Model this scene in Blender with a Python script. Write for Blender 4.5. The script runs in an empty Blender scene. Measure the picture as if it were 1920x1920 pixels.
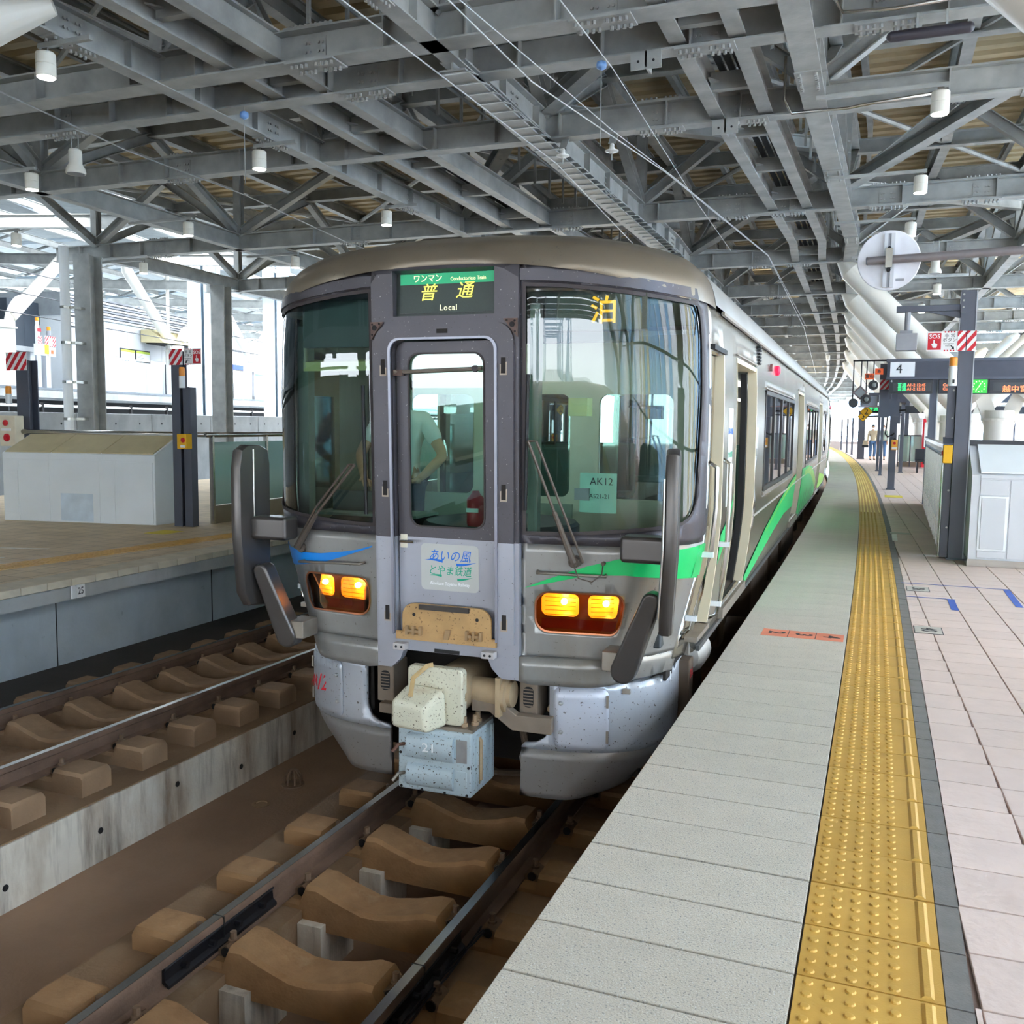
import bpy, bmesh, math, random
from mathutils import Vector, Matrix
from mathutils.geometry import delaunay_2d_cdt
random.seed(7)
SC = bpy.context.scene
COL = SC.collection
PI = math.pi

# ------------------------------------------------------------------ camera
def set_camera():
    yaw, pit, rol = math.radians(21.2777), math.radians(5.4302), math.radians(0.6478)
    cy, sy, cp, sp = math.cos(yaw), math.sin(yaw), math.cos(pit), math.sin(pit)
    fw = Vector((-sy*cp, cy*cp, -sp)); r = Vector((cy, sy, 0)); u = r.cross(fw)
    c, s = math.cos(rol), math.sin(rol)
    R = c*r + s*u; U = -s*r + c*u
    cam = bpy.data.cameras.new('camera'); o = bpy.data.objects.new('camera', cam); COL.objects.link(o)
    cam.sensor_width = 36; cam.sensor_fit = 'HORIZONTAL'
    cam.lens = 1757.43/1920*36
    cam.clip_start = 0.05; cam.clip_end = 2000
    M4 = Matrix((R, U, -fw)).transposed().to_4x4(); M4.translation = (2.4423, -5.0336, 2.5031)
    o.matrix_world = M4
    SC.camera = o
set_camera()

# ------------------------------------------------------------------ world, light, exposure
W = bpy.data.worlds.new('sky'); SC.world = W; W.use_nodes = True
nt = W.node_tree; nt.nodes.clear()
wo = nt.nodes.new('ShaderNodeOutputWorld'); bg = nt.nodes.new('ShaderNodeBackground')
tc = nt.nodes.new('ShaderNodeTexCoord'); sx = nt.nodes.new('ShaderNodeSeparateXYZ')
cr = nt.nodes.new('ShaderNodeValToRGB'); mr = nt.nodes.new('ShaderNodeMapRange')
nt.links.new(tc.outputs['Generated'], sx.inputs[0]); nt.links.new(sx.outputs['Z'], mr.inputs[0])
mr.inputs['From Min'].default_value = -0.15; mr.inputs['From Max'].default_value = 0.6
nt.links.new(mr.outputs[0], cr.inputs[0]); nt.links.new(cr.outputs[0], bg.inputs[0])
e = cr.color_ramp.elements
e[0].position = 0.0; e[0].color = (.42, .42, .41, 1)
e[1].position = 1.0; e[1].color = (.80, .89, 1.0, 1)
k = e.new(.2); k.color = (.84, .92, 1.0, 1)
bg.inputs[1].default_value = 2.0
nt.links.new(bg.outputs[0], wo.inputs[0])
sun = bpy.data.lights.new('sun', 'SUN'); sun.energy = 2.5; sun.angle = math.radians(25); sun.color = (1, .97, .92)
so = bpy.data.objects.new('sun', sun); COL.objects.link(so); so.rotation_euler = (math.radians(48), math.radians(18), 0)

SC.view_settings.view_transform = 'Standard'; SC.view_settings.look = 'None'
SC.view_settings.exposure = 2.95; SC.view_settings.gamma = 1; SC.view_settings.use_curve_mapping = False
cy_ = SC.cycles
cy_.use_denoising = True; cy_.max_bounces = 10; cy_.diffuse_bounces = 6; cy_.glossy_bounces = 4
cy_.transparent_max_bounces = 12; cy_.transmission_bounces = 6
cy_.caustics_reflective = False; cy_.caustics_refractive = False
cy_.sample_clamp_indirect = 8

# ------------------------------------------------------------------ helpers
def lin(v):
    v /= 255.0
    return v/12.92 if v <= .04045 else ((v+.055)/1.055)**2.4
def C(r, g, b): return (lin(r), lin(g), lin(b))

def M(name, col, rough=.6, metal=0., var=.12, vs=4., bump=0., bs=60., rand=0., specks=None, stain=None, stretch=None, joints=None, emit=0., spec=.5, coat=0.):
    m = bpy.data.materials.new(name); m.use_nodes = True; t = m.node_tree; N = t.nodes; L = t.links
    b = N['Principled BSDF']
    b.inputs['Roughness'].default_value = rough; b.inputs['Metallic'].default_value = metal
    b.inputs['Specular IOR Level'].default_value = spec
    if coat: b.inputs['Coat Weight'].default_value = coat; b.inputs['Coat Roughness'].default_value = .08
    co = N.new('ShaderNodeTexCoord'); src = co.outputs['Object']
    if stretch:
        mp = N.new('ShaderNodeMapping'); mp.inputs['Scale'].default_value = stretch; L.new(src, mp.inputs[0]); vsrc = mp.outputs[0]
    else: vsrc = src
    n = N.new('ShaderNodeTexNoise'); n.inputs['Scale'].default_value = vs; n.inputs['Detail'].default_value = 5; L.new(vsrc, n.inputs['Vector'])
    rmp = N.new('ShaderNodeMapRange'); rmp.inputs['From Min'].default_value = .3; rmp.inputs['From Max'].default_value = .7
    L.new(n.outputs['Fac'], rmp.inputs[0])
    mx = N.new('ShaderNodeMix'); mx.data_type = 'RGBA'
    mx.inputs['A'].default_value = tuple(max(0, c*(1-var)) for c in col)+(1,); mx.inputs['B'].default_value = tuple(min(1, c*(1+var)) for c in col)+(1,)
    L.new(rmp.outputs[0], mx.inputs['Factor']); cur = mx.outputs['Result']
    def over(color, fac, k=1.):
        nonlocal cur
        q = N.new('ShaderNodeMix'); q.data_type = 'RGBA'; q.inputs['B'].default_value = tuple(color)+(1,)
        L.new(cur, q.inputs['A'])
        if k != 1.:
            mm = N.new('ShaderNodeMath'); mm.operation = 'MULTIPLY'; mm.inputs[1].default_value = k; L.new(fac, mm.inputs[0]); fac = mm.outputs[0]
        L.new(fac, q.inputs['Factor']); cur = q.outputs['Result']
    if stain:
        for (sc_, scl, lo, hi, kk, stv) in stain:
            s_ = N.new('ShaderNodeTexNoise'); s_.inputs['Scale'].default_value = scl; s_.inputs['Detail'].default_value = 7; s_.inputs['Roughness'].default_value = .62
            v = src
            if stv:
                mp2 = N.new('ShaderNodeMapping'); mp2.inputs['Scale'].default_value = stv; L.new(src, mp2.inputs[0]); v = mp2.outputs[0]
            L.new(v, s_.inputs['Vector'])
            r2 = N.new('ShaderNodeMapRange'); r2.inputs['From Min'].default_value = lo; r2.inputs['From Max'].default_value = hi; L.new(s_.outputs['Fac'], r2.inputs[0])
            over(sc_, r2.outputs[0], kk)
    if specks:
        for (sc_, scl, lo, hi) in specks:
            s_ = N.new('ShaderNodeTexNoise'); s_.inputs['Scale'].default_value = scl; s_.inputs['Detail'].default_value = 2; L.new(src, s_.inputs['Vector'])
            r2 = N.new('ShaderNodeMapRange'); r2.inputs['From Min'].default_value = lo; r2.inputs['From Max'].default_value = hi; L.new(s_.outputs['Fac'], r2.inputs[0])
            over(sc_, r2.outputs[0])
    if joints:  # (axis, period, width, colour): joint lines far off, along one axis
        for (ax, per, wd, jc) in joints:
            sp_ = N.new('ShaderNodeSeparateXYZ'); L.new(src, sp_.inputs[0])
            md = N.new('ShaderNodeMath'); md.operation = 'PINGPONG'; md.inputs[1].default_value = per/2; L.new(sp_.outputs[ax], md.inputs[0])
            lt = N.new('ShaderNodeMath'); lt.operation = 'LESS_THAN'; lt.inputs[1].default_value = wd/2; L.new(md.outputs[0], lt.inputs[0])
            over(jc, lt.outputs[0])
    if rand:
        oi = N.new('ShaderNodeObjectInfo'); hs = N.new('ShaderNodeHueSaturation'); r3 = N.new('ShaderNodeMapRange')
        r3.inputs['To Min'].default_value = 1-rand; r3.inputs['To Max'].default_value = 1+rand
        L.new(oi.outputs['Random'], r3.inputs[0]); L.new(r3.outputs[0], hs.inputs['Value']); L.new(cur, hs.inputs['Color']); cur = hs.outputs[0]
    L.new(cur, b.inputs['Base Color'])
    if bump:
        nb = N.new('ShaderNodeTexNoise'); nb.inputs['Scale'].default_value = bs; nb.inputs['Detail'].default_value = 4; L.new(vsrc, nb.inputs['Vector'])
        bp = N.new('ShaderNodeBump'); bp.inputs['Strength'].default_value = bump; bp.inputs['Distance'].default_value = .01
        L.new(nb.outputs['Fac'], bp.inputs['Height']); L.new(bp.outputs[0], b.inputs['Normal'])
    if emit:
        b.inputs['Emission Color'].default_value = tuple(col)+(1,); b.inputs['Emission Strength'].default_value = emit
    return m

def glass(name, tint, refl=1., rough=0.02, haze=0., hazecol=(.8, .85, .85)):
    m = bpy.data.materials.new(name); m.use_nodes = True; t = m.node_tree; N = t.nodes; L = t.links; N.clear()
    o = N.new('ShaderNodeOutputMaterial'); tr = N.new('ShaderNodeBsdfTransparent'); gl = N.new('ShaderNodeBsdfGlossy')
    tr.inputs[0].default_value = tuple(tint)+(1,); gl.inputs['Roughness'].default_value = rough
    fr = N.new('ShaderNodeFresnel'); fr.inputs[0].default_value = 1.5
    mu = N.new('ShaderNodeMath'); mu.operation = 'MULTIPLY'; mu.use_clamp = True; mu.inputs[1].default_value = refl; L.new(fr.outputs[0], mu.inputs[0])
    base = tr.outputs[0]
    if haze:
        df = N.new('ShaderNodeBsdfDiffuse'); df.inputs[0].default_value = tuple(hazecol)+(1,)
        h = N.new('ShaderNodeMixShader'); h.inputs[0].default_value = haze; L.new(base, h.inputs[1]); L.new(df.outputs[0], h.inputs[2]); base = h.outputs[0]
    mx = N.new('ShaderNodeMixShader'); L.new(mu.outputs[0], mx.inputs[0]); L.new(base, mx.inputs[1]); L.new(gl.outputs[0], mx.inputs[2])
    L.new(mx.outputs[0], o.inputs[0])
    return m

NRM = {}
def set_normals(me):
    N = NRM[me.name]; acc = 0.
    for p in me.polygons: acc += p.normal.dot(N[p.vertices[0]])*p.area
    me.polygons.foreach_set('use_smooth', [True]*len(me.polygons))
    me.normals_split_custom_set_from_vertices([n if acc > 0 else -n for n in N])
class MB:
    n = None
    def __init__(s): s.v = []; s.f = []
    def add(s, vs, fs):
        o = len(s.v); s.v += [tuple(v) for v in vs]; s.f += [tuple(i+o for i in f) for f in fs]; return s
    def box(s, x0, x1, y0, y1, z0, z1):
        return s.add([(x0,y0,z0),(x1,y0,z0),(x1,y1,z0),(x0,y1,z0),(x0,y0,z1),(x1,y0,z1),(x1,y1,z1),(x0,y1,z1)],
                     [(0,3,2,1),(4,5,6,7),(0,1,5,4),(1,2,6,5),(2,3,7,6),(3,0,4,7)])
    def cbox(s, c, sx_, sy_, sz_): return s.box(c[0]-sx_/2, c[0]+sx_/2, c[1]-sy_/2, c[1]+sy_/2, c[2]-sz_/2, c[2]+sz_/2)
    def obox(s, o, ax, ay, az):  # corner + three edge vectors
        o, ax, ay, az = Vector(o), Vector(ax), Vector(ay), Vector(az)
        P = [o, o+ax, o+ax+ay, o+ay]; P += [p+az for p in P]
        return s.add(P, [(0,3,2,1),(4,5,6,7),(0,1,5,4),(1,2,6,5),(2,3,7,6),(3,0,4,7)])
    def prism(s, pts, d):  # pts: list of 3d points (planar polygon), d: extrusion vector
        n = len(pts); d = Vector(d); A = [Vector(p) for p in pts]
        return s.add(A+[p+d for p in A], [tuple(range(n))[::-1], tuple(range(n, 2*n))]+[(i, (i+1) % n, n+(i+1) % n, n+i) for i in range(n)])
    def frame(s, p, q, up=(0,0,1)):
        d = (Vector(q)-Vector(p)).normalized(); u = Vector(up)
        if abs(d.dot(u)) > .98: u = Vector((1,0,0)) if abs(d.x) < .9 else Vector((0,1,0))
        r = d.cross(u).normalized(); u = r.cross(d).normalized(); return d, r, u
    def sweep(s, prof, pts, closed=True, cap=True, up=(0,0,1)):  # prof: (side, up) pairs
        n = len(prof); P = [Vector(p) for p in pts]; vs = []
        for i, p in enumerate(P):
            a = P[max(i-1, 0)]; b = P[min(i+1, len(P)-1)]
            d, r, u = s.frame(a, b, up)
            vs += [p+r*x+u*y for x, y in prof]
        fs = []
        for i in range(len(P)-1):
            for j in range(n if closed else n-1):
                k2 = (j+1) % n; fs.append((i*n+j, i*n+k2, (i+1)*n+k2, (i+1)*n+j))
        if cap and closed: fs += [tuple(range(n)), tuple(range((len(P)-1)*n, len(P)*n))[::-1]]
        return s.add(vs, fs)
    def tube(s, pts, r, n=8, r2=None):
        P = [Vector(p) for p in pts]; vs = []
        m_ = len(P)
        for i, p in enumerate(P):
            a = P[max(i-1, 0)]; b = P[min(i+1, m_-1)]; d, rr, u = s.frame(a, b)
            rad = r if r2 is None else r+(r2-r)*i/(m_-1)
            vs += [p+(rr*math.cos(2*PI*j/n)+u*math.sin(2*PI*j/n))*rad for j in range(n)]
        fs = [(i*n+j, i*n+(j+1) % n, (i+1)*n+(j+1) % n, (i+1)*n+j) for i in range(m_-1) for j in range(n)]
        fs += [tuple(range(n)), tuple(range((m_-1)*n, m_*n))[::-1]]
        return s.add(vs, fs)
    def lathe(s, c, prof, n=16, ax='z', arc=1.0):  # prof: (radius, height) pairs
        c = Vector(c); vs = []
        for r, h in prof:
            for j in range(n):
                a = 2*PI*j/n; x, y = r*math.cos(a), r*math.sin(a)
                vs.append(c+(Vector((x, y, h)) if ax == 'z' else Vector((x, h, y)) if ax == 'y' else Vector((h, x, y))))
        m_ = len(prof); fs = [(i*n+j, i*n+(j+1) % n, (i+1)*n+(j+1) % n, (i+1)*n+j) for i in range(m_-1) for j in range(n)]
        fs += [tuple(range(n))[::-1], tuple(range((m_-1)*n, m_*n))]
        return s.add(vs, fs)
    def hbeam(s, p, q, w=.2, h=.3, t=.02, up=(0,0,1)):
        W2, H2 = w/2, h/2; tw = t*.6
        prof = [(-W2,-H2),(W2,-H2),(W2,-H2+t),(tw,-H2+t),(tw,H2-t),(W2,H2-t),(W2,H2),(-W2,H2),(-W2,H2-t),(-tw,H2-t),(-tw,-H2+t),(-W2,-H2+t)]
        return s.sweep(prof, [p, q], up=up)
    def mesh(s, name, smooth=False, merge=0):
        me = bpy.data.meshes.new(name); me.from_pydata(s.v, [], s.f)
        b = bmesh.new(); b.from_mesh(me)
        if merge: bmesh.ops.remove_doubles(b, verts=b.verts, dist=merge)
        bmesh.ops.recalc_face_normals(b, faces=b.faces); b.to_mesh(me); b.free()
        if smooth:
            me.polygons.foreach_set('use_smooth', [True]*len(me.polygons))
            if smooth is not True: me.set_sharp_from_angle(angle=math.radians(smooth))
        return me
    def build(s, name, mat, parent=None, smooth=False, bevel=0, merge=0, seg=2):
        if parent is not None and '_loc' in parent:
            l = Vector(parent['_loc'][:]); a = -parent['_rz']; c_, s_ = math.cos(a), math.sin(a)
            s.v = [((x-l.x)*c_-(y-l.y)*s_, (x-l.x)*s_+(y-l.y)*c_, z-l.z) for x, y, z in s.v]
        if parent is not None and '_off' in parent:
            l = parent['_off']; s.v = [(x-l[0], y-l[1], z-l[2]) for x, y, z in s.v]
        me = s.mesh(name, smooth, merge)
        if s.n and smooth: NRM[me.name] = s.n; set_normals(me)
        if mat: me.materials.append(mat)
        o = bpy.data.objects.new(name, me); COL.objects.link(o)
        if parent is not None: o.parent = parent
        if bevel:
            md = o.modifiers.new('bevel', 'BEVEL'); md.width = bevel; md.segments = seg; md.limit_method = 'ANGLE'; md.angle_limit = math.radians(35)
            me.polygons.foreach_set('use_smooth', [True]*len(me.polygons)); md.harden_normals = True
        return o

def tag(o, label=None, cat=None, group=None, kind=None):
    if label: o['label'] = label
    if cat: o['category'] = cat
    if group: o['group'] = group
    if kind: o['kind'] = kind
    return o
def thing(name, label, cat, loc=(0,0,0), rz=0., group=None, world=True):
    # an Empty at the thing's base; with world=True its parts are written in world coordinates
    o = bpy.data.objects.new(name, None); COL.objects.link(o); o.empty_display_size = .1
    o.location = loc; o.rotation_euler = (0, 0, rz)
    tag(o, label, cat, group)
    if world: o['_loc'] = list(loc); o['_rz'] = rz
    return o
def setting(name, loc=(0,0,0)):
    o = bpy.data.objects.new(name, None); COL.objects.link(o); o.location = loc; o['kind'] = 'structure'; return o
def inst(src, parent, loc, rz=0., name=None):
    c = src.copy(); COL.objects.link(c); c.parent = parent; c.location = loc; c.rotation_euler = (0, 0, rz)
    if name: c.name = name
    return c
def dup(root, loc, rz, label=None, group=None):
    r = root.copy(); COL.objects.link(r); r.location = loc; r.rotation_euler = (0, 0, rz)
    if label: r['label'] = label
    if group: r['group'] = group
    for ch in list(root.children):
        c = ch.copy(); COL.objects.link(c); c.parent = r
        for g in list(ch.children):
            d = g.copy(); COL.objects.link(d); d.parent = c
    return r
_txt = {}
def text(body, mat, parent, origin, right, up, size, name='lettering', shear=0., depth=.002, bold=0., align='CENTER', sx_=1., space=1.):
    # flat lettering: text laid on the plane (right, up), centred at origin
    cu = bpy.data.curves.new('t', 'FONT'); cu.body = body; cu.size = 1; cu.align_x = align; cu.align_y = 'CENTER'
    cu.shear = shear; cu.resolution_u = 2; cu.offset = bold; cu.space_character = space; cu.extrude = depth/size/2
    to = bpy.data.objects.new('t', cu); COL.objects.link(to)
    me0 = to.to_mesh(); vs = [v.co.copy() for v in me0.vertices]; fs = [tuple(p.vertices) for p in me0.polygons]; to.to_mesh_clear()
    bpy.data.objects.remove(to); bpy.data.curves.remove(cu)
    r = Vector(right).normalized(); u = Vector(up).normalized(); n = r.cross(u); o = Vector(origin)
    mb = MB(); mb.add([o+r*(v.x*size*sx_)+u*(v.y*size)+n*(v.z*size) for v in vs], fs)
    return mb.build(name, mat, parent)
def rrect(x0, x1, z0, z1, r, n=5):
    P = []
    for cx, cz, a0 in ((x1-r, z1-r, 0), (x0+r, z1-r, 90), (x0+r, z0+r, 180), (x1-r, z0+r, 270)):
        for i in range(n+1):
            a = math.radians(a0+90*i/n); P.append((cx+r*math.cos(a), cz+r*math.sin(a)))
    return P
def inside(p, poly):
    x, y = p; c = False; j = len(poly)-1
    for i in range(len(poly)):
        xi, yi = poly[i]; xj, yj = poly[j]
        if (yi > y) != (yj > y) and x < (xj-xi)*(y-yi)/(yj-yi)+xi: c = not c
        j = i
    return c
def panel(outer, holes, fmap, step, thick=0., refine=None):
    # a sheet with holes laid out in (s, z) and bent by fmap; returns an MB
    def dens(poly):
        out = []
        for i in range(len(poly)):
            a, b = Vector(poly[i]), Vector(poly[(i+1) % len(poly)]); n = max(1, int((b-a).length/step))
            out += [a.lerp(b, t/n) for t in range(n)]
        return [tuple(p) for p in out]
    loops = [dens(outer)]+[dens(h) for h in holes]
    V = []; Ed = []
    for lp in loops:
        o = len(V); V += lp; Ed += [(o+i, o+(i+1) % len(lp)) for i in range(len(lp))]
    xs = [p[0] for p in loops[0]]; zs = [p[1] for p in loops[0]]
    x = min(xs)+step*.5
    while x < max(xs):
        z = min(zs)+step*.5
        while z < max(zs):
            if inside((x, z), loops[0]) and not any(inside((x, z), h) for h in loops[1:]): V.append((x+random.uniform(-.05, .05)*step, z))
            z += step
        x += step
    r = delaunay_2d_cdt([Vector(v) for v in V], Ed, [], 0, 1e-5)
    vs, fs = r[0], r[2]; mb = MB(); F = []
    for f in fs:
        c_ = sum((vs[i] for i in f), Vector((0, 0)))/len(f)
        if inside(c_, loops[0]) and not any(inside(c_, h) for h in loops[1:]): F.append(tuple(f))
    mb.add([fmap(v.x, v.y) for v in vs], F)
    mb.n = []
    for v in vs:  # normals straight from the bent surface keep reflections smooth
        a = Vector(fmap(v.x+.004, v.y))-Vector(fmap(v.x-.004, v.y)); b = Vector(fmap(v.x, v.y+.004))-Vector(fmap(v.x, v.y-.004)); mb.n.append(a.cross(b).normalized())
    return mb
def solid(o, t, face=(0, -1, 0)):
    # turn the sheet so that its faces look along face, then thicken it the other way
    me = o.data; n = Vector(face); acc = sum(p.normal.dot(n)*p.area for p in me.polygons)
    if acc < 0:
        me.flip_normals()
        if me.name in NRM: set_normals(me)
    md = o.modifiers.new('solid', 'SOLIDIFY'); md.thickness = t; md.offset = -1; return o
# track and platform follow a slow curve to the left
KC = .001428
def cx(y): return -.5*KC*y*y
def ca(y): return KC*y
def crv(xo, y, z=0.):
    a = ca(y); return (cx(y)+xo*math.cos(a), y+xo*math.sin(a), z)
# ------------------------------------------------------------------ materials
steel = M('galvanised_steel', C(166,168,165), .5, .12, .2, 3, .15, 30, stain=[(C(124,126,126),1.2,.5,.75,.6,None)])
steel_far = M('galvanised_steel_skylit', C(186,200,210), .5, .15, .12, 2)  # galvanised steel with the blue cast of skylight mixed into its colour
bolt_m = M('bolt_steel', C(175,175,172), .4, .5, .1, 20)
deck_m = M('tan_roof_deck', C(196,178,142), .7, 0, .12, 1.5, stain=[(C(150,132,100),.8,.5,.8,.6,None)])
dark_m = M('dark_gap', C(28,28,30), .8)
white_tube = M('white_column_paint', C(232,228,218), .4, 0, .05, 2)
lamp_body = M('lamp_cream', C(238,234,222), .4, 0, .04, 5)
lamp_glow = M('lamp_glow', (1,.96,.88), .5, emit=6)
conc = M('concrete_light', C(180,182,182), .85, 0, .1, 2.5, .25, 40, stain=[(C(130,135,140),1.3,.48,.75,.6,(1,1,.5)),(C(95,95,92),5,.62,.8,.5,None)])
conc_wall = M('concrete_blue_grey', C(182,190,196), .85, 0, .12, 1.5, .2, 30, stain=[(C(146,154,160),.9,.45,.75,.7,(1,1,.6)),(C(90,94,98),9,.66,.8,.6,None)])
rust_slab = M('rust_stained_slab', C(146,118,90), .9, 0, .2, 1.3, .4, 50, stain=[(C(112,86,64),.8,.45,.7,.8,None),(C(180,160,135),2.2,.58,.8,.55,None)])
gutter_m = M('brown_gutter_floor', C(160,130,106), .9, 0, .18, .8, .35, 40, stain=[(C(126,98,76),.6,.45,.75,.8,None),(C(150,128,108),6,.7,.85,.4,None)])
kerb_m = M('limed_concrete_kerb', C(222,214,200), .9, 0, .12, 3, .3, 50, stain=[(C(150,122,92),1.4,.46,.68,.9,(1.2,1.2,.35)),(C(96,76,58),7,.5,.72,.75,(1,1,.12)),(C(235,232,225),2.5,.58,.75,.5,(1,1,.4))])
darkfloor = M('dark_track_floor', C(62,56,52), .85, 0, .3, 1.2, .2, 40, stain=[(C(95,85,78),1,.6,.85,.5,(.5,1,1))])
sleeper_m = M('rusty_sleeper_concrete', C(166,128,90), .9, 0, .2, 3, .35, 60, rand=.08, stain=[(C(128,92,60),2.2,.5,.72,.85,None),(C(188,162,128),6,.6,.8,.55,None)])
sleeper_g = M('grey_sleeper_end', C(120,118,112), .9, 0, .15, 6, .3, 60)
sleeper_b = M('brown_sleeper_concrete', C(156,126,98), .9, 0, .18, 3, .35, 60, rand=.06, stain=[(C(122,96,72),2.2,.5,.72,.8,None)])
rail_rust = M('rusty_rail', C(128,102,86), .75, .2, .2, 5, .25, 60, stain=[(C(70,55,48),2,.45,.7,.8,(1,.2,1))])
rail_top = M('polished_rail_head', C(150,150,150), .22, 1., .1, 6)
rail_black = M('greased_rail_joint', C(34,33,38), .5, .5, .2, 8)
clip_m = M('dusty_rail_clip', C(128,104,84), .8, .2, .2, 12)
black_m = M('black_rubber', C(24,24,26), .6)
edge_t = M('grey_edge_slab', C(206,197,182), .85, 0, .05, 6, .35, 160, rand=.03, specks=[(C(150,148,142),140,.58,.68),(C(225,224,220),180,.6,.7)])
edge_far = M('grey_edge_slab_far', C(198,191,178), .85, 0, .08, 2, joints=[('Y',.3,.012,C(110,110,105))])
tact = M('yellow_tactile_tile', C(214,168,80), .55, 0, .08, 6, .1, 120, rand=.05, stain=[(C(184,136,52),3,.5,.75,.6,None)])
tact_far = M('yellow_tactile_far', C(212,168,84), .6, 0, .06, 3, joints=[('Y',.3,.012,C(150,110,40))])
tact_hi = M('pale_yellow_ridge', C(250,222,120), .5, 0, .05, 6)
band_m = M('dark_grey_border_stone', C(128,124,120), .8, 0, .12, 12, .2, 120)
pink_t = M('pink_paving_tile', C(226,204,194), .7, 0, .05, 5, .5, 22, rand=.035, stain=[(C(205,182,170),2,.55,.8,.5,None)])
grout = M('dark_grout', C(140,120,112), .9)
beige_t = M('beige_paving', C(224,204,172), .75, 0, .1, 1.5, .1, 30, joints=[('X',.3,.008,C(140,120,96)),('Y',.3,.008,C(140,120,96))], stain=[(C(160,138,108),1,.5,.8,.6,None)])
beige_edge = M('beige_edge_slab', C(216,206,186), .85, 0, .1, 5, .2, 90, rand=.05)
post_m = M('slate_grey_paint', C(86,90,102), .4, .1, .05, 3)
post_edge = M('light_edge_paint', C(178,182,190), .4, .1, .03, 3)
white_p = M('white_panel_paint', C(236,240,242), .45, 0, .03, 2)
white_b = M('white_bright_panel', C(206,209,214), .45, 0, .03, 2)
cream_top = M('cream_sloped_top', C(206,192,150), .6, 0, .06, 4)
stain_st = M('stainless_steel', C(190,188,182), .22, 1., .08, 3, stretch=(1,1,8))
brown_st = M('brown_tinted_steel', C(150,138,122), .35, .8, .1, 4)
red_m = M('safety_red', C(206,26,44), .45, 0, .03, 5)
white_s = M('sign_white', C(240,240,240), .5, 0, .02, 5)
yellow_m = M('signal_yellow', C(246,186,24), .5, 0, .04, 5)
orange_m = M('orange_lamp', C(240,150,40), .35, 0, .06, 8)
orange_s = M('orange_sign', C(244,96,36), .5)
cream_box = M('cream_box_paint', C(230,220,196), .5)
grey_box = M('grey_box_paint', C(150,152,158), .5)
sky_glass = glass('clear_fence_glass', (.78,.93,.89), .8, .05, .55, C(196,232,222))
frost_m = M('frosted_wall_glass', C(226,238,250), .5)
ink = M('black_ink', C(36,36,40), .6)
led_dark = M('led_board_black', C(44,46,52), .35, 0, .05, 60)
led_or = M('led_orange', (1,.22,.08), .5, emit=0.211)
led_gr = M('led_green', (.05,.95,.25), .5, emit=0.172)
blue_s = M('blue_sign', C(24,78,196), .5)
def translucent(name, col, fac=.6):
    m = bpy.data.materials.new(name); m.use_nodes = True; t = m.node_tree; N = t.nodes; N.clear()
    o = N.new('ShaderNodeOutputMaterial'); d = N.new('ShaderNodeBsdfDiffuse'); tr = N.new('ShaderNodeBsdfTranslucent'); mx = N.new('ShaderNodeMixShader')
    d.inputs[0].default_value = tuple(col)+(1,); tr.inputs[0].default_value = tuple(col)+(1,); mx.inputs[0].default_value = fac
    t.links.new(d.outputs[0], mx.inputs[1]); t.links.new(tr.outputs[0], mx.inputs[2]); t.links.new(mx.outputs[0], o.inputs[0]); return m
frost2 = translucent('pale_blue_wall_panel', (.55,.72,.86), .8); frost3 = translucent('cream_wall_panel', (.86,.80,.62), .75)
frost = translucent('translucent_wall_panel', (.94,.96,.98), .8)
# ------------------------------------------------------------------ platform on the right
PZ = .915
plat = setting('platform')
def strip(x0, x1, y0, y1, z0, z1, n=None):
    # a slab between two offsets that follows the curve
    n = n or max(1, int((y1-y0)/3)); mb = MB(); vs = []; fs = []
    for i in range(n+1):
        y = y0+(y1-y0)*i/n
        vs += [crv(x0, y, z0), crv(x1, y, z0), crv(x1, y, z1), crv(x0, y, z1)]
    for i in range(n):
        a = i*4; b = a+4
        fs += [(a, a+1, b+1, b), (a+1, a+2, b+2, b+1), (a+2, a+3, b+3, b+2), (a+3, a, b, b+3)]
    fs += [(0,1,2,3), (n*4, n*4+3, n*4+2, n*4+1)]
    return mb.add(vs, fs)
XE = 1.487; XS = 2.2895; XB = 2.6895; XP = 2.76
strip(1.62, 12, -70, 102, -.9, PZ-.13).build('platform_core', conc_wall, plat)
strip(XE+.02, 12, -70, 102, PZ-.13, PZ-.055).build('platform_slab', conc, plat)
strip(XP-.03, 12, -70, 102, PZ-.055, PZ-.012).build('tile_bed', grout, plat)
strip(XE+.012, XP, -4.9, 17, PZ-.06, PZ-.009, 12).build('joint_bed', M('joint_mortar', C(92,88,86), .9), plat)
J0 = -1.706
Y0T, NT = J0-.3*11, 62
# near paving: every tile is an object; they share meshes
et = MB().box(XE-XS, -.004, -.147, .147, -.055, 0)  # local x runs from the edge to the strip
e0 = et.build('edge_tile', edge_t, plat, bevel=.004, seg=1)
def tact_mesh():
    mb = MB().box(.003, .397, -.147, .147, -.04, 0)
    for i in range(5):
        for j in range(5):
            px, py = .036+.058*i, -.12+.06*j
            mb.lathe((px, py, 0), [(.0165, -.001), (.0125, .0045), (.0085, .005)], 10)
    mb.add([(.335,-.138,0),(.372,-.138,0),(.372,.138,0),(.335,.138,0),(.345,-.132,.006),(.362,-.132,.006),(.362,.132,.006),(.345,.132,.006)],
           [(4,5,6,7),(0,1,5,4),(1,2,6,5),(2,3,7,6),(3,0,4,7)])
    return mb
t0 = tact_mesh().build('tactile_tile', tact, plat)
b0 = MB().box(0, XP-XB, -.147, .147, -.05, -.002).build('border_stone', band_m, plat)
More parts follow.
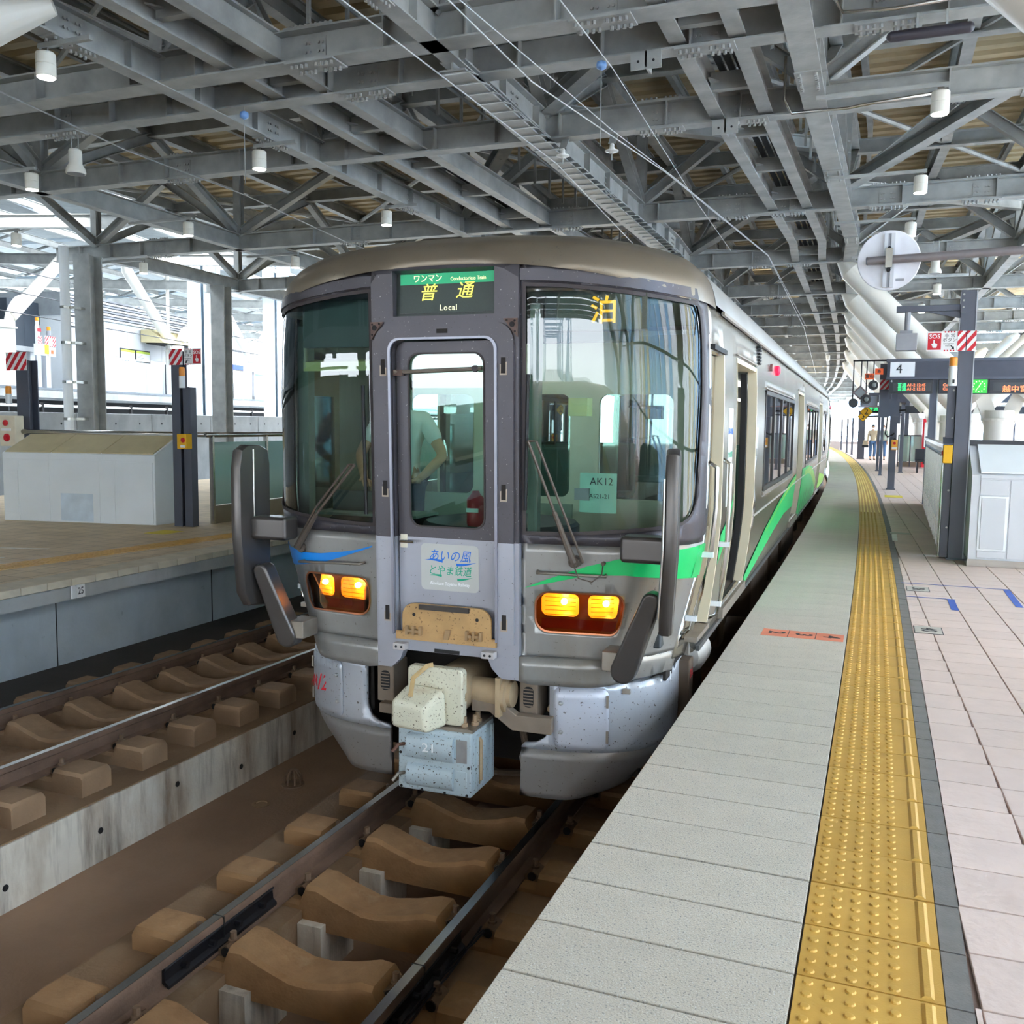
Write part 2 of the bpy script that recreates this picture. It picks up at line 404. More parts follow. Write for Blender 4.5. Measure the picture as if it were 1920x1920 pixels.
for i in range(NT):
    y = Y0T+.3*(i+.5); a = ca(y)
    gap = .004 if (i-11) % 10 == 0 else 0
    for src, xo in ((e0, XS), (t0, XS), (b0, XB)):
        o = src if i == 0 else inst(src, plat, (0,0,0))
        o.location = crv(xo, y+gap, PZ); o.rotation_euler = (0, 0, a)
YF = Y0T+.3*NT
strip(XE, XS-.004, YF, 101, PZ-.055, PZ).build('edge_paving_far', edge_far, plat)
strip(XS, XB, YF, 101, PZ-.05, PZ).build('tactile_paving_far', tact_far, plat)
mb = MB()
for i in range(5):
    xo = XS+.036+.058*i; mb.add(strip(xo-.012, xo+.012, YF, 60, PZ-.001, PZ+.0045).v, strip(0, 1, YF, 60, 0, 1).f)
mb.add(strip(XS+.345, XS+.362, YF, 60, PZ-.001, PZ+.006).v, strip(0, 1, YF, 60, 0, 1).f)
tag(mb.build('tactile_dome_rows', tact_hi, plat), kind='stuff')
strip(XB, XP, YF, 101, PZ-.05, PZ-.002).build('border_stone_far', band_m, plat)
strip(XE, XE+.8, -70, Y0T, PZ-.055, PZ, 8).build('edge_paving_behind', edge_far, plat)
strip(XS, XB, -70, Y0T, PZ-.055, PZ, 8).build('tactile_paving_behind', tact_far, plat)
strip(XB, XP, -70, Y0T, PZ-.055, PZ-.002, 8).build('border_stone_behind', band_m, plat)
# pink tiles on their own straight grid
GA = .034
pt = MB().box(-.1465, .1465, -.1465, .1465, -.03, 0).build('paving_tile', pink_t, plat, bevel=.003, seg=1)
far = MB(); nP = 0
def gxy(i, j):  # centre of tile column i, row j
    y = J0+.92+.3*j+.15; x = 2.98+.3*(i+.5)-GA*(y-.45); return x, y
for j in range(-14, 290):
    for i in range(-3, 24):
        x, y = gxy(i, j)
        lim = crv(XP, y)[0]
        if y > 60 and i > 12: continue
        l, r = x-.148, x+.148
        if r < lim+.02: continue
        near = (y < 17 and x < 3.9+max(0, y)*.02) and (x < 5.2) and nP < 285 and y > -4.2
        if l >= lim-.001 and near:
            o = pt if nP == 0 else inst(pt, plat, (0,0,0)); o.location = (x, y, PZ-.002); o.rotation_euler = (0, 0, GA); nP += 1
        elif l < lim and y < 30:  # cut tile along the curved border
            c_ = MB().box(lim+.004, r-.002, y-.1465, y+.1465, PZ-.03, PZ-.002); c_.build('cut_paving_tile', pink_t, plat)
        else:
            l2 = max(l, lim+.002); far.box(l2, r-.002, y-.1465, y+.1465, PZ-.03, PZ-.002)
tag(far.build('paving_field', pink_t, plat), kind='stuff')
# plain sheet behind the viewer so that the floor goes on
strip(XP, 10, -70, gxy(0, -14)[1]-.15, PZ-.03, PZ-.002, 12).build('paving_behind', pink_t, plat)

# markings stuck on the paving (flat print)
mk_or = M('orange_floor_sticker', C(232,140,110), .7); mk_gr = M('grey_floor_sticker', C(196,190,180), .7); mk_bl = M('blue_floor_tape', C(74,104,190), .7)
mk_dk = M('dark_floor_print', C(60,58,60), .7); mk_ye = M('yellow_floor_tape', C(236,214,70), .7); mk_wh = M('white_floor_tape', C(240,238,232), .7)
t = thing('floor_sticker', 'orange numbered floor sticker strip 2 3 4 on the grey edge slabs', 'floor sticker', (1.96, 2.34, PZ))
MB().box(1.665, 2.262, 2.215, 2.455, PZ, PZ+.002).build('backing', mk_or, t)
for i, ch in enumerate('234'):
    text(ch, mk_dk, t, (1.77+.2*i, 2.34, PZ+.003), (0,-1,0), (1,0,0), .17, 'numeral', bold=.02, sx_=.9)
    if i: MB().box(1.665+.2*i-.006, 1.665+.2*i-.001, 2.22, 2.45, PZ+.002, PZ+.003).build('divider', mk_dk, t)
for nm, lab, x, y, tx in (('floor_sticker', 'grey boxed floor sticker 40 on the pink tiles beside the yellow strip', 2.87, 2.93, '40'),
                      ('floor_sticker', 'grey boxed floor sticker 38 between the two thin blue lines', 2.865, 4.95, '38')):
    t = thing(nm, lab, 'floor sticker', (x, y, PZ))
    MB().box(x-.105, x+.105, y-.14, y+.14, PZ-.001, PZ+.001).build('border', mk_dk, t)
    MB().box(x-.098, x+.098, y-.133, y+.133, PZ, PZ+.002).build('backing', mk_gr, t)
    text(tx, mk_dk, t, (x, y, PZ+.003), (0,-1,0), (1,0,0), .17, 'numeral', sx_=.9)
t = tag(MB().box(2.74, 3.17, 4.462, 4.482, PZ, PZ+.0015).box(3.10, 3.16, 3.91, 4.47, PZ, PZ+.0015).build('floor_tape', mk_bl), 'blue L-shaped floor tape ending in a broad bar, second row of tiles', 'floor tape')
t = tag(MB().box(2.72, 3.72, 5.28, 5.30, PZ, PZ+.0015).box(3.65, 3.71, 4.3, 5.29, PZ, PZ+.0015).build('floor_tape', mk_bl), 'blue L-shaped floor tape with long line reaching the fourth row of tiles', 'floor tape')
tag(MB().box(2.68, 2.75, 9.1, 10.0, PZ, PZ+.002).build('floor_tape', mk_wh), 'short white floor tape beside the grey border stones', 'floor tape')
tag(MB().box(2.66, 2.94, 10.05, 10.25, PZ, PZ+.002).build('floor_tape', mk_gr), 'small grey printed strip above the white floor tape', 'floor tape')
tag(MB().box(2.62, 3.0, 17.9, 18.6, PZ, PZ+.002).build('floor_tape', mk_ye), 'yellow floor tape patch far along the platform', 'floor tape')

# ------------------------------------------------------------------ tracks
def rail_prof(): return [(-.0635,-.153),(.0635,-.153),(.0635,-.143),(.009,-.125),(.009,-.05),(.032,-.036),(.0325,-.012),(.0265,0),(-.0265,0),(-.0325,-.012),(-.032,-.036),(-.009,-.05),(-.009,-.125),(-.0635,-.143)]
def ballast(x0, x1, y0, y1, z0, z1): return strip(x0, x1, y0, y1, z0, z1, 30)
tb = setting('track_bed')
ballast(-2.46, 1.62, -70, 100, -.75, -.55).build('gutter_floor', gutter_m, tb)
ballast(-1.13, -.42, -70, 100, -.55, -.2).build('track_plinth', rust_slab, tb)
ballast(.42, 1.45, -70, 100, -.55, -.2).build('track_plinth', sleeper_b, tb)
for y in (-2.02, -1.36, -.70, -.04, .62):
    MB().box(-.42, -.27, y-.17, y+.17, -.55, -.25).build('plinth_ledge', kerb_m, tb)
def make_rail(xo, y0, y1, name, label, joint=None, zoff=0., fx=None, mat=rail_rust):
    t = thing(name, label, 'rail', (0, 0, 0), group=None)
    fx = fx or (lambda y: crv(xo, y, zoff))
    n = max(2, int((y1-y0)/2))
    pts = [fx(y0+(y1-y0)*i/n) for i in range(n+1)]
    MB().sweep(rail_prof(), pts).build('rail_body', mat, t, smooth=30)
    mb = MB(); mb.sweep([(-.0235,.0005),(.0235,.0005),(.0235,.002),(-.0235,.002)], pts); mb.build('rail_head_face', rail_top if mat is not rail_black else rail_top, t)
    if joint is not None:
        yj, sd = joint
        for s_ in (-1, 1):
            q = [fx(yj-.42), fx(yj+.42)]
            MB().sweep([(s_*.011,-.118),(s_*.05,-.14),(s_*.05,-.122),(s_*.028,-.105),(s_*.024,-.06),(s_*.034,-.045),(s_*.03,-.04),(s_*.011,-.05)], q).build('fishplate', rail_black, t)
            for k2 in range(4):
                p = Vector(fx(yj-.3+.2*k2)); MB().lathe(p+Vector((s_*.026 if s_ > 0 else -.06, 0, -.085)), [(.016,0),(.016,.034)], 6, 'x').build('fishplate_bolt', rail_black, t)
        MB().sweep([(-.034,-.13),(.034,-.13),(.034,.0024),(-.034,.0024)], [fx(yj-.004), fx(yj+.004)]).build('joint_gap', black_m, t)
    return t
make_rail(-.566, -70, 100, 'rail', 'dark polished rail in front of the train, the one farther from the near platform', (-1.34, 1))
make_rail(.566, -70, 100, 'rail', 'dark polished rail in front of the train, running beside the near platform edge', (-1.34, 1))
fy = MB()
for j, off in enumerate((-.012, 0, .011)):
    pts = [crv(.66+off*.8, -2.4+1.6*i/14, -.075+.012*math.sin(i*1.9+j*2)-.002*abs(i-7)) for i in range(15)]
    fy.tube(pts, .0055, 5)
tag(fy.build('rail_bond_cable', rail_black), 'black bundle of bond cables clipped along the rail by the near platform', 'cable')

def sleeper(name, label, group, mat, yw=.24):
    t = thing(name, label, 'sleeper', (0,0,0), 0, group, world=False)
    h = yw/2
    top = [(-1.0,-.10),(-.985,-.082),(-.73,-.082),(-.715,-.155),(-.44,-.155),(-.43,-.125),(-.40,-.06),(-.33,-.055),(-.20,-.10),(-.05,-.142),(.05,-.142),(.20,-.112),(.33,-.072),(.40,-.075),(.43,-.125),(.44,-.155),(.715,-.155),(.73,-.082),(.985,-.082),(1.0,-.10)]
    mb = MB(); vs = []
    for sy_, zz in ((-h, -.30), (-h, None), (-h+.02, None), (h-.02, None), (h, None), (h, -.30)):
        for x, z in top:
            inner = abs(sy_) < h-.001
            vs.append((x, sy_, zz if zz is not None else (z if inner else z-.022)))
    n = len(top); fs = []
    for r in range(5):
        for i in range(n-1): fs.append((r*n+i, r*n+i+1, (r+1)*n+i+1, (r+1)*n+i))
    for e_ in (0, n-1): fs.append(tuple(r*n+e_ for r in range(6)))
    mb.add(vs, fs); mb.build('sleeper_block', mat, t, smooth=40)
    for s_ in (-1, 1):
        for ins in (-1, 1):
            px = s_*.566+ins*.105
            cl = MB().prism([(px-.045, -.06, -.155), (px+.045, -.06, -.155), (px+.045, -.06, -.12), (px, -.06, -.095), (px-.045, -.06, -.12)], (0, .12, 0))
            cl.lathe((px, 0, -.1), [(.026,0),(.026,.012),(.017,.014),(.017,.05),(.004,.053)], 8)
            cl.build('rail_clip', clip_m, t)
            MB().lathe((px, -.062, -.128), [(.026,-.004),(.026,.004)], 10, 'y').build('clip_hollow', black_m, t)
    return t
s0 = sleeper('concrete_sleeper', 'dusty brown concrete sleeper with dished middle', None, sleeper_m)
cnt = ['nearest to the viewer', 'second from the viewer', 'third from the viewer', 'fourth from the viewer', 'fifth from the viewer', 'sixth from the viewer', 'farthest, right under the coupler']
ys = [.62-.66*i for i in range(-6, 8)]
ys.sort()
vis = 0
for i, y in enumerate(ys):
    if y > -3.0 and y < 1.3:
        lab = 'brown concrete sleeper in front of the train, '+cnt[min(vis, 6)]; vis += 1; g = 'sleepers under the train track'
    elif y <= -3.0: lab = 'brown concrete sleeper of the near track below the bottom of the view'; g = 'sleepers below the view'
    else: lab = 'brown concrete sleeper in the dark under the train'; g = 'sleepers hidden under the train'
    o = s0 if i == 0 else dup(s0, (0,0,0), 0)
    o['label'] = lab; o['group'] = g; o.location = crv(0, y, 0); o.rotation_euler = (0, 0, ca(y))

# left track, a little higher
LZ = .13
def lx(y): return -3.555+.018*(y-1)-.0006*max(0, y-3)**2
tl = setting('left_track_bed')
def lstrip(a, b, y0, y1, z0, z1, n=24):
    mb = MB(); vs = []; fs = []
    for i in range(n+1):
        y = y0+(y1-y0)*i/n; x = lx(y)
        vs += [(x+a, y, z0), (x+b, y, z0), (x+b, y, z1), (x+a, y, z1)]
    for i in range(n):
        p = i*4; q = p+4; fs += [(p, p+1, q+1, q), (p+1, p+2, q+2, q+1), (p+2, p+3, q+3, q+2), (p+3, p, q, q+3)]
    fs += [(0,1,2,3), (n*4, n*4+3, n*4+2, n*4+1)]
    return mb.add(vs, fs)
lstrip(-1.05, 1.12, -70, 60, -.7, -.115).build('left_slab', rust_slab, tl)
lstrip(1.10, 1.135, -70, 60, -.7, -.125).build('left_kerb_face', kerb_m, tl)
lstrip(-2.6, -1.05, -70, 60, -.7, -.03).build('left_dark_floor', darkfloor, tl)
b = MB()
for i in range(10): b.lathe((lx(-1+.75*i)+1.135, -1+.75*i, -.33+.06*((i*7) % 3-1)), [(.022, 0), (.022, .004)], 10, 'x')
b.build('kerb_form_holes', dark_m, tl)
for s_, lb in ((-1, 'rusty brown rail of the left track, the one nearer the far platform wall'), (1, 'rusty brown rail of the left track, the one nearer the train')):
    make_rail(0, -70, 60, 'rail', lb, None, 0, fx=lambda y, s_=s_: (lx(y)+s_*.566, y, LZ))
sl0 = None
ysL = [-.12-.56*2+.56*i for i in range(-6, 20)]
vis = 0
words = ['first', 'second', 'third', 'fourth', 'fifth', 'sixth', 'seventh', 'eighth', 'ninth', 'tenth']
for i, y in enumerate(ysL):
    o = sleeper('concrete_sleeper', '', None, sleeper_b, .26) if sl0 is None else dup(sl0, (0,0,0), 0)
    if sl0 is None: sl0 = o
    if -1.3 < y < 3.4: o['label'] = 'brown concrete sleeper of the left track, %s from the left' % words[vis]; vis += 1; o['group'] = 'sleepers of the left track'
    else: o['label'] = 'brown concrete sleeper of the left track hidden by the train or outside the view'; o['group'] = 'left sleepers out of sight'
    o.location = (lx(y), y, LZ); o.rotation_euler = (0, 0, -.018)
# round drain strainer in the gutter
t = thing('drain_strainer', 'rusty domed drain strainer in the brown gutter between the tracks', 'drain', (-2.02, 1.42, -.55))
mb = MB()
for k2 in range(8):
    a = k2*PI/4; mb.tube([(-2.02+.075*math.cos(a), 1.42+.075*math.sin(a), -.55), (-2.02+.07*math.cos(a), 1.42+.07*math.sin(a), -.47), (-2.02+.04*math.cos(a), 1.42+.04*math.sin(a), -.425), (-2.02, 1.42, -.415)], .008, 6)
mb.build('ribs', clip_m, t); MB().lathe((-2.02, 1.42, -.55), [(.095,0),(.095,.012),(.07,.02),(.0,.02)], 16).build('collar', clip_m, t)
tag(MB().lathe((-2.02, .98, -.55), [(.07,0),(.075,.008),(.05,.01),(.045,.003)], 14).build('drain_hole', rust_slab), 'small round open drain hole in the brown gutter', 'drain')
# ------------------------------------------------------------------ platform on the left
def le(y): return -4.95-.0006*max(0, y-3)**2
lp = setting('far_platform')
def pstrip(fa, fb, y0, y1, z0, z1, n=20):
    mb = MB(); vs = []; fs = []
    for i in range(n+1):
        y = y0+(y1-y0)*i/n; vs += [(fa(y), y, z0), (fb(y), y, z0), (fb(y), y, z1), (fa(y), y, z1)]
    for i in range(n):
        p = i*4; q = p+4; fs += [(p, p+1, q+1, q), (p+1, p+2, q+2, q+1), (p+2, p+3, q+3, q+2), (p+3, p, q, q+3)]
    fs += [(0,1,2,3), (n*4, n*4+3, n*4+2, n*4+1)]
    return mb.add(vs, fs)
pstrip(lambda y: le(y)-9.2, lambda y: le(y)-.34, -70, 60, -.3, .70).build('far_platform_wall', conc_wall, lp)
pstrip(lambda y: le(y)-9.2, lambda y: le(y)-.03, -70, 60, .70, .835).build('far_platform_lip', conc, lp)
mb = MB()
for y in (-.35, 2.05, 4.45): mb.box(le(y)-.345, le(y)-.338, y-.006, y+.006, -.1, .70)
mb.build('wall_joint_lines', dark_m, lp)
pstrip(lambda y: le(y)-9.2, lambda y: le(y)-.36, -70, 60, .835, PZ).build('far_platform_paving', beige_t, lp)
ee = MB().box(-.36, 0, -.148, .148, -.075, 0).build('edge_tile', beige_edge, lp, bevel=.006, seg=1)
for i in range(34):
    y = -3+.3*i; o = ee if i == 0 else inst(ee, lp, (0,0,0)); o.location = (le(y), y, PZ+.001)
pstrip(lambda y: le(y)-.36, le, 7.2, 60, .84, PZ).build('far_edge_paving', beige_edge, lp)
tm = MB().box(-.2, .2, -.147, .147, -.02, .001)
for j in range(5): tm.box(-.13, .13, -.122+.06*j-.012, -.122+.06*j+.012, 0, .006)
tm = tm.build('tactile_tile', tact, lp)
for i in range(36):
    s_ = -1.5+.3*i; o = tm if i == 0 else inst(tm, lp, (0,0,0)); o.location = (-6.42+.11*s_, s_, PZ+.002); o.rotation_euler = (0, 0, -.11)
t = thing('distance_plate', 'small white plate marked 25 on the face of the far platform edge', 'sign plate', (-4.95, 2.02, .72))
MB().box(-4.955, -4.935, 1.985, 2.09, .715, .845).build('plate', white_s, t)
MB().box(-4.955, -4.936, 1.93, 1.975, .715, .845).build('plate', white_s, t)
text('25', ink, t, (-4.934, 2.037, .78), (0,1,0), (0,0,1), .1, 'numeral', sx_=.75)
tag(MB().sweep([(-.02,0),(.02,0),(.02,.0015),(-.02,.0015)], [(-8.6, 2.0, PZ), (-8.25, 3.05, PZ), (-6.9, 3.45, PZ)]).build('floor_line', mk_wh), 'thin white floor line on the far platform, the one nearer the cabinet', 'floor tape')
tag(MB().sweep([(-.02,0),(.02,0),(.02,.0015),(-.02,.0015)], [(-8.0, 1.4, PZ), (-7.6, 2.45, PZ), (-6.75, 2.7, PZ)]).build('floor_line', mk_wh), 'thin white floor line on the far platform, the one nearer the tactile strip', 'floor tape')
tag(MB().box(-7.05, -6.7, 5.2, 5.6, PZ, PZ+.003).build('floor_tape', mk_ye), 'yellow floor tape patch in front of the dark post on the far platform', 'floor tape')

# white equipment cabinet with sloping top
t = thing('equipment_cabinet', 'long white cabinet with cream sloping top panels on the far platform', 'cabinet', (-8.9, 5.8, PZ))
FL, FR = Vector((-10.15, 5.60, 0)), Vector((-7.59, 6.04, 0)); ux = (FR-FL); dv = Vector((.03, .5, 0))
def cabp(u, w, z): return FL+ux*u+dv*w+Vector((0, 0, z))
def cabblock(u0, u1, w0, z0, z1, proud=.0):
    mb = MB(); o = cabp(u0, w0, z0)-dv.normalized()*proud
    return mb.obox(o, ux*(u1-u0), dv*(1-w0)+dv.normalized()*proud, (0, 0, z1-z0))
prof = [(0, PZ), (0, 1.96), (1, 2.24), (1, PZ)]
MB().prism([cabp(0, w, z) for w, z in prof], ux).build('cabinet_body', white_p, t)
for i in range(3):
    u0 = [0.012, .325, .655][i]; u1 = [.317, .647, .985][i]
    MB().prism([cabp(u0, .04, 1.972), cabp(u0, .97, 2.232), cabp(u0, .97, 2.247), cabp(u0, .04, 1.987)], ux*(u1-u0)).build('top_panel', cream_top, t)
def fpan(u0, u1, z0, z1, pr, name, m, par=t):
    return MB().obox(cabp(u0, 0, z0)-dv.normalized()*pr, ux*(u1-u0), dv.normalized()*pr*1.2, (0, 0, z1-z0)).build(name, m, par, bevel=.003, seg=1)
for u0, u1, z0, z1 in ((.006,.108,1.70,1.86),(.006,.108,PZ+.01,1.03),(.114,.312,PZ+.01,1.86),(.318,.643,PZ+.01,1.86),(.649,.742,PZ+.01,1.86),(.006,.312,1.87,1.955),(.318,.643,1.87,1.955),(.649,.995,1.87,1.955)):
    fpan(u0, u1, z0, z1, .008, 'front_panel', white_p)
d1 = fpan(.014, .102, 1.045, 1.69, .012, 'small_door', white_p); fpan(.09, .094, 1.36, 1.375, .02, 'keyhole', ink, d1)
d2 = fpan(.755, .988, PZ+.02, 1.85, .014, 'door', white_p); fpan(.945, .952, 1.45, 1.6, .026, 'door_handle', grey_box, d2); fpan(.952, .957, 1.33, 1.35, .022, 'keyhole', ink, d2)
for z in (1.05, 1.75): fpan(.752, .7565, z, z+.09, .024, 'hinge', grey_box, d2)
fpan(.385, .6, PZ+.02, 1.36, .0095, 'pale_repair_patch', M('pale_blue_patch', C(214,226,236), .4), t)

# stainless rail and glass fence
t = thing('glass_fence', 'pale green glass fence with round stainless rail behind the white cabinet', 'fence', (-7, 9, PZ))
MB().tube([(-11.4, 6.5, 2.27), (-9.0, 6.62, 2.27), (-7.1, 6.68, 2.27)], .04, 10).build('top_rail', stain_st, t, smooth=True)
MB().tube([(-7.02, 6.5, 2.27), (-6.98, 9.0, 2.27), (-6.95, 14.5, 2.27)], .04, 10).build('top_rail', stain_st, t, smooth=True)
for i in range(6):
    y = 6.6+1.35*i
    MB().box(-7.0, -6.985, y+.03, y+1.32, 1.2, 2.16).build('glass_pane', sky_glass, t)
    MB().box(-7.02, -6.965, y, y+1.35, PZ, 1.19).build('kick_plate', brown_st, t)
    MB().box(-7.03, -6.96, y-.02, y+.02, PZ, 2.25).build('fence_post', stain_st, t)

def stripes(mb_w, mb_r, org, right, up, w, h, n=3):
    # white board with diagonal red bands
    r, u = Vector(right), Vector(up); nn = r.cross(u).normalized(); o = Vector(org)
    mb_w.obox(o, r*w, u*h, nn*.006)
    step = w/n*1.0
    for i in range(-4, n+3):
        a = i*step; P = [(a, 0), (a+step*.52, 0), (a+step*.52+h*.8, h), (a+h*.8, h)]
        # clip to the board
        Q = []
        for (x, y) in P: Q.append((x, y))
        def clip(Q, f, cut):
            out = []
            for i2 in range(len(Q)):
                p, q = Q[i2], Q[(i2+1) % len(Q)]; fp, fq = f(p), f(q)
                if fp >= 0: out.append(p)
                if fp*fq < 0:
                    t_ = fp/(fp-fq); out.append((p[0]+(q[0]-p[0])*t_, p[1]+(q[1]-p[1])*t_))
            return out
        Q = clip(Q, lambda p: p[0], 0)
        if len(Q) > 2: Q = clip(Q, lambda p: w-p[0], w)
        if len(Q) > 2: mb_r.prism([o+r*x+u*y+nn*.0061 for x, y in Q], nn*.002)
def sos_sign(par, org, right, w, h, mirror=False):
    # red half with SOS and a pressing hand, white half with the words
    r, u = Vector(right), Vector((0,0,1)); nn = r.cross(u); o = Vector(org)
    MB().obox(o, r*w, u*h, nn*.008).build('board', white_s, par, bevel=.002, seg=1)
    rx0, tx0 = (.04*w, .54*w) if not mirror else (.54*w, .04*w)
    f = nn*.009
    MB().obox(o+r*rx0+u*h*.08+nn*.008, r*w*.44, u*h*.84, nn*.002).build('red_field', red_m, par)
    cxx = rx0+w*.22
    text('SOS', white_s, par, o+r*cxx+u*h*.74+nn*.011, r, u, h*.3, 'sos_lettering', bold=.02)
    hb = MB(); q = lambda x, y: o+r*(cxx+x*h)+u*(y*h)+nn*.0105
    hb.prism([q(*p) for p in [(-.14,.36),(-.1,.4),(-.05,.36),(-.05,.55),(-.02,.58),(.01,.55),(.01,.42),(.12,.38),(.14,.33),(.1,.18),(-.06,.18)]], nn*.001)
    hb.build('hand_symbol', white_s, par)
    xx = tx0+w*.22
    text('非 常\nボタン', ink, par, o+r*xx+u*h*.66+nn*.009, r, u, h*.22, 'lettering')
    text('Emergency\nbutton', ink, par, o+r*(xx-.03*w)+u*h*.33+nn*.009, r, u, h*.11, 'lettering')
    s_ = -1 if mirror else 1
    ar = MB(); q2 = lambda x, y: o+r*(xx+s_*(.1*w+x*h))+u*(h*.16+y*h)+nn*.0095
    ar.prism([q2(*p) for p in [(-.1,.12),(-.06,.15),(.03,.05),(.06,.09),(.09,-.07),(-.06,-.04),(-.02,0)]], nn*.001); ar.build('arrow', ink, par)
    e_ = MB()
    for k2 in range(4):
        for yy in (.0, .93): e_.obox(o+r*(tx0+w*.04+k2*w*.1)+u*h*yy+nn*.0083, r*w*.05, u*h*.07, nn*.001)
    e_.build('edge_dashes', red_m, par)
def beacon(lab, c, rbody=.045):
    t = thing('warning_beacon', lab, 'warning light', (c[0], c[1], c[2]))
    MB().lathe(c, [(rbody,0),(rbody,.17)], 14).build('beacon_body', white_p, t, smooth=40)
    MB().lathe((c[0], c[1], c[2]+.17), [(rbody*.9,0),(rbody*.95,.02),(rbody*.95,.1),(rbody*.8,.13),(.002,.132)], 14).build('orange_dome', orange_m, t, smooth=40)
    return t
t = thing('signal_post', 'dark grey post topped by red and white stripes beside the white cabinet', 'post', (-7.2, 6.15, PZ))
MB().hbeam((-7.195, 6.15, PZ), (-7.195, 6.15, 3.5), .15, .16, .015, up=(0,1,0)).build('post_shaft', post_m, t)
MB().box(-7.10, -6.96, 6.10, 6.24, PZ, 2.97).build('side_channel', post_m, t, bevel=.006, seg=1)
w_, r_ = MB(), MB(); stripes(w_, r_, (-7.285, 6.055, 3.29), (1,0,0), (0,0,1), .24, .235, 2)
w_.build('stripe_board', white_s, t); r_.build('red_stripes', red_m, t)
t = thing('emergency_sign', 'SOS emergency button sign on the striped post of the far platform', 'sign', (-6.87, 6.07, 3.29))
sos_sign(t, (-7.02, 6.06, 3.29), (1,0,0), .31, .235, True)
beacon('orange warning beacon on the striped post beside the white cabinet', (-7.03, 6.02, 2.955))
t = thing('emergency_button', 'yellow emergency button box on the striped post of the far platform', 'button box', (-7.02, 6.05, 2.07))
MB().box(-7.10, -6.93, 5.96, 6.09, 2.07, 2.29).build('housing', yellow_m, t, bevel=.01)
MB().lathe((-6.985, 5.96, 2.2), [(.036,0),(.036,-.012),(.02,-.014),(.018,-.03),(.002,-.031)], 14, 'y').build('red_button', red_m, t)
MB().box(-7.03, -6.95, 5.953, 5.962, 2.09, 2.13).build('small_label', white_s, t)
t = thing('signal_post', 'dark grey post with red and white stripes at the left border of the view', 'post', (-10.9, 6.75, PZ))
MB().hbeam((-10.88, 6.75, PZ), (-10.88, 6.75, 3.45), .27, .2, .02, up=(0,1,0)).build('post_shaft', post_m, t)
w_, r_ = MB(), MB(); stripes(w_, r_, (-11.2, 6.63, 3.28), (1,0,0), (0,0,1), .46, .3, 3)
w_.build('stripe_board', white_s, t); r_.build('red_stripes', red_m, t)
t = thing('control_box', 'cream box with red lamp and red knob on the leftmost post', 'control box', (-10.95, 6.3, 2.03))
MB().box(-11.12, -10.77, 6.38, 6.56, 2.03, 2.53).build('housing', cream_box, t, bevel=.012)
MB().lathe((-10.97, 6.38, 2.41), [(.05,0),(.05,-.02),(.03,-.04),(.002,-.045)], 16, 'y').build('red_lamp', red_m, t, smooth=True)
MB().lathe((-10.95, 6.38, 2.17), [(.065,0),(.065,-.02),(.03,-.022),(.028,-.05),(.002,-.05)], 16, 'y').build('red_knob', red_m, t)
MB().box(-11.07, -10.86, 6.373, 6.381, 2.28, 2.32).build('label_strip', white_s, t)
beacon('orange warning beacon by the leftmost striped post', (-11.08, 6.55, 2.72), .05)

# ------------------------------------------------------------------ high-speed line beyond (its own axis, turned by ten degrees)
SO, SA = Vector((-21.5, 15.83, 0)), math.radians(10)
def sw(x, y, z=0.):
    return Vector((SO.x+x*math.cos(SA)-y*math.sin(SA), SO.y+x*math.sin(SA)+y*math.cos(SA), z))
def LT(name, label, cat, x, y, z, group=None):
    p = sw(x, y, z); t = thing(name, label, cat, p, SA, group, world=False); t['_off'] = [x, y, z]; return t
def LS(name):
    t = setting(name, sw(0,0,0)); t.rotation_euler = (0,0,SA); return t
wl = LS('wall_left')
for i in range(24):
    y0 = -30+3.3*i
    MB().box(4.3, 4.55, y0+.012, y0+3.288, -.3, 2.63).build('concrete_panel', conc, wl, bevel=.015, seg=1)
MB().box(4.28, 4.5, -30, 50, -.3, 2.6).build('wall_core', dark_m, wl)
b = MB()
for i in range(60): b.lathe((4.551, -20+1.1*i+.4, 2.36), [(.03,0),(.03,.003)], 10, 'x')
b.build('form_holes', dark_m, wl)
vd = LS('viaduct')
MB().box(-12, 4.3, -30, 60, 1.6, 1.75).build('track_deck', dark_m, vd)
MB().box(-9, 0, -30, 60, 3.05, 3.38).build('platform_slab', conc, vd)
MB().box(-9, .12, -30, 60, 3.12, 3.36).build('slab_fascia', conc, vd)
MB().box(-9, .13, -30, 60, 3.361, 3.43).build('slab_border', M('grey_border', C(120,128,136), .6), vd)
MB().box(-3, -.4, -30, 60, 1.75, 3.05).build('recess_wall', dark_m, vd)
for z in (2.35, 2.62, 2.85):
    MB().tube([(.9, -30, z), (.9, 0, z), (.9, 60, z)], .045, 6).build('cable_pipe', stain_st, vd)
b = MB()
for i in range(30): b.box(.85, .95, -20+2.2*i, -20+2.2*i+.06, 1.75, 2.95)
b.build('pipe_supports', dark_m, vd)
MB().box(.2, 3.6, -30, 60, 1.75, 1.95).build('slab_track', conc_wall, vd)
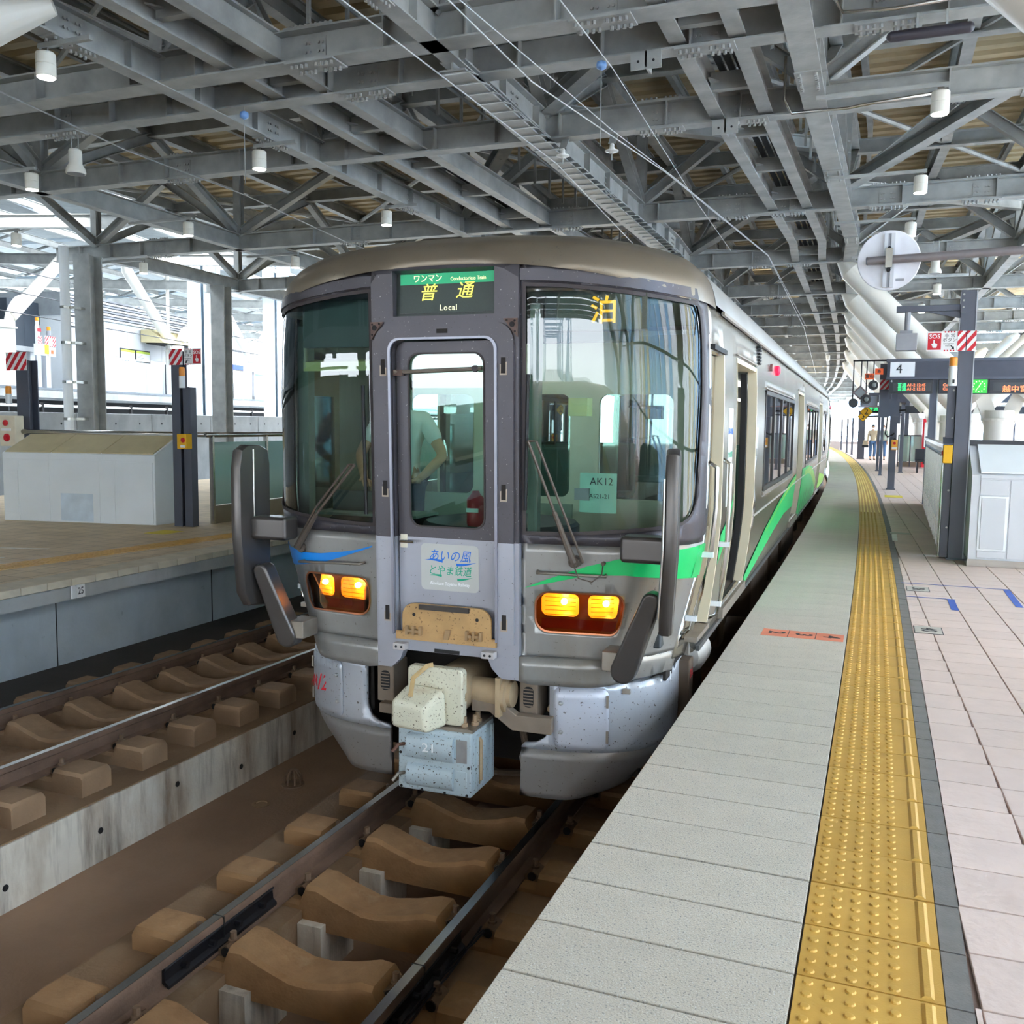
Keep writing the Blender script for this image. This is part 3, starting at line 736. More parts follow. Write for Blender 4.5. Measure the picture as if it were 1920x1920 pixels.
# hall building on that platform
bw = LS('back_wall')
MB().box(-8.3, -8, -70, 3, 3.4, 9.6).build('long_wall', M('back_wall_grey', C(150,158,160), .7, 0, .08, .6), bw)
for i in range(12): MB().box(-8, -7.95, -68+6*i, -64+6*i, 4.4, 6.2).build('window_strip', M('back_glass', C(96,112,116), .9, spec=.05) if i == 0 else bpy.data.materials['back_glass'], bw)
hall = LS('hall')
MB().box(-6, -2, 4.9, 14.4, 3.43, 6.1).build('hall_core', white_p, hall)
for i in range(8):
    y0 = 4.92+1.185*i
    MB().box(-2, -1.96, y0+.01, y0+1.175, 4.86, 6.05).build('wall_panel', white_b, hall)
    if not 5.2 < y0 < 5.4: MB().box(-2, -1.93, y0+.01, y0+1.175, 3.43, 4.82).build('wall_panel', white_p, hall)
for i in range(8):
    MB().box(-2.05, -1.9, 4.85, 14.4, 6.12+.1*i, 6.185+.1*i).build('louvre_slat', grey_box if i % 2 else white_p, hall)
MB().box(-6, -2.05, 4.85, 14.4, 6.1, 6.9).build('louvre_back', M('louvre_shade', C(150,156,160), .6), hall)
MB().box(-1.97, -1.9, 6.55, 6.85, 4.75, 6.2).build('window_strip', M('dark_window_glass', C(70,86,92), .15, .2), hall)
MB().box(-1.95, -1.88, 11.0, 11.7, 3.45, 4.75).build('dark_door', M('dark_blue_door', C(70,80,92), .4), hall)
MB().box(-1.95, -1.9, 5.05, 5.35, 5.75, 6.05).build('small_window', white_b, hall); MB().box(-1.94, -1.92, 4.92, 5.42, 5.7, 6.1).build('small_window_frame', ink, hall)
for i in range(2):
    t = LT('notice_board', 'framed white timetable notice with green header on the hall wall, %s of two' % ('left' if i == 0 else 'right'), 'notice', -1.95, 8.4+1.05*i, 4.75)
    MB().box(-1.97, -1.93, 7.95+1.02*i, 8.93+1.02*i, 4.72, 5.2).build('frame', ink, t)
    MB().box(-1.935, -1.92, 7.99+1.02*i, 8.89+1.02*i, 4.76, 5.16).build('sheet', white_s, t)
    MB().box(-1.925, -1.915, 7.99+1.02*i, 8.89+1.02*i, 5.07, 5.16).build('green_header', M('lime_header', C(190,214,80), .6), t)
    b = MB()
    for k2 in range(5): b.box(-1.922, -1.914, 8.05+1.02*i, 8.3+1.02*i+.09*(k2 % 3), 4.8+.05*k2, 4.815+.05*k2)
    b.build('text_lines', grey_box, t)
# dark entrance block to the left
ent = LS('entrance_block')
dk_b = M('dark_blue_cladding', C(72,80,90), .35, .1, .08, 2)
for i in range(4): MB().box(-3.6, -3, 3.3+.8*i, 4.09+.8*i, 4.9, 6.5).build('cladding_panel', dk_b, ent)
MB().box(-3.4, -2.9, 5.25, 6.4, 3.43, 4.62).build('dark_panel', dk_b, ent)
MB().box(-3.8, -3.6, 3.2, 6.5, 3.43, 4.9).build('back_wall', dark_m, ent)
for y in (5.42, 5.88):
    MB().lathe((-2.99, y, 6.12), [(.16,0),(.16,.05),(.11,.05),(.1,.02),(.001,.02)], 18, 'x').build('round_vent', M('vent_ring', C(90,96,102), .4) if y < 5.5 else bpy.data.materials['vent_ring'], ent)
MB().box(-3.2, -1.4, 1.2, 2.6, 4.62, 4.78).build('lintel', conc, ent)
for y in (2.45, 2.75, 3.2): MB().box(-1.7, -1.5, y, y+.22, 3.43, 4.7).build('white_pier', white_b, ent)
st = LT('staircase', 'grey stair with white parapet seen through the opening at far left', 'stair', -1.8, 1.6, 3.43)
for k2 in range(5): MB().box(-2.6, -1.8, 1.2+.25*k2, 1.45+.25*k2, 3.43, 3.6+.18*k2).build('step', conc, st)
MB().prism([(-1.78, 1.2, 3.7), (-1.78, 2.45, 4.5), (-1.78, 2.45, 4.75), (-1.78, 1.2, 3.95)], (.05,0,0)).build('parapet', M('dark_parapet', C(80,84,88), .5), st)
t = LT('guide_sign', 'yellow direction sign with arrows on the dark entrance block', 'sign', -2.85, 6.0, 4.55)
MB().box(-2.9, -2.85, 5.72, 6.33, 4.62, 5.22).build('board', yellow_m, t)
text('↑', ink, t, (-2.845, 5.9, 4.74), (0,1,0), (0,0,1), .22, 'arrow'); text('↷', ink, t, (-2.845, 5.9, 5.06), (0,1,0), (0,0,1), .24, 'arrow')
b = MB()
for k2, (z, w2) in enumerate(((5.05,.2),(4.93,.28),(4.86,.24),(4.74,.15))): b.box(-2.852, -2.842, 6.02, 6.02+w2, z, z+.035)
b.build('text_lines', ink, t)
t = LT('warning_post', 'striped red and white warning board with white label on the distant dark block', 'sign', -1, 2.8, 4.6)
w_, r_ = MB(), MB(); stripes(w_, r_, (-1, 2.52, 4.82), (0,1,0), (0,0,1), .52, .33, 5); w_.build('stripe_board', white_s, t); r_.build('red_stripes', red_m, t)
MB().box(-.99, -.98, 2.68, 2.86, 4.84, 5.08).build('label', white_s, t)
MB().box(-1, -.94, 2.62, 2.95, 4.5, 4.79).build('white_box', white_p, t); MB().box(-.95, -.93, 2.72, 2.84, 4.58, 4.7).build('orange_patch', orange_s, t)
t = LT('warning_pole', 'slim white warning pole with orange cap and red stripes far at left', 'sign', -1, 2.15, 4.5)
MB().lathe((-1, 2.18, 4.87), [(.07,0),(.07,.55),(.05,.6),(.05,.72)], 12).build('pole', white_p, t); MB().lathe((-1, 2.18, 5.59), [(.06,0),(.06,.1),(.002,.11)], 12).build('orange_cap', orange_m, t)
w_, r_ = MB(), MB(); stripes(w_, r_, (-.92, 2.07, 4.87), (0,1,0), (0,0,1), .22, .25, 3); w_.build('stripe_board', white_s, t); r_.build('red_stripes', red_m, t)
MB().box(-.93, -.92, 2.1, 2.26, 5.25, 5.35).build('red_lettering', red_m, t)
MB().box(-1.05, -.85, 2.05, 2.4, 4.5, 4.86).build('white_box', white_p, t); MB().box(-1.0, -.84, 2.3, 2.5, 4.55, 4.85).build('yellow_side', yellow_m, t)
t = LT('warning_beacon', 'orange capped beacon above the distant striped warning board', 'warning light', -1, 2.72, 5.1)
MB().lathe((-1, 2.72, 5.17), [(.07,0),(.07,.14),(.05,.16)], 12).build('beacon_body', grey_box, t); MB().lathe((-1, 2.72, 5.33), [(.06,0),(.06,.12),(.002,.13)], 12).build('orange_dome', orange_m, t)
# small roof hood, machine, station sign
t = LT('roof_hood', 'cream hood with dark underside hanging in front of the white hall', 'hood', -.9, 10.8, 5.5)
MB().prism([(-1.9, 9.3, 5.52), (-.9, 9.3, 5.5), (-1.5, 9.3, 6.02), (-1.9, 9.3, 6.02)], (0, 2.9, .05)).build('hood_shell', cream_top, t)
MB().box(-1.8, -.95, 9.5, 12.05, 5.47, 5.51).build('dark_underside', dark_m, t)
MB().tube([(-1.5, 10.6, 6.02), (-1.5, 10.62, 8.5)], .07, 8).build('hanger_pole', white_tube, t); MB().box(-1.6, -1.4, 9.9, 11.4, 6.03, 6.1).build('bracket', white_p, t)
t = LT('ticket_machine', 'white console machine with slanted screen beside the white hall end', 'machine', -1, 12.2, 3.43)
MB().prism([(-1.5, 11.4, 3.43), (-.8, 11.4, 3.43), (-.8, 11.4, 4.2), (-1.3, 11.4, 4.75), (-1.5, 11.4, 4.75)], (0, 1.6, 0)).build('console_body', white_p, t, bevel=.03)
MB().obox((-.86, 11.75, 4.27), (0, .55, 0), (-.13, 0, .145), (.01, 0, .01)).build('screen', grey_box, t)
w_, r_ = MB(), MB(); stripes(w_, r_, (-.79, 12.45, 3.5), (0,1,0), (0,0,1), .42, .5, 4); w_.build('stripe_board', white_s, t); r_.build('red_stripes', red_m, t)
for i in range(2):
    t = LT('wall_screen', 'small grey framed wall picture above the white console, %s one' % ('left' if i == 0 else 'right'), 'picture', -1.9, 12.4+.55*i, 4.95)
    MB().box(-1.95, -1.9, 12.2+.5*i, 12.55+.5*i, 4.85, 5.15).build('frame', grey_box, t); MB().box(-1.905, -1.89, 12.24+.5*i, 12.51+.5*i, 4.89, 5.11).build('picture_face', M('pic%d' % i, C(110,125,130), .5), t)
t = LT('station_sign', 'white station name board with blue lower band beyond the columns', 'sign', -2, 17.8, 4.9)
MB().box(-2.1, -1.98, 16.8, 18.75, 4.85, 5.85).build('sign_frame', led_dark, t)
MB().box(-1.98, -1.96, 16.86, 18.62, 4.9, 5.72).build('sign_face', white_s, t); MB().box(-1.97, -1.95, 16.86, 18.62, 4.9, 5.12).build('blue_band', blue_s, t)
MB().box(-2.08,-2.0,16.9,17.0,3.43,4.86).box(-2.08,-2.0,18.5,18.6,3.43,4.86).build('legs', led_dark, t)
text('富山', grey_box, t, (-1.95, 17.6, 5.48), (0,1,0), (0,0,1), .26, 'lettering'); text('Toyama', grey_box, t, (-1.95, 17.6, 5.27), (0,1,0), (0,0,1), .14, 'lettering')
scr = LT('platform_screen_door', 'glazed screen doors with grey frames on the far platform beyond', 'screen door', -.3, 18, 3.43)
for i in range(5):
    y0 = 15.6+1.5*i
    MB().box(-.35, -.25, y0, y0+.08, 3.43, 4.72).build('door_post', grey_box, scr); MB().box(-.31, -.29, y0+.1, y0+1.48, 3.6, 4.6).build('glass_pane', sky_glass, scr)
    MB().box(-.35, -.25, y0, y0+1.5, 4.6, 4.72).build('top_rail', grey_box, scr); MB().box(-.35, -.25, y0, y0+1.5, 3.43, 3.58).build('bottom_rail', grey_box, scr)
# V columns and roof of the high-speed platform
def ycol(lab, base, ztop, arms, r=.25, rr=.2, name='branched_column'):
    t = thing(name, lab, 'column', base, 0)
    bx_, by_, bz_ = base
    MB().tube([(bx_, by_, bz_), (bx_, by_, ztop+.15)], r, 18).build('trunk', white_tube, t, smooth=40)
    MB().lathe((bx_, by_, ztop-.08), [(r+.06,0),(r+.06,.05),(r,.06)], 18).build('collar', white_tube, t)
    for (ax_, ay_, az_) in arms:
        p = Vector((bx_, by_, ztop)); q = Vector((ax_, ay_, az_)); d = q-p
        MB().tube([p+d*.12, p+d*.93], rr, 16).build('branch_tube', white_tube, t, smooth=40)
        MB().tube([p+d*.93, q], rr, 16, r2=rr*.35).build('branch_tip', white_tube, t, smooth=40)
        # curved gusset between trunk and branch
        h = Vector((d.x, d.y, 0)).normalized(); G = []
        for i in range(9):
            a = i/8*PI/2; G.append(p+h*(r*.8+.9*(1-math.cos(a)))+Vector((0, 0, -.85+ 1.75*math.sin(a))))
        G2 = [g-h*.28*math.cos(i/8*PI/2*.6)+Vector((0,0,.16)) for i, g in enumerate(G)]
        mb = MB(); n_ = Vector((-h.y, h.x, 0))*.05; vs = []
        for a, b in zip(G, G2): vs += [a-n_, a+n_, b+n_, b-n_]
        fs = []
        for i in range(8):
            o_ = i*4; fs += [(o_, o_+1, o_+5, o_+4), (o_+1, o_+2, o_+6, o_+5), (o_+2, o_+3, o_+7, o_+6), (o_+3, o_, o_+4, o_+7)]
        fs += [(0,1,2,3), (32,35,34,33)]
        mb.add(vs, fs).build('gusset_arc', white_tube, t, smooth=30)
    return t
for i, s_ in enumerate((.75, 10.4, 17.0)):
    p = sw(-1.1, s_, 3.43); q = sw(-1.1, s_+3.4, 8.2); q2 = sw(-1.1, s_-3.4, 8.2)
    ycol(('white branched column with curved gusset at the left border of the view', 'white branched column beyond the white hall roof', 'white branched column behind the station name board')[i], p, 5.3, [q, q2], .36, .2)
# ------------------------------------------------------------------ things on the near platform
def square_post(t, x, y, z0, z1, w, d, name='post_shaft'):
    MB().hbeam((x, y, z0), (x, y, z1), w, d, .018, up=(0,1,0)).build(name, post_m, t)
    MB().box(x-w/2+.004, x+w/2-.004, y-d/2+.02, y-d/2+.03, z0, z1).build('face_plate', post_m, t)
t = thing('sign_post', 'tall slate grey steel post beside the white cabinet at right', 'post', (3.36, 7.45, PZ))
MB().box(3.275, 3.445, 7.37, 7.53, PZ, 4.12).build('post_shaft', post_m, t, bevel=.006, seg=1)
MB().box(3.437, 3.449, 7.362, 7.372, PZ, 4.12).build('light_edge', post_edge, t)
MB().box(3.26, 3.46, 7.355, 7.54, PZ, PZ+.02).build('base_plate', post_m, t)
MB().box(3.27, 3.33, 7.355, 7.37, 3.86, 4.12).build('bolted_plate', post_m, t)
MB().box(3.185, 3.275, 7.42, 7.5, PZ+.02, 3.1).build('side_channel', post_m, t, bevel=.004, seg=1)
b = MB()
for z in (1.3, 1.75, 2.2, 2.62, 2.95, 3.92, 4.0, 4.07): b.lathe((3.25 if z < 3.5 else 3.3, 7.42 if z < 3.5 else 7.355, z), [(.012, 0), (.012, -.012)], 8, 'y')
b.build('post_bolts', bolt_m, t)
w_, r_ = MB(), MB(); stripes(w_, r_, (3.255, 7.352, 3.41), (1,0,0), (0,0,1), .09, .235, 1); stripes(w_, r_, (3.355, 7.352, 3.41), (1,0,0), (0,0,1), .1, .235, 1)
w_.build('stripe_board', white_s, t); r_.build('red_stripes', red_m, t)
t = thing('emergency_sign', 'SOS emergency button sign on the tall post beside the white cabinet', 'sign', (3.08, 7.36, 3.41))
sos_sign(t, (2.92, 7.36, 3.41), (1,0,0), .33, .235)
t = thing('warning_beacon', 'orange topped white beacon on the tall right post under the SOS sign', 'warning light', (3.225, 7.38, 3.0))
MB().lathe((3.225, 7.36, 3.0), [(.048,0),(.048,.21)], 16).build('beacon_body', white_p, t, smooth=40)
MB().lathe((3.225, 7.36, 3.21), [(.046,0),(.046,.025)], 16).build('white_ring', white_s, t)
MB().lathe((3.225, 7.36, 3.235), [(.045,0),(.045,.095),(.035,.105),(.002,.106)], 16).build('orange_dome', orange_m, t, smooth=40)
MB().box(3.222, 3.246, 7.305, 7.315, 3.03, 3.075).build('dark_window', ink, t)
t = thing('emergency_button', 'yellow emergency button box on the tall right post', 'button box', (3.2, 7.36, 2.08))
MB().box(3.165, 3.265, 7.3, 7.44, 2.08, 2.30).build('housing', yellow_m, t, bevel=.008)
MB().prism([(3.16, 7.29, 2.30), (3.27, 7.29, 2.30), (3.27, 7.44, 2.38), (3.16, 7.44, 2.38)][0:4], (0,0,.012)).build('rain_hood', post_m, t)
MB().lathe((3.165, 7.37, 2.2), [(.03,0),(.03,-.012),(.002,-.014)], 12, 'x').build('red_button', red_m, t)
t = thing('camera_bracket', 'slate grey bracket arm with hanging grey box on the tall post', 'bracket', (2.65, 7.4, 3.43))
MB().box(2.57, 3.275, 7.38, 7.46, 3.885, 3.96).build('arm', post_m, t, bevel=.004, seg=1)
MB().prism([(3.275, 7.40, 3.885), (2.9, 7.40, 3.885), (3.275, 7.40, 3.80)], (0,.04,0)).build('gusset', post_m, t)
MB().tube([(2.70, 7.42, 3.885), (2.70, 7.42, 3.66)], .035, 10).build('hanger_pole', grey_box, t)
MB().box(2.62, 2.76, 7.36, 7.48, 3.63, 3.665).build('flange', grey_box, t); MB().box(2.58, 2.815, 7.32, 7.5, 3.425, 3.63).build('grey_housing', grey_box, t, bevel=.006)
# white cabinet at right
t = thing('equipment_cabinet', 'white cabinet with sloping top standing beside the tall right post', 'cabinet', (4.3, 7.3, PZ))
MB().prism([(3.46, 6.92, PZ+.07), (3.46, 6.92, 1.97), (3.46, 7.6, 2.31), (3.46, 7.6, PZ+.07)], (3.4, 0, 0)).build('cabinet_body', white_b, t)
MB().box(3.45, 6.88, 6.905, 7.6, PZ, PZ+.08).build('steel_plinth', stain_st, t)
MB().box(3.44, 6.9, 7.55, 7.66, 2.30, 2.36).build('dark_top_rail', led_dark, t)
for x0, x1, z0, z1 in ((3.55,3.84,1.74,1.915),(3.55,3.84,PZ+.1,1.09),(3.86,4.9,PZ+.1,1.915),(4.92,5.9,PZ+.1,1.915),(3.55,4.9,1.93,1.965)):
    MB().box(x0, x1, 6.911, 6.93, z0, z1).build('front_panel', white_b, t, bevel=.003, seg=1)
MB().prism([(3.55, 6.935, 1.99), (3.55, 7.57, 2.305), (3.55, 7.57, 2.32), (3.55, 6.935, 2.005)], (1.5,0,0)).build('top_panel', white_p, t)
MB().box(3.545, 3.845, 6.909, 6.92, 1.1, 1.73).build('door_frame', white_p, t, bevel=.003, seg=1)
d = MB().box(3.57, 3.82, 6.9, 6.92, 1.12, 1.71).build('door', white_b, t, bevel=.004, seg=1)
MB().box(3.775, 3.795, 6.892, 6.902, 1.36, 1.44).build('door_handle', grey_box, d)
# stair fence of glass panels along the platform
t = thing('glass_fence', 'long glass fence with steel posts running along the near platform stair', 'fence', (3.3, 12, PZ))
def fx(y): return 3.23+.016*(y-7.6)
MB().sweep([(-.05,0),(.05,0),(.05,.05),(-.05,.05)], [(fx(7.6), 7.6, 2.25), (fx(16.2), 16.2, 2.25)]).build('top_rail', stain_st, t)
n = 14
for i in range(n):
    y0 = 7.75+.6*i; y1 = y0+.6
    MB().obox((fx(y0)-.008, y0+.03, PZ+.34), (.016,0,0), (fx(y1)-fx(y0), .54, 0), (0,0,.9)).build('glass_pane', sky_glass, t)
    MB().obox((fx(y0)-.02, y0+.01, PZ), (.04,0,0), (fx(y1)-fx(y0), .58, 0), (0,0,.33)).build('kick_plate', stain_st, t)
    MB().box(fx(y0)-.035, fx(y0)+.02, y0-.012, y0+.012, PZ, 2.26).build('fence_post', stain_st, t)
    MB().lathe((fx(y0)-.01, y0+.3, 2.16), [(.025,-.03),(.025,.03)], 8, 'x').build('pane_clamp', grey_box, t)
MB().box(fx(7.6)-.06, fx(7.6)+.05, 7.5, 7.62, PZ, 2.26).build('end_post', stain_st, t, bevel=.01)
MB().box(fx(16.2)-.03, fx(16.2)+.05, 16.2, 16.3, PZ, 2.32).build('end_post', post_m, t)

# platform sign with the number 4 and the departure boards
YS = 17.0
t = thing('platform_sign', 'slate grey overhead sign frame with white panel showing platform number 4', 'sign', (4.4, YS, PZ))
MB().box(2.54, 9, YS, YS+.35, 3.55, 3.95).build('sign_box', M('sign_face_grey', C(70,72,84), .4), t)
MB().box(2.52, 9, YS-.02, YS+.37, 3.91, 3.97).build('frame_top', post_m, t); MB().box(2.52, 9, YS-.02, YS+.37, 3.53, 3.58).build('frame_bottom', post_m, t)
MB().box(2.6, 3.09, YS-.012, YS, 3.59, 3.9).build('number_panel', white_s, t); text('4', ink, t, (2.78, YS-.016, 3.745), (1,0,0), (0,0,1), .27, 'numeral')
for x in (3.49, 7.5): MB().box(x-.075, x+.075, YS+.05, YS+.25, PZ, 3.55).build('leg', post_m, t); MB().box(x+.06, x+.078, YS+.04, YS+.05, PZ, 3.55).build('light_edge', post_edge, t)
def board(lab, x0, x1, pieces):
    t = thing('departure_board', lab, 'display', ((x0+x1)/2, YS, 3.22))
    MB().box(x0, x1, YS-.03, YS+.2, 3.225, 3.525).build('housing', led_dark, t, bevel=.008, seg=1)
    MB().box(x0+.08, x1-.03, YS-.034, YS-.028, 3.28, 3.455).build('screen', M('led_screen%.1f' % x0, C(66,68,70), .4), t)
    for kind, bx, bz, sz, body, m in pieces: text(body, m, t, (bx, YS-.036, bz), (1,0,0), (0,0,1), sz, 'led_lettering', depth=.003, bold=.01, align='LEFT')
    return t
bd = board('departure board left part with two green blocks and times 12:45 and 13:15', 2.59, 3.46,
      [('t', 2.62, 3.49, .07, '4', white_s), ('t', 2.95, 3.405, .082, 'A1-2 12:45', led_or), ('t', 2.95, 3.32, .082, 'A1-2 13:15', led_or), ('t', 2.76, 3.405, .088, '普通', led_gr), ('t', 2.76, 3.32, .088, '普通', led_gr)])
board('departure board middle part with two orange lines of words', 3.57, 4.13, [('t', 3.65, 3.405, .082, 'Conductorless', led_or), ('t', 3.65, 3.32, .082, 'Conductorless', led_or)])
board('departure board right part with scrolling orange and green characters', 4.53, 6.8, [('t', 4.78, 3.31, .16, '越中宮崎', led_or), ('t', 5.36, 3.31, .16, 'の花', led_gr)])
t = thing('platform_clock', 'square green lit clock between the departure boards', 'clock', (4.35, YS, 3.22))
MB().box(4.17, 4.53, YS-.02, YS+.2, 3.22, 3.53).build('housing', led_dark, t)
MB().box(4.19, 4.5, YS-.026, YS-.018, 3.235, 3.515).build('clock_face', M('clock_green', C(60,190,70), .5, emit=0.066), t)
hm = M('clock_hands', C(230,255,190), .5, emit=0.132)
b = MB()
for k2 in range(12):
    a = k2*PI/6; p = Vector((4.345+.11*math.sin(a), YS-.03, 3.375+.11*math.cos(a))); b.cbox(p, .022, .004, .022)
b.build('hour_marks', hm, t)
b = MB()
for a, l_, w2 in ((math.radians(25), .075, .018), (math.radians(215), .095, .012)):
    p = Vector((4.345, YS-.033, 3.375)); u = Vector((math.sin(a), 0, math.cos(a))); r = Vector((u.z, 0, -u.x)); b.obox(p-r*w2/2-u*.02, r*w2, u*(l_+.02), (0, -.003, 0))
b.build('hands', hm, t)
# signal gantry: repeaters and plates hanging at the left end of the sign
t = thing('repeater_gantry', 'thin dark hanger frame holding round signal repeaters left of the sign', 'signal', (2.1, YS, 2.9))
MB().tube([(2.55, YS, 3.94), (1.84, YS, 3.94)], .018, 8).build('cross_bar', rail_black, t)
for x, z in ((1.86, 3.08), (2.02, 3.1), (2.13, 3.1), (2.27, 3.45)): MB().tube([(x, YS, 3.94), (x, YS, z)], .014, 6).build('hanger_rod', rail_black, t)
MB().box(1.98, 2.42, YS+.05, YS+.15, 2.93, 2.955).build('bracket', M('pinkish_steel', C(150,120,118), .6), t); MB().box(2.40, 2.42, YS+.05, YS+.15, 2.93, 3.2).build('bracket', grey_box, t)
MB().box(2.02, 2.38, YS+.12, YS+.22, 2.96, 3.18).build('relay_box', grey_box, t, bevel=.01)
def repeater(lab, x, z, r=.105, diamond=False, back=False):
    t = thing('signal_repeater', lab, 'signal lamp', (x, YS-.05, z))
    if diamond:
        MB().prism([(x, YS-.1, z+.155), (x+.155, YS-.1, z), (x, YS-.1, z-.155), (x-.155, YS-.1, z)], (0,.08,0)).build('housing', M('brown_rim', C(120,96,96), .6), t)
        MB().prism([(x, YS-.104, z+.115), (x+.115, YS-.104, z), (x, YS-.104, z-.115), (x-.115, YS-.104, z)], (0,.01,0)).build('lens', M('grey_lens', C(130,134,136), .3), t)
        return
    MB().lathe((x, YS-.02, z), [(r*.9,.06),(r,0),(r,-.1)] if not back else [(r,0),(r,-.03)], 18, 'y').build('housing', led_dark, t, smooth=40)
    if not back:
        MB().lathe((x, YS-.115, z), [(r,0),(r*.88,-.008),(r*.84,0),(r*.8,.03)], 18, 'y').build('hood_rim', led_dark, t, smooth=40)
        MB().lathe((x, YS-.122, z), [(r*.55,0),(r*.4,-.01),(.002,-.014)], 14, 'y').build('lens', bpy.data.materials.get('grey_lens2') or M('grey_lens2', C(120,124,122), .25), t, smooth=True)
repeater('round black signal repeater hung highest at the left of the sign', 2.275, 3.405)
repeater('diamond shaped signal repeater with pale rim left of the sign', 2.01, 3.245, diamond=True)
repeater('round black signal repeater hung below the diamond one', 2.14, 3.1)
repeater('plain round black disc at the left end of the hanging signals', 1.88, 3.02, .1, back=True)
for x, z, w2, tx, lb in ((2.38, 3.70, .165, 'あ', 'upper orange hanging plate with black characters beside the platform sign'), (2.19, 3.595, .19, '富山', 'lower orange hanging plate with black characters beside the platform sign')):
    t = thing('hanging_plate', lb, 'sign plate', (x, YS-.05, z))
    MB().box(x-w2/2, x+w2/2, YS-.06, YS-.05, z-.065, z+.065).build('plate', orange_s, t)
    text(tx, ink, t, (x, YS-.064, z), (1,0,0), (0,0,1), .085, 'lettering', bold=.02)
for x, y, z, h, tx, lb in ((2.13, 19, 2.86, .155, '2', 'yellow diamond plate with number 2 under the signal repeaters'), (2.0, 23, 2.79, .15, '3', 'smaller yellow diamond plate farther along below the first')):
    t = thing('diamond_plate', lb, 'sign plate', (x, y, z-.15))
    MB().prism([(x, y, z+h), (x+h, y, z), (x, y, z-h), (x-h, y, z)], (0,.015,0)).build('plate', M('dark_plate', C(60,56,44), .5) if tx == '2' else bpy.data.materials['dark_plate'], t)
    h2 = h*.9; MB().prism([(x, y-.004, z+h2), (x+h2, y-.004, z), (x, y-.004, z-h2), (x-h2, y-.004, z)], (0,.004,0)).build('plate_face', yellow_m, t)
    text(tx, ink, t, (x, y-.007, z), (1,0,0), (0,0,1), .2, 'numeral')
    MB().tube([(x, y+.02, z), (x+.5, y+.02, z+.02), (3.0, y+.02, z+.05)], .02, 6).build('arm', rail_black, t)
# more posts farther along
def far_post(lab, x, y, z1, w, z0=PZ, name='platform_post'):
    t = thing(name, lab, 'post', (x, y, PZ)); MB().box(x-w/2, x+w/2, y-w/2, y+w/2, z0, z1).build('post_shaft', post_m, t); MB().box(x-w/2-.02, x+w/2+.02, y-w/2-.02, y+w/2+.02, z0, z0+.03).build('base_plate', post_m, t); return t
t = far_post('slate grey post with yellow call box in front of the distant glass screen', 2.77, 20.8, 3.55, .17)
MB().box(2.7, 2.92, 20.68, 20.93, 2.6, 2.86).build('clamp_box', post_m, t)
MB().tube([(2.62, 20.7, 2.78), (2.60, 20.66, 2.5), (2.58, 20.6, 2.33), (2.64, 20.6, 2.26), (2.74, 20.62, 2.3), (2.8, 20.6, 2.35)], .02, 6).build('black_cable', black_m, t)
t = thing('emergency_button', 'yellow and orange call box on the second slate grey post', 'button box', (2.81, 20.66, 1.95))
MB().box(2.735, 2.885, 20.6, 20.71, 1.93, 2.19).build('housing', M('call_box_orange', C(244,176,70), .5), t, bevel=.01); MB().lathe((2.81, 20.6, 2.1), [(.035,0),(.035,-.01),(.002,-.012)], 12, 'y').build('red_button', red_m, t); MB().box(2.75, 2.87, 20.593, 20.6, 1.945, 2.0).build('small_label', white_s, t)
MB().prism([(2.76, 20.6, 2.19), (2.86, 20.6, 2.19), (2.81, 20.6, 2.24)], (0,.1,0)).build('rain_hood', ink, t)
for x, y, z1, w, lb in ((2.52, 28.2, 2.86, .09, 'slim grey post nearest beside the two waiting passengers'), (2.42, 31.5, 2.86, .09, 'slim grey post just behind the nearest slim one'), (2.95, 33, 3.6, .17, 'dark post behind the slim posts with striped band near its top'), (3.18, 30.5, 3.3, .12, 'dark slim post in front of the distant glass screen'),
                       (1.62, 44.5, 3.3, .32, 'thick slate grey post left of the waiting passengers'), (1.02, 52, 3.0, .1, 'thin post left of the thick slate one'), (.62, 56, 3.0, .1, 'second thin post left of the thick slate one'), (.05, 63, 3.0, .1, 'third thin post left of the thick slate one, the farthest')):
    far_post(lb, x, y, z1, w)
t = thing('warning_beacon', 'small orange topped beacon on the farther dark post', 'warning light', (2.62, 24, 2.7))
MB().lathe((2.80, 22.6, 2.72), [(.07,0),(.07,.3)], 12).build('beacon_body', white_p, t); MB().lathe((2.80, 22.6, 3.02), [(.07,0),(.07,.15),(.002,.16)], 12).build('orange_dome', orange_m, t)
t = far_post('slate grey tall post with square arm left of the number 4 panel', 2.50, 17.55, 3.9, .2, z0=2.72)
t['label'] = 'slate grey hanging post with square arm left of the number 4 panel'
MB().box(2.6, 2.83, 17.46, 17.64, 2.75, 3.12).build('square_arm', post_m, t)
w_, r_ = MB(), MB(); stripes(w_, r_, (2.40, 17.44, 3.33), (1,0,0), (0,0,1), .22, .22, 2); w_.build('stripe_board', white_s, t); r_.build('red_stripes', red_m, t)
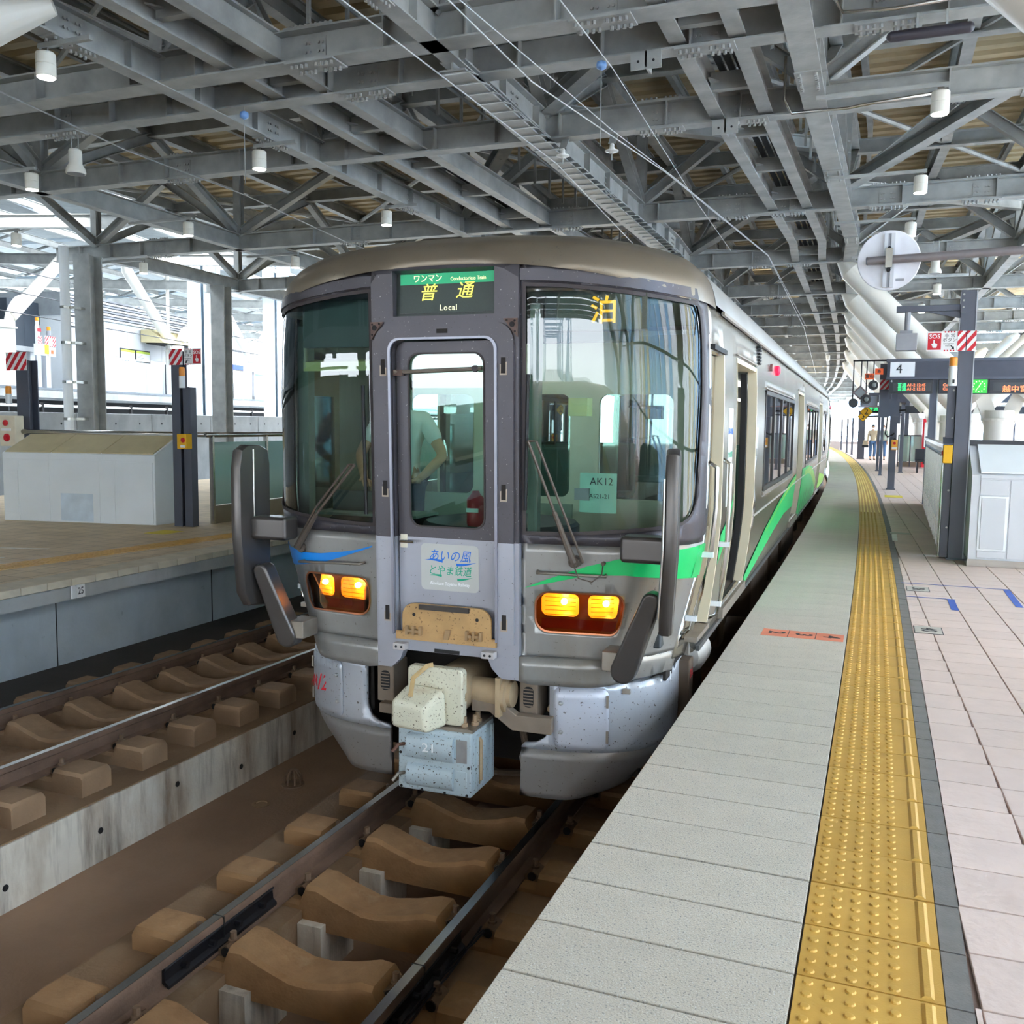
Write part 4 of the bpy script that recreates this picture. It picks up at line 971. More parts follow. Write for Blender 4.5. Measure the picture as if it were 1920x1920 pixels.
# second overhead sign, glass screen, vending machine far along
t = thing('platform_sign', 'smaller slate grey overhead sign frame farther along the platform', 'sign', (4.5, 38, PZ))
MB().box(1.95, 9, 38, 38.3, 3.55, 3.95).build('sign_box', bpy.data.materials['sign_face_grey'], t); MB().box(1.95, 9, 37.98, 38.3, 3.1, 3.4).build('board_box', led_dark, t)
text('普通', led_gr, t, (2.15, 37.96, 3.25), (1,0,0), (0,0,1), .2, 'led_lettering'); text('A1', led_or, t, (2.5, 37.96, 3.25), (1,0,0), (0,0,1), .2, 'led_lettering')
MB().box(4.55, 4.95, 37.95, 37.98, 3.12, 3.4).build('green_clock', bpy.data.materials['clock_green'], t); MB().box(5.3, 5.75, 37.95, 37.98, 3.2, 3.3).build('orange_line', led_or, t)
for x in (3.5, 7.5): MB().box(x-.08, x+.08, 38.05, 38.25, PZ, 3.55).build('leg', post_m, t)
t = thing('glass_screen', 'pale teal glass wind screen with steel foot far along the platform', 'screen', (3.6, 36, PZ))
for i in range(2): MB().box(3.2+.42*i, 3.6+.42*i, 36, 36.03, PZ+.22, 2.15).build('glass_pane', sky_glass, t)
MB().box(3.15, 4.05, 35.98, 36.05, PZ, PZ+.2).build('kick_plate', brown_st, t); MB().box(3.15, 4.2, 35.98, 36.05, 2.15, 2.2).build('top_rail', led_dark, t)
for x in (3.15, 3.6, 4.02): MB().box(x, x+.04, 35.97, 36.06, PZ, 2.2).build('frame_post', post_m, t)
t = thing('vending_machine', 'red vending machine standing beyond the glass fence', 'vending machine', (4.35, 35, PZ))
MB().box(4.0, 4.75, 34.6, 35.3, PZ+.05, 2.85).build('cabinet_body', M('vending_red', C(222,30,52), .4), t, bevel=.02); MB().box(4.06, 4.69, 34.58, 34.6, 1.75, 2.7).build('front_window', white_s, t); MB().box(4.06, 4.69, 34.57, 34.6, 1.1, 1.35).build('pick_up_slot', ink, t)
t = thing('platform_bench', 'dark bench end beside the red vending machine', 'bench', (3.75, 31, PZ))
MB().box(3.65, 4.6, 30.7, 31.1, 1.3, 1.36).build('seat', led_dark, t); MB().box(3.65, 4.6, 31.1, 31.15, 1.36, 1.75).build('backrest', led_dark, t)
for x in (3.7, 4.5): MB().box(x, x+.06, 30.7, 31.1, PZ, 1.3).build('leg', led_dark, t)

# V columns of the canopy on the near platform
def vcol(lab, y, xt=1.55):
    ycol(lab, (5.15+cx(y), y, PZ), 2.75, [(xt+cx(y)*.6, y, 6.35), (8.6+cx(y), y, 6.35)], .3, .24)
for y, lb in ((.55, 'white branched canopy column at the upper right corner of the view'), (18.45, 'white branched canopy column right behind the platform sign, nearest one'), (24.0, 'second white branched canopy column behind the platform sign'), (28.7, 'third white branched canopy column behind the platform sign'), (32.6, 'fourth white branched canopy column behind the platform sign'), (38.5, 'fifth white branched canopy column along the platform'), (46, 'sixth white branched canopy column along the platform'), (55, 'last white branched canopy column along the platform'), (-9, 'white branched canopy column behind the viewer'), (-17, 'farthest white branched canopy column behind the viewer')):
    vcol(lb, y)
ycol('white branched canopy column at the upper left corner of the view', (-12.2, -2.4, PZ), 3.85, [(-5.05, 2.05, 6.4), (-19, -2.8, 6.4)], .3, .24)
# wall of translucent panels on the right side of the station
wr = setting('wall_right')
for i in range(210):
    y = -80+.9*i; x = 9.6+cx(max(y, -20))
    MB().box(x, x+.03, y+.10, y+.80, PZ, 7.6).build('frosted_panel', (frost, frost2, frost, frost2, frost3)[(i*7+i//3) % 5], wr)
b = MB()
for i in range(211):
    y = -80+.9*i; x = 9.6+cx(max(y, -20)); b.box(x-.08, x+.05, y-.05, y+.05, PZ, 7.8)
b.build('mullions', white_p, wr)
b = MB()
for z in (2.0, 3.6, 5.4):
    for i in range(40): y = -30+3.4*i; x = 9.55+cx(y+1.7); b.box(x-.04, x+.02, y, y+3.4, z, z+.05)
b.build('cross_rails', post_m, wr)
# round mirror seen from behind on its pole
t = thing('round_mirror', 'round white mirror seen from behind, clamped on a grey horizontal pole', 'mirror', (2.45, 3.5, 3.6))
MB().lathe((2.452, 3.52, 3.883), [(.0,.035),(.12,.03),(.235,.012),(.246,0),(.246,-.008),(.24,-.012),(.002,-.014)], 40, 'y').build('mirror_disc', M('mirror_back_white', C(226,226,232), .4), t, smooth=30)
for s_ in (-.042, .012): MB().box(2.452+s_, 2.452+s_+.03, 3.485, 3.507, 3.66, 4.10).build('back_rail', white_b, t)
MB().box(2.437, 2.467, 3.493, 3.507, 3.66, 4.10).build('rail_web', grey_box, t)
MB().box(2.425, 2.478, 3.40, 3.5, 3.81, 3.965).build('clamp_band', stain_st, t)
for z in (3.975, 3.80): MB().lathe((2.452, 3.487, z), [(.017,0),(.017,-.02),(.01,-.022)], 8, 'y').build('clamp_bolt', rail_black, t)
MB().box(2.51, 2.575, 3.503, 3.507, 3.71, 3.73).build('maker_plate', grey_box, t)
t = thing('mirror_pole', 'grey horizontal pole reaching in from the right and carrying the round mirror', 'pole', (4.0, 3.42, 3.9))
MB().tube([(2.285, 3.45, 3.875), (5.3, 3.35, 3.935)], .034, 14).build('pole_tube', M('taupe_pole', C(128,122,124), .35, .2), t, smooth=40)
MB().lathe((2.285, 3.45, 3.875), [(.03,-.01),(.034,0),(.034,.006)], 14, 'x').build('end_cap', post_m, t)
# ------------------------------------------------------------------ steel canopy
ceil = setting('ceiling')
ZB = 6.3
BY = [(-80,.2),(-72,.2),(-64,.2),(-57,.2),(-50,.2),(-43,.2),(-37.5,.2),(-32,.2),(-26,.2),(-20.5,.2),(-15,.2),(-9.5,.2),(-4.0,.2),(-1.6,.2),(3.92,.3),(4.88,.24),(7.33,.22),(12.78,.22),(18.4,.22),(23.9,.22),(28.7,.22),(32.5,.22),(36.4,.22),(41.3,.22),(46.5,.22),(52,.22),(58,.22),(65,.22),(73,.22),(82,.22),(92,.22),(102,.22),(112,.22),(124,.22),(136,.22),(150,.22)]
XLs = [-15.1, -10.95, -5.42, -1.95, 1.55, 5.2, 8.8]
def rx(x, y): return x+(cx(y)*.55 if y > 16 else 0)+(.022*(min(y, 16)-7) if y > 7 and 0 < x < 3 else 0)-(.02*(min(y, 16)-3) if y > 3 and x < -4 else 0)
def bolts_on(mb, c, ax, up, nrm, nu, nv, du, dv_, r=.017, h=.03):
    ax, up, nrm, c = Vector(ax), Vector(up), Vector(nrm), Vector(c)
    for i in range(nu):
        for j in range(nv):
            p = c+ax*((i-(nu-1)/2)*du+(.03 if i >= nu/2 else -.03))+up*((j-(nv-1)/2)*dv_)
            a = up if abs(nrm.dot(up)) < .5 else ax
            b_ = nrm.cross(a); n = 6; vs = []
            for z in (0, h):
                for q in range(n): vs.append(p+a*(r*math.cos(q*PI/3))+b_*(r*math.sin(q*PI/3))+nrm*z)
            mb.add(vs, [(q, (q+1) % n, n+(q+1) % n, n+q) for q in range(n)]+[tuple(range(n, 2*n))])
splice_x = [-13.2, -8.0, -3.35, -.25, .72, 2.45, 4.0, 7.0]
for bi, (y, w) in enumerate(BY):
    H = .34
    x0, x1 = (-16.5, 9.4) if y > -2 else (-13, 9.4)
    if y > 36: x0 = -9
    xs = [x0, x1]
    o = MB().hbeam((x0+cx(y)*.6, y, ZB+H/2), (x1+cx(y)*.6, y, ZB+H/2), w, H, .02).build('cross_beam', steel, ceil)
    if y < -5 or y > 40: continue
    dx = cx(y)*.6
    st_ = MB()
    for k2 in range(int((x1-x0)/1.1)):
        xx = x0+.5+1.1*k2+.17*((k2*5+bi) % 3)+dx
        st_.box(xx-.008, xx+.008, y-w/2, y+w/2, ZB+.02, ZB+H-.02)
    st_.build('stiffener_plates', steel, o)
    for k2, sxp in enumerate(splice_x):
        if (k2+bi) % 3 == 0 and y < 12 or (k2 % 2 == 0 and y > 20): continue
        xx = sxp+dx+.1*math.sin(bi*2.1+k2)
        p = MB().box(xx-.3, xx+.3, y-w/2-.004, y+w/2+.004, ZB-.016, ZB).box(xx-.3, xx+.3, y-w/2-.004, y+w/2+.004, ZB+H, ZB+H+.014).box(xx-.14, xx+.14, y-.024, y-.012, ZB+.06, ZB+H-.06)
        p.build('splice_plate', steel, o)
        q = MB()
        for sy_ in (-1, 1):
            bolts_on(q, (xx, y+sy_*w*.3, ZB-.016), (1,0,0), (0,1,0), (0,0,-1), 8, 1, .062, .06, .019, .036)
            if y < 14: bolts_on(q, (xx, y+sy_*w*.3, ZB+H+.014), (1,0,0), (0,1,0), (0,0,1), 8, 1, .062, .06, .019, .034)
        bolts_on(q, (xx, y-.024, ZB+H/2), (1,0,0), (0,0,1), (0,-1,0), 4, 2, .05, .09, .017, .018)
        tag(q.build('splice_bolts', bolt_m, o), kind='stuff')
def seg_beam(name, x, ys, w, h, zc, m=steel, parent=ceil):
    return MB().sweep([(-w/2,-h/2),(w/2,-h/2),(w/2,-h/2+.02),(.012,-h/2+.02),(.012,h/2-.02),(w/2,h/2-.02),(w/2,h/2),(-w/2,h/2),(-w/2,h/2-.02),(-.012,h/2-.02),(-.012,-h/2+.02),(-w/2,-h/2+.02)], [(rx(x, y), y, zc) for y in ys]).build(name, m, parent)
yl = [-80,-43,-26,-15,-4,3.9,7.33,12.78,16,18.4,23.9,28.7,36.4,46.5,58,73,90,120,150]
for x in XLs:
    w = .27 if x == 1.55 else .2
    ys_ = [y for y in yl if not (x < -9 and y > 30) and not (x < -14 and y < 10)]
    o = seg_beam('long_beam', x, ys_, w, .34, ZB+.17-(.012 if x in (1.55, -5.42) else 0))
    if -6 < x < 3:
        s_ = MB()
        for y in [2.2+1.15*i for i in range(26)]: s_.box(rx(x, y)-w/2, rx(x, y)+w/2, y-.008, y+.008, ZB+.02, ZB+.3)
        s_.build('stiffener_plates', steel, o)
        q = MB(); pl = MB()
        for y in (2.6, 6.1, 10.3, 15.6, 21):
            pl.box(rx(x, y)-w/2-.003, rx(x, y)+w/2+.003, y-.3, y+.3, ZB-.026, ZB-.012)
            for sx2 in (-1, 1): bolts_on(q, (rx(x, y)+sx2*w*.32, y, ZB-.026), (0,1,0), (1,0,0), (0,0,-1), 8, 1, .062, .06, .018, .03)
            bolts_on(q, (rx(x, y)+.024, y, ZB+.17), (0,1,0), (0,0,1), (1,0,0), 4, 2, .05, .09, .016, .016)
        pl.build('splice_plate', steel, o); tag(q.build('splice_bolts', bolt_m, o), kind='stuff')
# stepped plates under one beam, walkway pairs with cross ties and dark grating
o = seg_beam('stepped_beam', -1.95, [4.35, 30], .3, .12, ZB-.03)
s_ = MB()
for i in range(60):
    y = 4.4+.33*i; s_.obox((rx(-1.95, y)-.17, y, ZB-.1), (.34,0,0), (0,.26,.05), (0,0,.012))
tag(s_.build('step_plates', steel, o), kind='stuff')
grate = M('dark_grating', C(52,54,56), .6, .3, .2, 20)
for xa, xb in ((-4.42, -3.8), (.36, .95)):
    for x in (xa, xb):
        w_ = [y for y in yl if y > -5]
        seg_beam('walkway_beam', x, w_, .17, .3, ZB+.2)
    g = MB()
    for i in range(46):
        y = -3+1.9*i; g.box(rx(xa, y)+.05, rx(xb, y)-.05, y-.05, y+.05, ZB+.12, ZB+.32)
        for e_, sgn in ((rx(xa, y)+.05, 1), (rx(xb, y)-.05, -1)): g.prism([(e_, y-.2, ZB+.2), (e_+sgn*.14, y, ZB+.2), (e_, y+.2, ZB+.2)], (0,0,.02))
    g.build('walkway_ties', steel, ceil)
    g = MB()
    for k2 in range(4):
        for i in range(9):
            xx0, y = rx(xa, -4+8*i)+.1+.11*k2, -4+8*i
            g.add([(xx0, y, ZB+.36), (xx0+.075, y, ZB+.36), (xx0+.075+rx(xa, y+8)-rx(xa, y), y+8, ZB+.36), (xx0+rx(xa, y+8)-rx(xa, y), y+8, ZB+.36), (xx0, y, ZB+.39), (xx0+.075, y, ZB+.39), (xx0+.075+rx(xa, y+8)-rx(xa, y), y+8, ZB+.39), (xx0+rx(xa, y+8)-rx(xa, y), y+8, ZB+.39)], [(0,3,2,1),(4,5,6,7),(0,1,5,4),(1,2,6,5),(2,3,7,6),(3,0,4,7)])
    g.build('walkway_grating', grate, ceil)
    # handrail posts and rails of the walkway
    g = MB()
    for i in range(50):
        y = 1.0+.82*i; x = rx(xb, y)+.12; g.box(x-.02, x+.02, y-.02, y+.02, ZB+.6, ZB+1.65)
    tag(g.build('railing_posts', steel, ceil), kind='stuff')
    for z in (1.1, 1.6): MB().tube([(rx(xb, y)+.12, y, ZB+z) for y in (0, 7, 16, 30, 45)], .025, 6).build('walkway_rail', steel, ceil)
# upper chords, verticals and diagonals
ZU = 8.1
for y in [2.0, 4.4, 7.33, 10, 12.78, 15.6, 18.4, 21.2, 23.9, 26.3, 28.7, 32.5, 36.4, 41.3, 46.5, 52, 58, 65, 73, 82, 92, 102, 112, 124, 136, 150]:
    x0 = -16.5 if y < 36 else -9
    MB().hbeam((x0+cx(y)*.6, y, ZU), (9.4+cx(y)*.6, y, ZU), .2, .28, .02).build('upper_beam', steel, ceil)
for x in XLs+[-8.2, -3.3, 3.4]:
    seg_beam('upper_long_beam', x, [y for y in yl if not (x < -9 and y > 30)], .18, .26, ZU+.04)
def brace(p, q, w=.16, h=.18, name='diagonal_brace', up=(0,0,1)):
    o = MB().hbeam(p, q, w, h, .016, up).build(name, steel, ceil); return o
bl = [3.92, 7.33, 12.78, 18.4, 23.9, 28.7, 32.5, 36.4]
nodes = XLs
for bi, y in enumerate(bl):
    for i, x in enumerate(nodes):
        xx = rx(x, y)
        MB().hbeam((xx, y, ZB+.34), (xx, y, ZU-.14), .17, .17, .014, (0,1,0)).build('vertical_strut', steel, ceil)
        if i+1 < len(nodes):
            x2 = rx(nodes[i+1], y); xm = (xx+x2)/2
            brace((xx, y, ZB+.36), (xm, y, ZU-.12)); brace((x2, y, ZB+.36), (xm, y, ZU-.12))
            if y < 20 and i % 2 == 0:
                g = MB().box(xm-.25, xm+.25, y-.1, y+.1, ZU-.2, ZU-.18); q = MB(); bolts_on(q, (xm, y, ZU-.2), (1,0,0), (0,1,0), (0,0,-1), 8, 2, .06, .12, .018, .03)
                g.build('node_plate', steel, ceil); tag(q.build('node_bolts', bolt_m, ceil), kind='stuff')
    if bi+1 < len(bl):
        y2 = bl[bi+1]; ym = (y+y2)/2
        for x in nodes:
            brace((rx(x, y), y, ZB+.36), (rx(x, ym), ym, ZU-.1)); brace((rx(x, y2), y2, ZB+.36), (rx(x, ym), ym, ZU-.1))
        for i, x in enumerate(nodes[:-1]):   # plan bracing under the upper chords
            if (i+bi) % 2 == 0: MB().tube([(rx(x, y), y, ZU-.05), (rx(nodes[i+1], y2), y2, ZU-.05)], .05, 6).build('plan_brace', steel, ceil)
            else: MB().tube([(rx(nodes[i+1], y), y, ZU-.05), (rx(x, y2), y2, ZU-.05)], .05, 6).build('plan_brace', steel, ceil)
        # heavy box diagonal in the plane just above the lower grid, as in the right bays
        for i, x in ((4, 1.55), (2, -5.42), (3, -1.95)):
            if (bi+i) % 2 == 0: brace((rx(x, y)+.2, y+.2, ZB+.4), (rx(nodes[i+1], y2), y2-.15, ZB+1.0), .2, .2, 'bay_diagonal')
            else: brace((rx(nodes[i+1], y), y+.2, ZB+1.0), (rx(x, y2)+.1, y2-.2, ZB+.4), .2, .2, 'bay_diagonal')
# purlins and corrugated deck
for k2 in range(18):
    x = -16.2+1.5*k2
    seg_beam('purlin', x, [y for y in [-82, -44, -10, 2, 16, 30, 46, 60, 90, 120, 150] if not (x < -9 and y > 34)], .1, .2, 8.55)
dk = MB()
def deck(x0, x1, y0, y1):
    per = .42; n = int((y1-y0)/per)
    for i in range(n):
        y = y0+per*i; c_ = cx(y)*.6
        P = [(y, 8.68), (y+.2, 8.68), (y+.25, 8.78), (y+.37, 8.78), (y+.42, 8.68)]
        vs = []
        for yy, z in P: vs += [(x0+c_, yy, z), (x1+c_, yy, z)]
        dk.add(vs, [(2*k3, 2*k3+1, 2*k3+3, 2*k3+2) for k3 in range(4)])
deck(-17, 9.9, -82, 34); deck(-9.5, 9.9, 34, 152)
o = dk.build('roof_deck', deck_m, ceil); solid(o, .03, (0, 0, -1))
# steel columns at the left edge
def hcol(lab, x, y, z0, z1, w, m=steel, rz=0., twin=False):
    t = thing('steel_column', lab, 'column', (x, y, z0), rz, world=False)
    MB().hbeam((0,0,0), (0,0,z1-z0), w, w, .025, (0,1,0)).build('column_shaft', m, t)
    MB().box(-w/2, w/2, -w/2-.004, -w/2+.002, 0, z1-z0).build('cover_plate', m, t) if not twin else MB().hbeam((w*1.02,.05,0), (w*1.02,.05,z1-z0), w*.72, w, .025, (0,1,0)).build('column_shaft', m, t)
    return t
hcol('galvanised steel column nearest the white hall, beside the white drain pipe', -15.0, 12.2, -.3, 6.3, .44, steel, .1)
hcol('galvanised steel column between the hood and the station name board', -15.25, 17.3, -.3, 6.3, .42, steel, .1)
for lab, s_ in (('wide twin steel column tinted pale blue as by skylight, in front of the white hall', 5.25), ('twin steel column tinted pale blue as by skylight, beside the station name board', 10.9)):
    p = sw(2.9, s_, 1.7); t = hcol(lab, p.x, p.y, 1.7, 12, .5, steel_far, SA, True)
t = thing('drain_pipe', 'white drain pipe with clamps beside the nearest left steel column', 'pipe', (-15.1, 11.6, -.3))
MB().tube([(-15.1, 11.6, -.3), (-15.1, 11.6, 6.4)], .11, 12).build('pipe_tube', white_p, t, smooth=40)
for z in (2.45, 3.3, 4.2, 5.0): MB().lathe((-15.1, 11.6, z), [(.12,0),(.12,.06)], 12).build('pipe_clamp', stain_st, t); MB().box(-15.1, -14.9, 11.65, 12.0, z, z+.06).build('clamp_arm', stain_st, t)
p = [sw(2.6, 12.0, 7.5), sw(2.6, 12.0, 3.2), sw(2.75, 12.25, 2.85), sw(3.3, 12.9, 2.55), sw(4.4, 13.2, 2.2), sw(4.65, 13.2, 1.8), sw(4.65, 13.2, -.2)]
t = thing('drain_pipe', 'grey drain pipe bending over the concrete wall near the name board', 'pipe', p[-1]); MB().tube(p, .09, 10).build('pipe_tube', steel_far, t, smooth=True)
for q in (p[1],): MB().lathe(q+Vector((0,0,.4)), [(.11,0),(.11,.08)], 10).build('pipe_clamp', stain_st, t)
# eaves girder between the two roofs and the far roof of the high-speed line
ef = LS('far_roof')
for i in range(13):
    MB().hbeam((-14, -38+6*i, 8.2), (7, -38+6*i, 7.6), .2, .35, .02).build('far_beam', steel, ef)
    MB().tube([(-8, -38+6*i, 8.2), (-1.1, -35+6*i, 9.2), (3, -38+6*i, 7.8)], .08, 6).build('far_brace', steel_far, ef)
for i in range(12): MB().hbeam((-13+1.8*i, -16, 8.6-.02*i), (-13+1.8*i, 40, 8.6-.02*i), .12, .2, .015).build('far_purlin', steel, ef)
MB().box(-15, 1.2, -70, 40, 9.6, 9.7).build('far_deck', M('far_deck_grey', C(150,158,160), .7), ef)
for i in range(26):
    for j in (-1, 0): MB().tube([(-6+6*j, -10+2*i, 8.0), (-3+6*j, -9+2*i, 9.2)], .05, 5).build('far_strut', steel, ef)
# lamps
def lamp(lab, x, y, z, arm):
    t = thing('downlight', lab, 'lamp', (x, y, z-.26), group='canopy downlights')
    MB().lathe((x, y, z-.24), [(.092,0),(.096,.02),(.096,.115),(.092,.118),(.092,.122),(.096,.125),(.096,.225),(.085,.24)], 18).build('lamp_can', lamp_body, t, smooth=35)
    MB().lathe((x, y, z-.246), [(.084,0),(.084,.008)], 18).build('light_disc', lamp_glow, t)
    MB().box(x-.035, x+.035, y-.012, y+.012, z-.005, z+.05).build('yoke', stain_st, t)
    x0, x1 = (x-.08, x+arm) if arm > 0 else (x+arm, x+.08)
    MB().box(x0, x1, y-.025, y+.025, z+.045, z+.09).build('support_arm', steel, t)
K = 1.04
lamps = [(-5.55,2.4,6.16,.6,'at upper left, nearest to the viewer'), (-5.62,6.0,6.16,.6,'at upper left, second of the row toward the train'), (-5.75,9.8,6.16,.6,'just above the train roof line at left'),
         (-5.95,13.4,6.16,.6,'beside the upper left corner of the train'), (-9.62,5.85,6.16,-1.3,'at the left border of the view below the speaker'), (-9.75,9.45,6.16,-1.4,'above the striped post of the far platform'), (-9.95,13.2,6.16,-1.3,'over the white hall at left'), (-13.8,9.2,6.16,-1.5,'small one near the left border above the columns'), (-13.9,12.8,6.16,-1.5,'small one beside the leftmost steel column'),
         (2.9,6.55,6.16,-1.3,'at upper right, the nearest one'), (2.84,10.25,6.16,-1.3,'at upper right above the round mirror, second one'), (2.8,13.6,6.16,-1.3,'peeping out behind the round mirror'), (2.7,17.4,6.16,-1.0,'at right behind the mirror pole'), (3.6,20.5,6.0,-1.0,'above the striped right post, small'), (3.4,24.5,6.0,-1.0,'second small one above the platform sign'), (3.2,28.5,6.0,-1.0,'third small one above the platform sign'), (2.9,33,6.0,-1.0,'fourth small one above the platform sign'), (2.5,38,6.0,-1.0,'fifth small one above the platform sign'), (-.2,46.5,6.16,.6,'far one seen over the train roof')]
for x, y, z, a, lb in lamps: lamp('white canopy downlight '+lb, x, y, z, a)
for x, y, z, lb in ((-7.75,4.88,6.12,'white bell shaped loudspeaker hanging under the canopy at upper left'), (3.35,16.3,6.0,'white bell shaped loudspeaker under the canopy right of the mirror')):
    t = thing('loudspeaker', lb, 'speaker', (x, y, z-.36))
    MB().lathe((x, y, z-.36), [(.125,0),(.13,.02),(.12,.07),(.085,.13),(.085,.3),(.07,.32),(.002,.325)], 18).build('speaker_horn', lamp_body, t, smooth=35); MB().lathe((x, y, z-.362), [(.11,0),(.11,.006)], 18).build('grille', grey_box, t)
    for s_ in (-1, 1): MB().tube([(x+s_*.06, y, z-.05), (x+s_*.05, y, z+.3)], .008, 5).build('hanger_wire', steel, t)
t = thing('tube_fixture', 'dark rounded tube fixture hanging under the canopy at upper right', 'fixture', (2.72, 4.75, 6.0))
MB().tube([(2.38,4.75,6.13),(2.40,4.75,6.13),(3.02,4.75,6.13),(3.04,4.75,6.13)], .05, 14).build('tube_body', M('dark_purple_grey', C(58,54,62), .4), t, smooth=40)
for x in (2.38, 3.04): MB().lathe((x, 4.75, 6.13), [(.004,-.045),(.03,-.036),(.046,-.015),(.05,0),(.046,.015),(.03,.036),(.004,.045)], 12, 'x').build('rounded_end', bpy.data.materials['dark_purple_grey'], t, smooth=True)
for x in (2.6, 2.85): MB().box(x-.01, x+.01, 4.74, 4.76, 6.17, 6.32).build('hanger', steel, t)
# ------------------------------------------------------------------ train body surfaces (car frame: x right, y back along the car, z up)
PLAN = [(0,0),(.46,0),(.62,.022),(.8,.052),(1.0,.10),(1.15,.155),(1.27,.235),(1.36,.33),(1.42,.43),(1.455,.56),(1.475,.75),(1.475,1.0),(1.475,1.3)]
def _cr(P, n=8):
    out = []
    for i in range(len(P)-1):
        p0 = P[max(i-1, 0)]; p1 = P[i]; p2 = P[i+1]; p3 = P[min(i+2, len(P)-1)]
        if i == 0: p0 = (-p2[0], p2[1])
        for k in range(n):
            t = k/n
            out.append(tuple(.5*((2*p1[d])+(-p0[d]+p2[d])*t+(2*p0[d]-5*p1[d]+4*p2[d]-p3[d])*t*t+(-p0[d]+3*p1[d]-3*p2[d]+p3[d])*t**3) for d in (0, 1)))
    out.append(P[-1]); return out
def _arc(P):
    L = [0.]
    for a, b in zip(P, P[1:]): L.append(L[-1]+math.hypot(b[0]-a[0], b[1]-a[1]))
    return L
class Plan:
    def __init__(s, P): s.P = _cr(P); s.L = _arc(s.P)
    def at(s, q):
        sg = -1 if q < 0 else 1; q = min(abs(q), s.L[-1]-1e-6)
        lo, hi = 0, len(s.L)-1
        while hi-lo > 1:
            m = (lo+hi)//2
            if s.L[m] <= q: lo = m
            else: hi = m
        a, b = s.P[lo], s.P[lo+1]; t = (q-s.L[lo])/(s.L[lo+1]-s.L[lo]+1e-12)
        x, y = a[0]+(b[0]-a[0])*t, a[1]+(b[1]-a[1])*t
        d = math.hypot(b[0]-a[0], b[1]-a[1]); nx, ny = (b[1]-a[1])/d, -(b[0]-a[0])/d
        return sg*x, y, sg*nx, ny
    def s_of_y(s, y): return next(l for p, l in zip(s.P, s.L) if p[1] >= y-1e-9)
FP = Plan(PLAN)
def sst(t): t = max(0., min(1., t)); return t*t*(3-2*t)
def tab(T, v):
    if v <= T[0][0]: return T[0][1]
    for (a, p), (b, q) in zip(T, T[1:]):
        if v <= b: return p+(q-p)*(v-a)/(b-a)
    return T[-1][1]
WS_ = [(.9,1.37),(1.06,1.385),(1.3,1.42),(1.6,1.455),(1.85,1.475),(2.7,1.475),(3.0,1.462),(3.2,1.44),(3.3,1.40)]
WF_ = [(.9,1.21),(1.1,1.26),(1.3,1.32),(1.5,1.38),(1.75,1.45),(1.95,1.475),(2.7,1.475),(3.0,1.462),(3.2,1.44),(3.3,1.42)]
def F(s, z, off=0.):
    x, y, nx, ny = FP.at(s)
    ax = abs(x); sg = -1 if s < 0 else 1
    w = tab(WF_, z)+(tab(WS_, z)-tab(WF_, z))*sst((y-.4)/.6)
    ax -= (1.475-w)*sst((ax-.8)/.6)
    und = .036*(3.0-z)*(1-sst(y/.8)) if z < 3.4 else 0
    return (sg*ax+nx*off, y+und+ny*off, z)
TX0, TTH = .0355, .0139
def sst2(a, b, v): return sst((v-a)/(b-a))
body_ss = M('brushed_stainless_body', C(196,192,184), .24, 1., .1, 1.2, .05, 3, stretch=(.3,2.2,.25), stain=[(C(140,132,120),.7,.5,.8,.5,(.3,2,.3))])
front_dk = M('front_dark_paint', C(82,78,83), .38, .35, .1, 3, specks=[(C(70,66,66),90,.68,.74),(C(150,146,146),70,.7,.76)], stain=[(C(88,80,76),1.5,.5,.8,.5,(1,1,.4))])
front_sv = M('front_silver_paint', C(172,172,180), .34, .35, .07, 3, specks=[(C(104,98,94),60,.69,.76)], stain=[(C(140,122,100),1.6,.58,.82,.6,(1.4,1.4,.35))])
nose_sv = M('nose_stained_silver', C(158,155,150), .32, .4, .12, 2, specks=[(C(100,92,84),60,.69,.76)], stain=[(C(132,112,84),1.2,.48,.75,.75,(1.2,1.2,.35)),(C(104,100,96),.9,.45,.7,.5,(1,1,1))])
cowl_m = M('brown_grey_roof_cowl', C(132,120,104), .34, .5, .1, 2, specks=[(C(110,100,90),50,.68,.75)], stain=[(C(124,108,88),1.1,.5,.75,.6,None)])
roof_m = M('light_roof_metal', C(186,186,184), .35, .6, .1, 1.5)
skirt_m = M('speckled_skirt_silver', C(192,195,202), .36, .35, .08, 3, specks=[(C(84,74,66),55,.66,.72)], stain=[(C(150,140,128),1.4,.55,.8,.5,None)])
skirt_lo = M('grey_lower_skirt', C(148,143,140), .45, .3, .12, 2, specks=[(C(92,82,74),60,.67,.74)], stain=[(C(112,88,66),1.3,.5,.75,.6,(1,1,.6))])
rub = M('window_rubber', C(62,54,54), .6, 0, .1, 8)
ws_gl = glass('tinted_windscreen', (.70,.88,.82), 1.6, .004)
win_gl = glass('side_window_glass', (.72,.84,.82), 3.0, .02)
green_d = M('green_stripe_vinyl', C(26,196,106), .35, 0, .05, 3); blue_d = M('blue_stripe_vinyl', C(20,140,232), .35, 0, .04, 3)
amber = M('amber_lens_glow', (1., .42, .04), .3, emit=0.158); bulb = M('headlight_bulb', (1, .80, .42), .3, emit=7); refl = M('amber_reflector', (1., .50, .07), .18, .8, .1, 8, .2, 30)
redl = M('red_tail_lens', C(120,24,20), .2); amber_gl = glass('amber_cover_glass', (1.0,.80,.52), 1.4, .05)
int_w = M('cab_interior_cream', C(206,206,186), .6, 0, .05, 3); int_g = M('cab_interior_green_grey', C(150,164,152), .6, 0, .06, 3); int_d = M('cab_desk_dark', C(66,70,72), .6, 0, .1, 4)
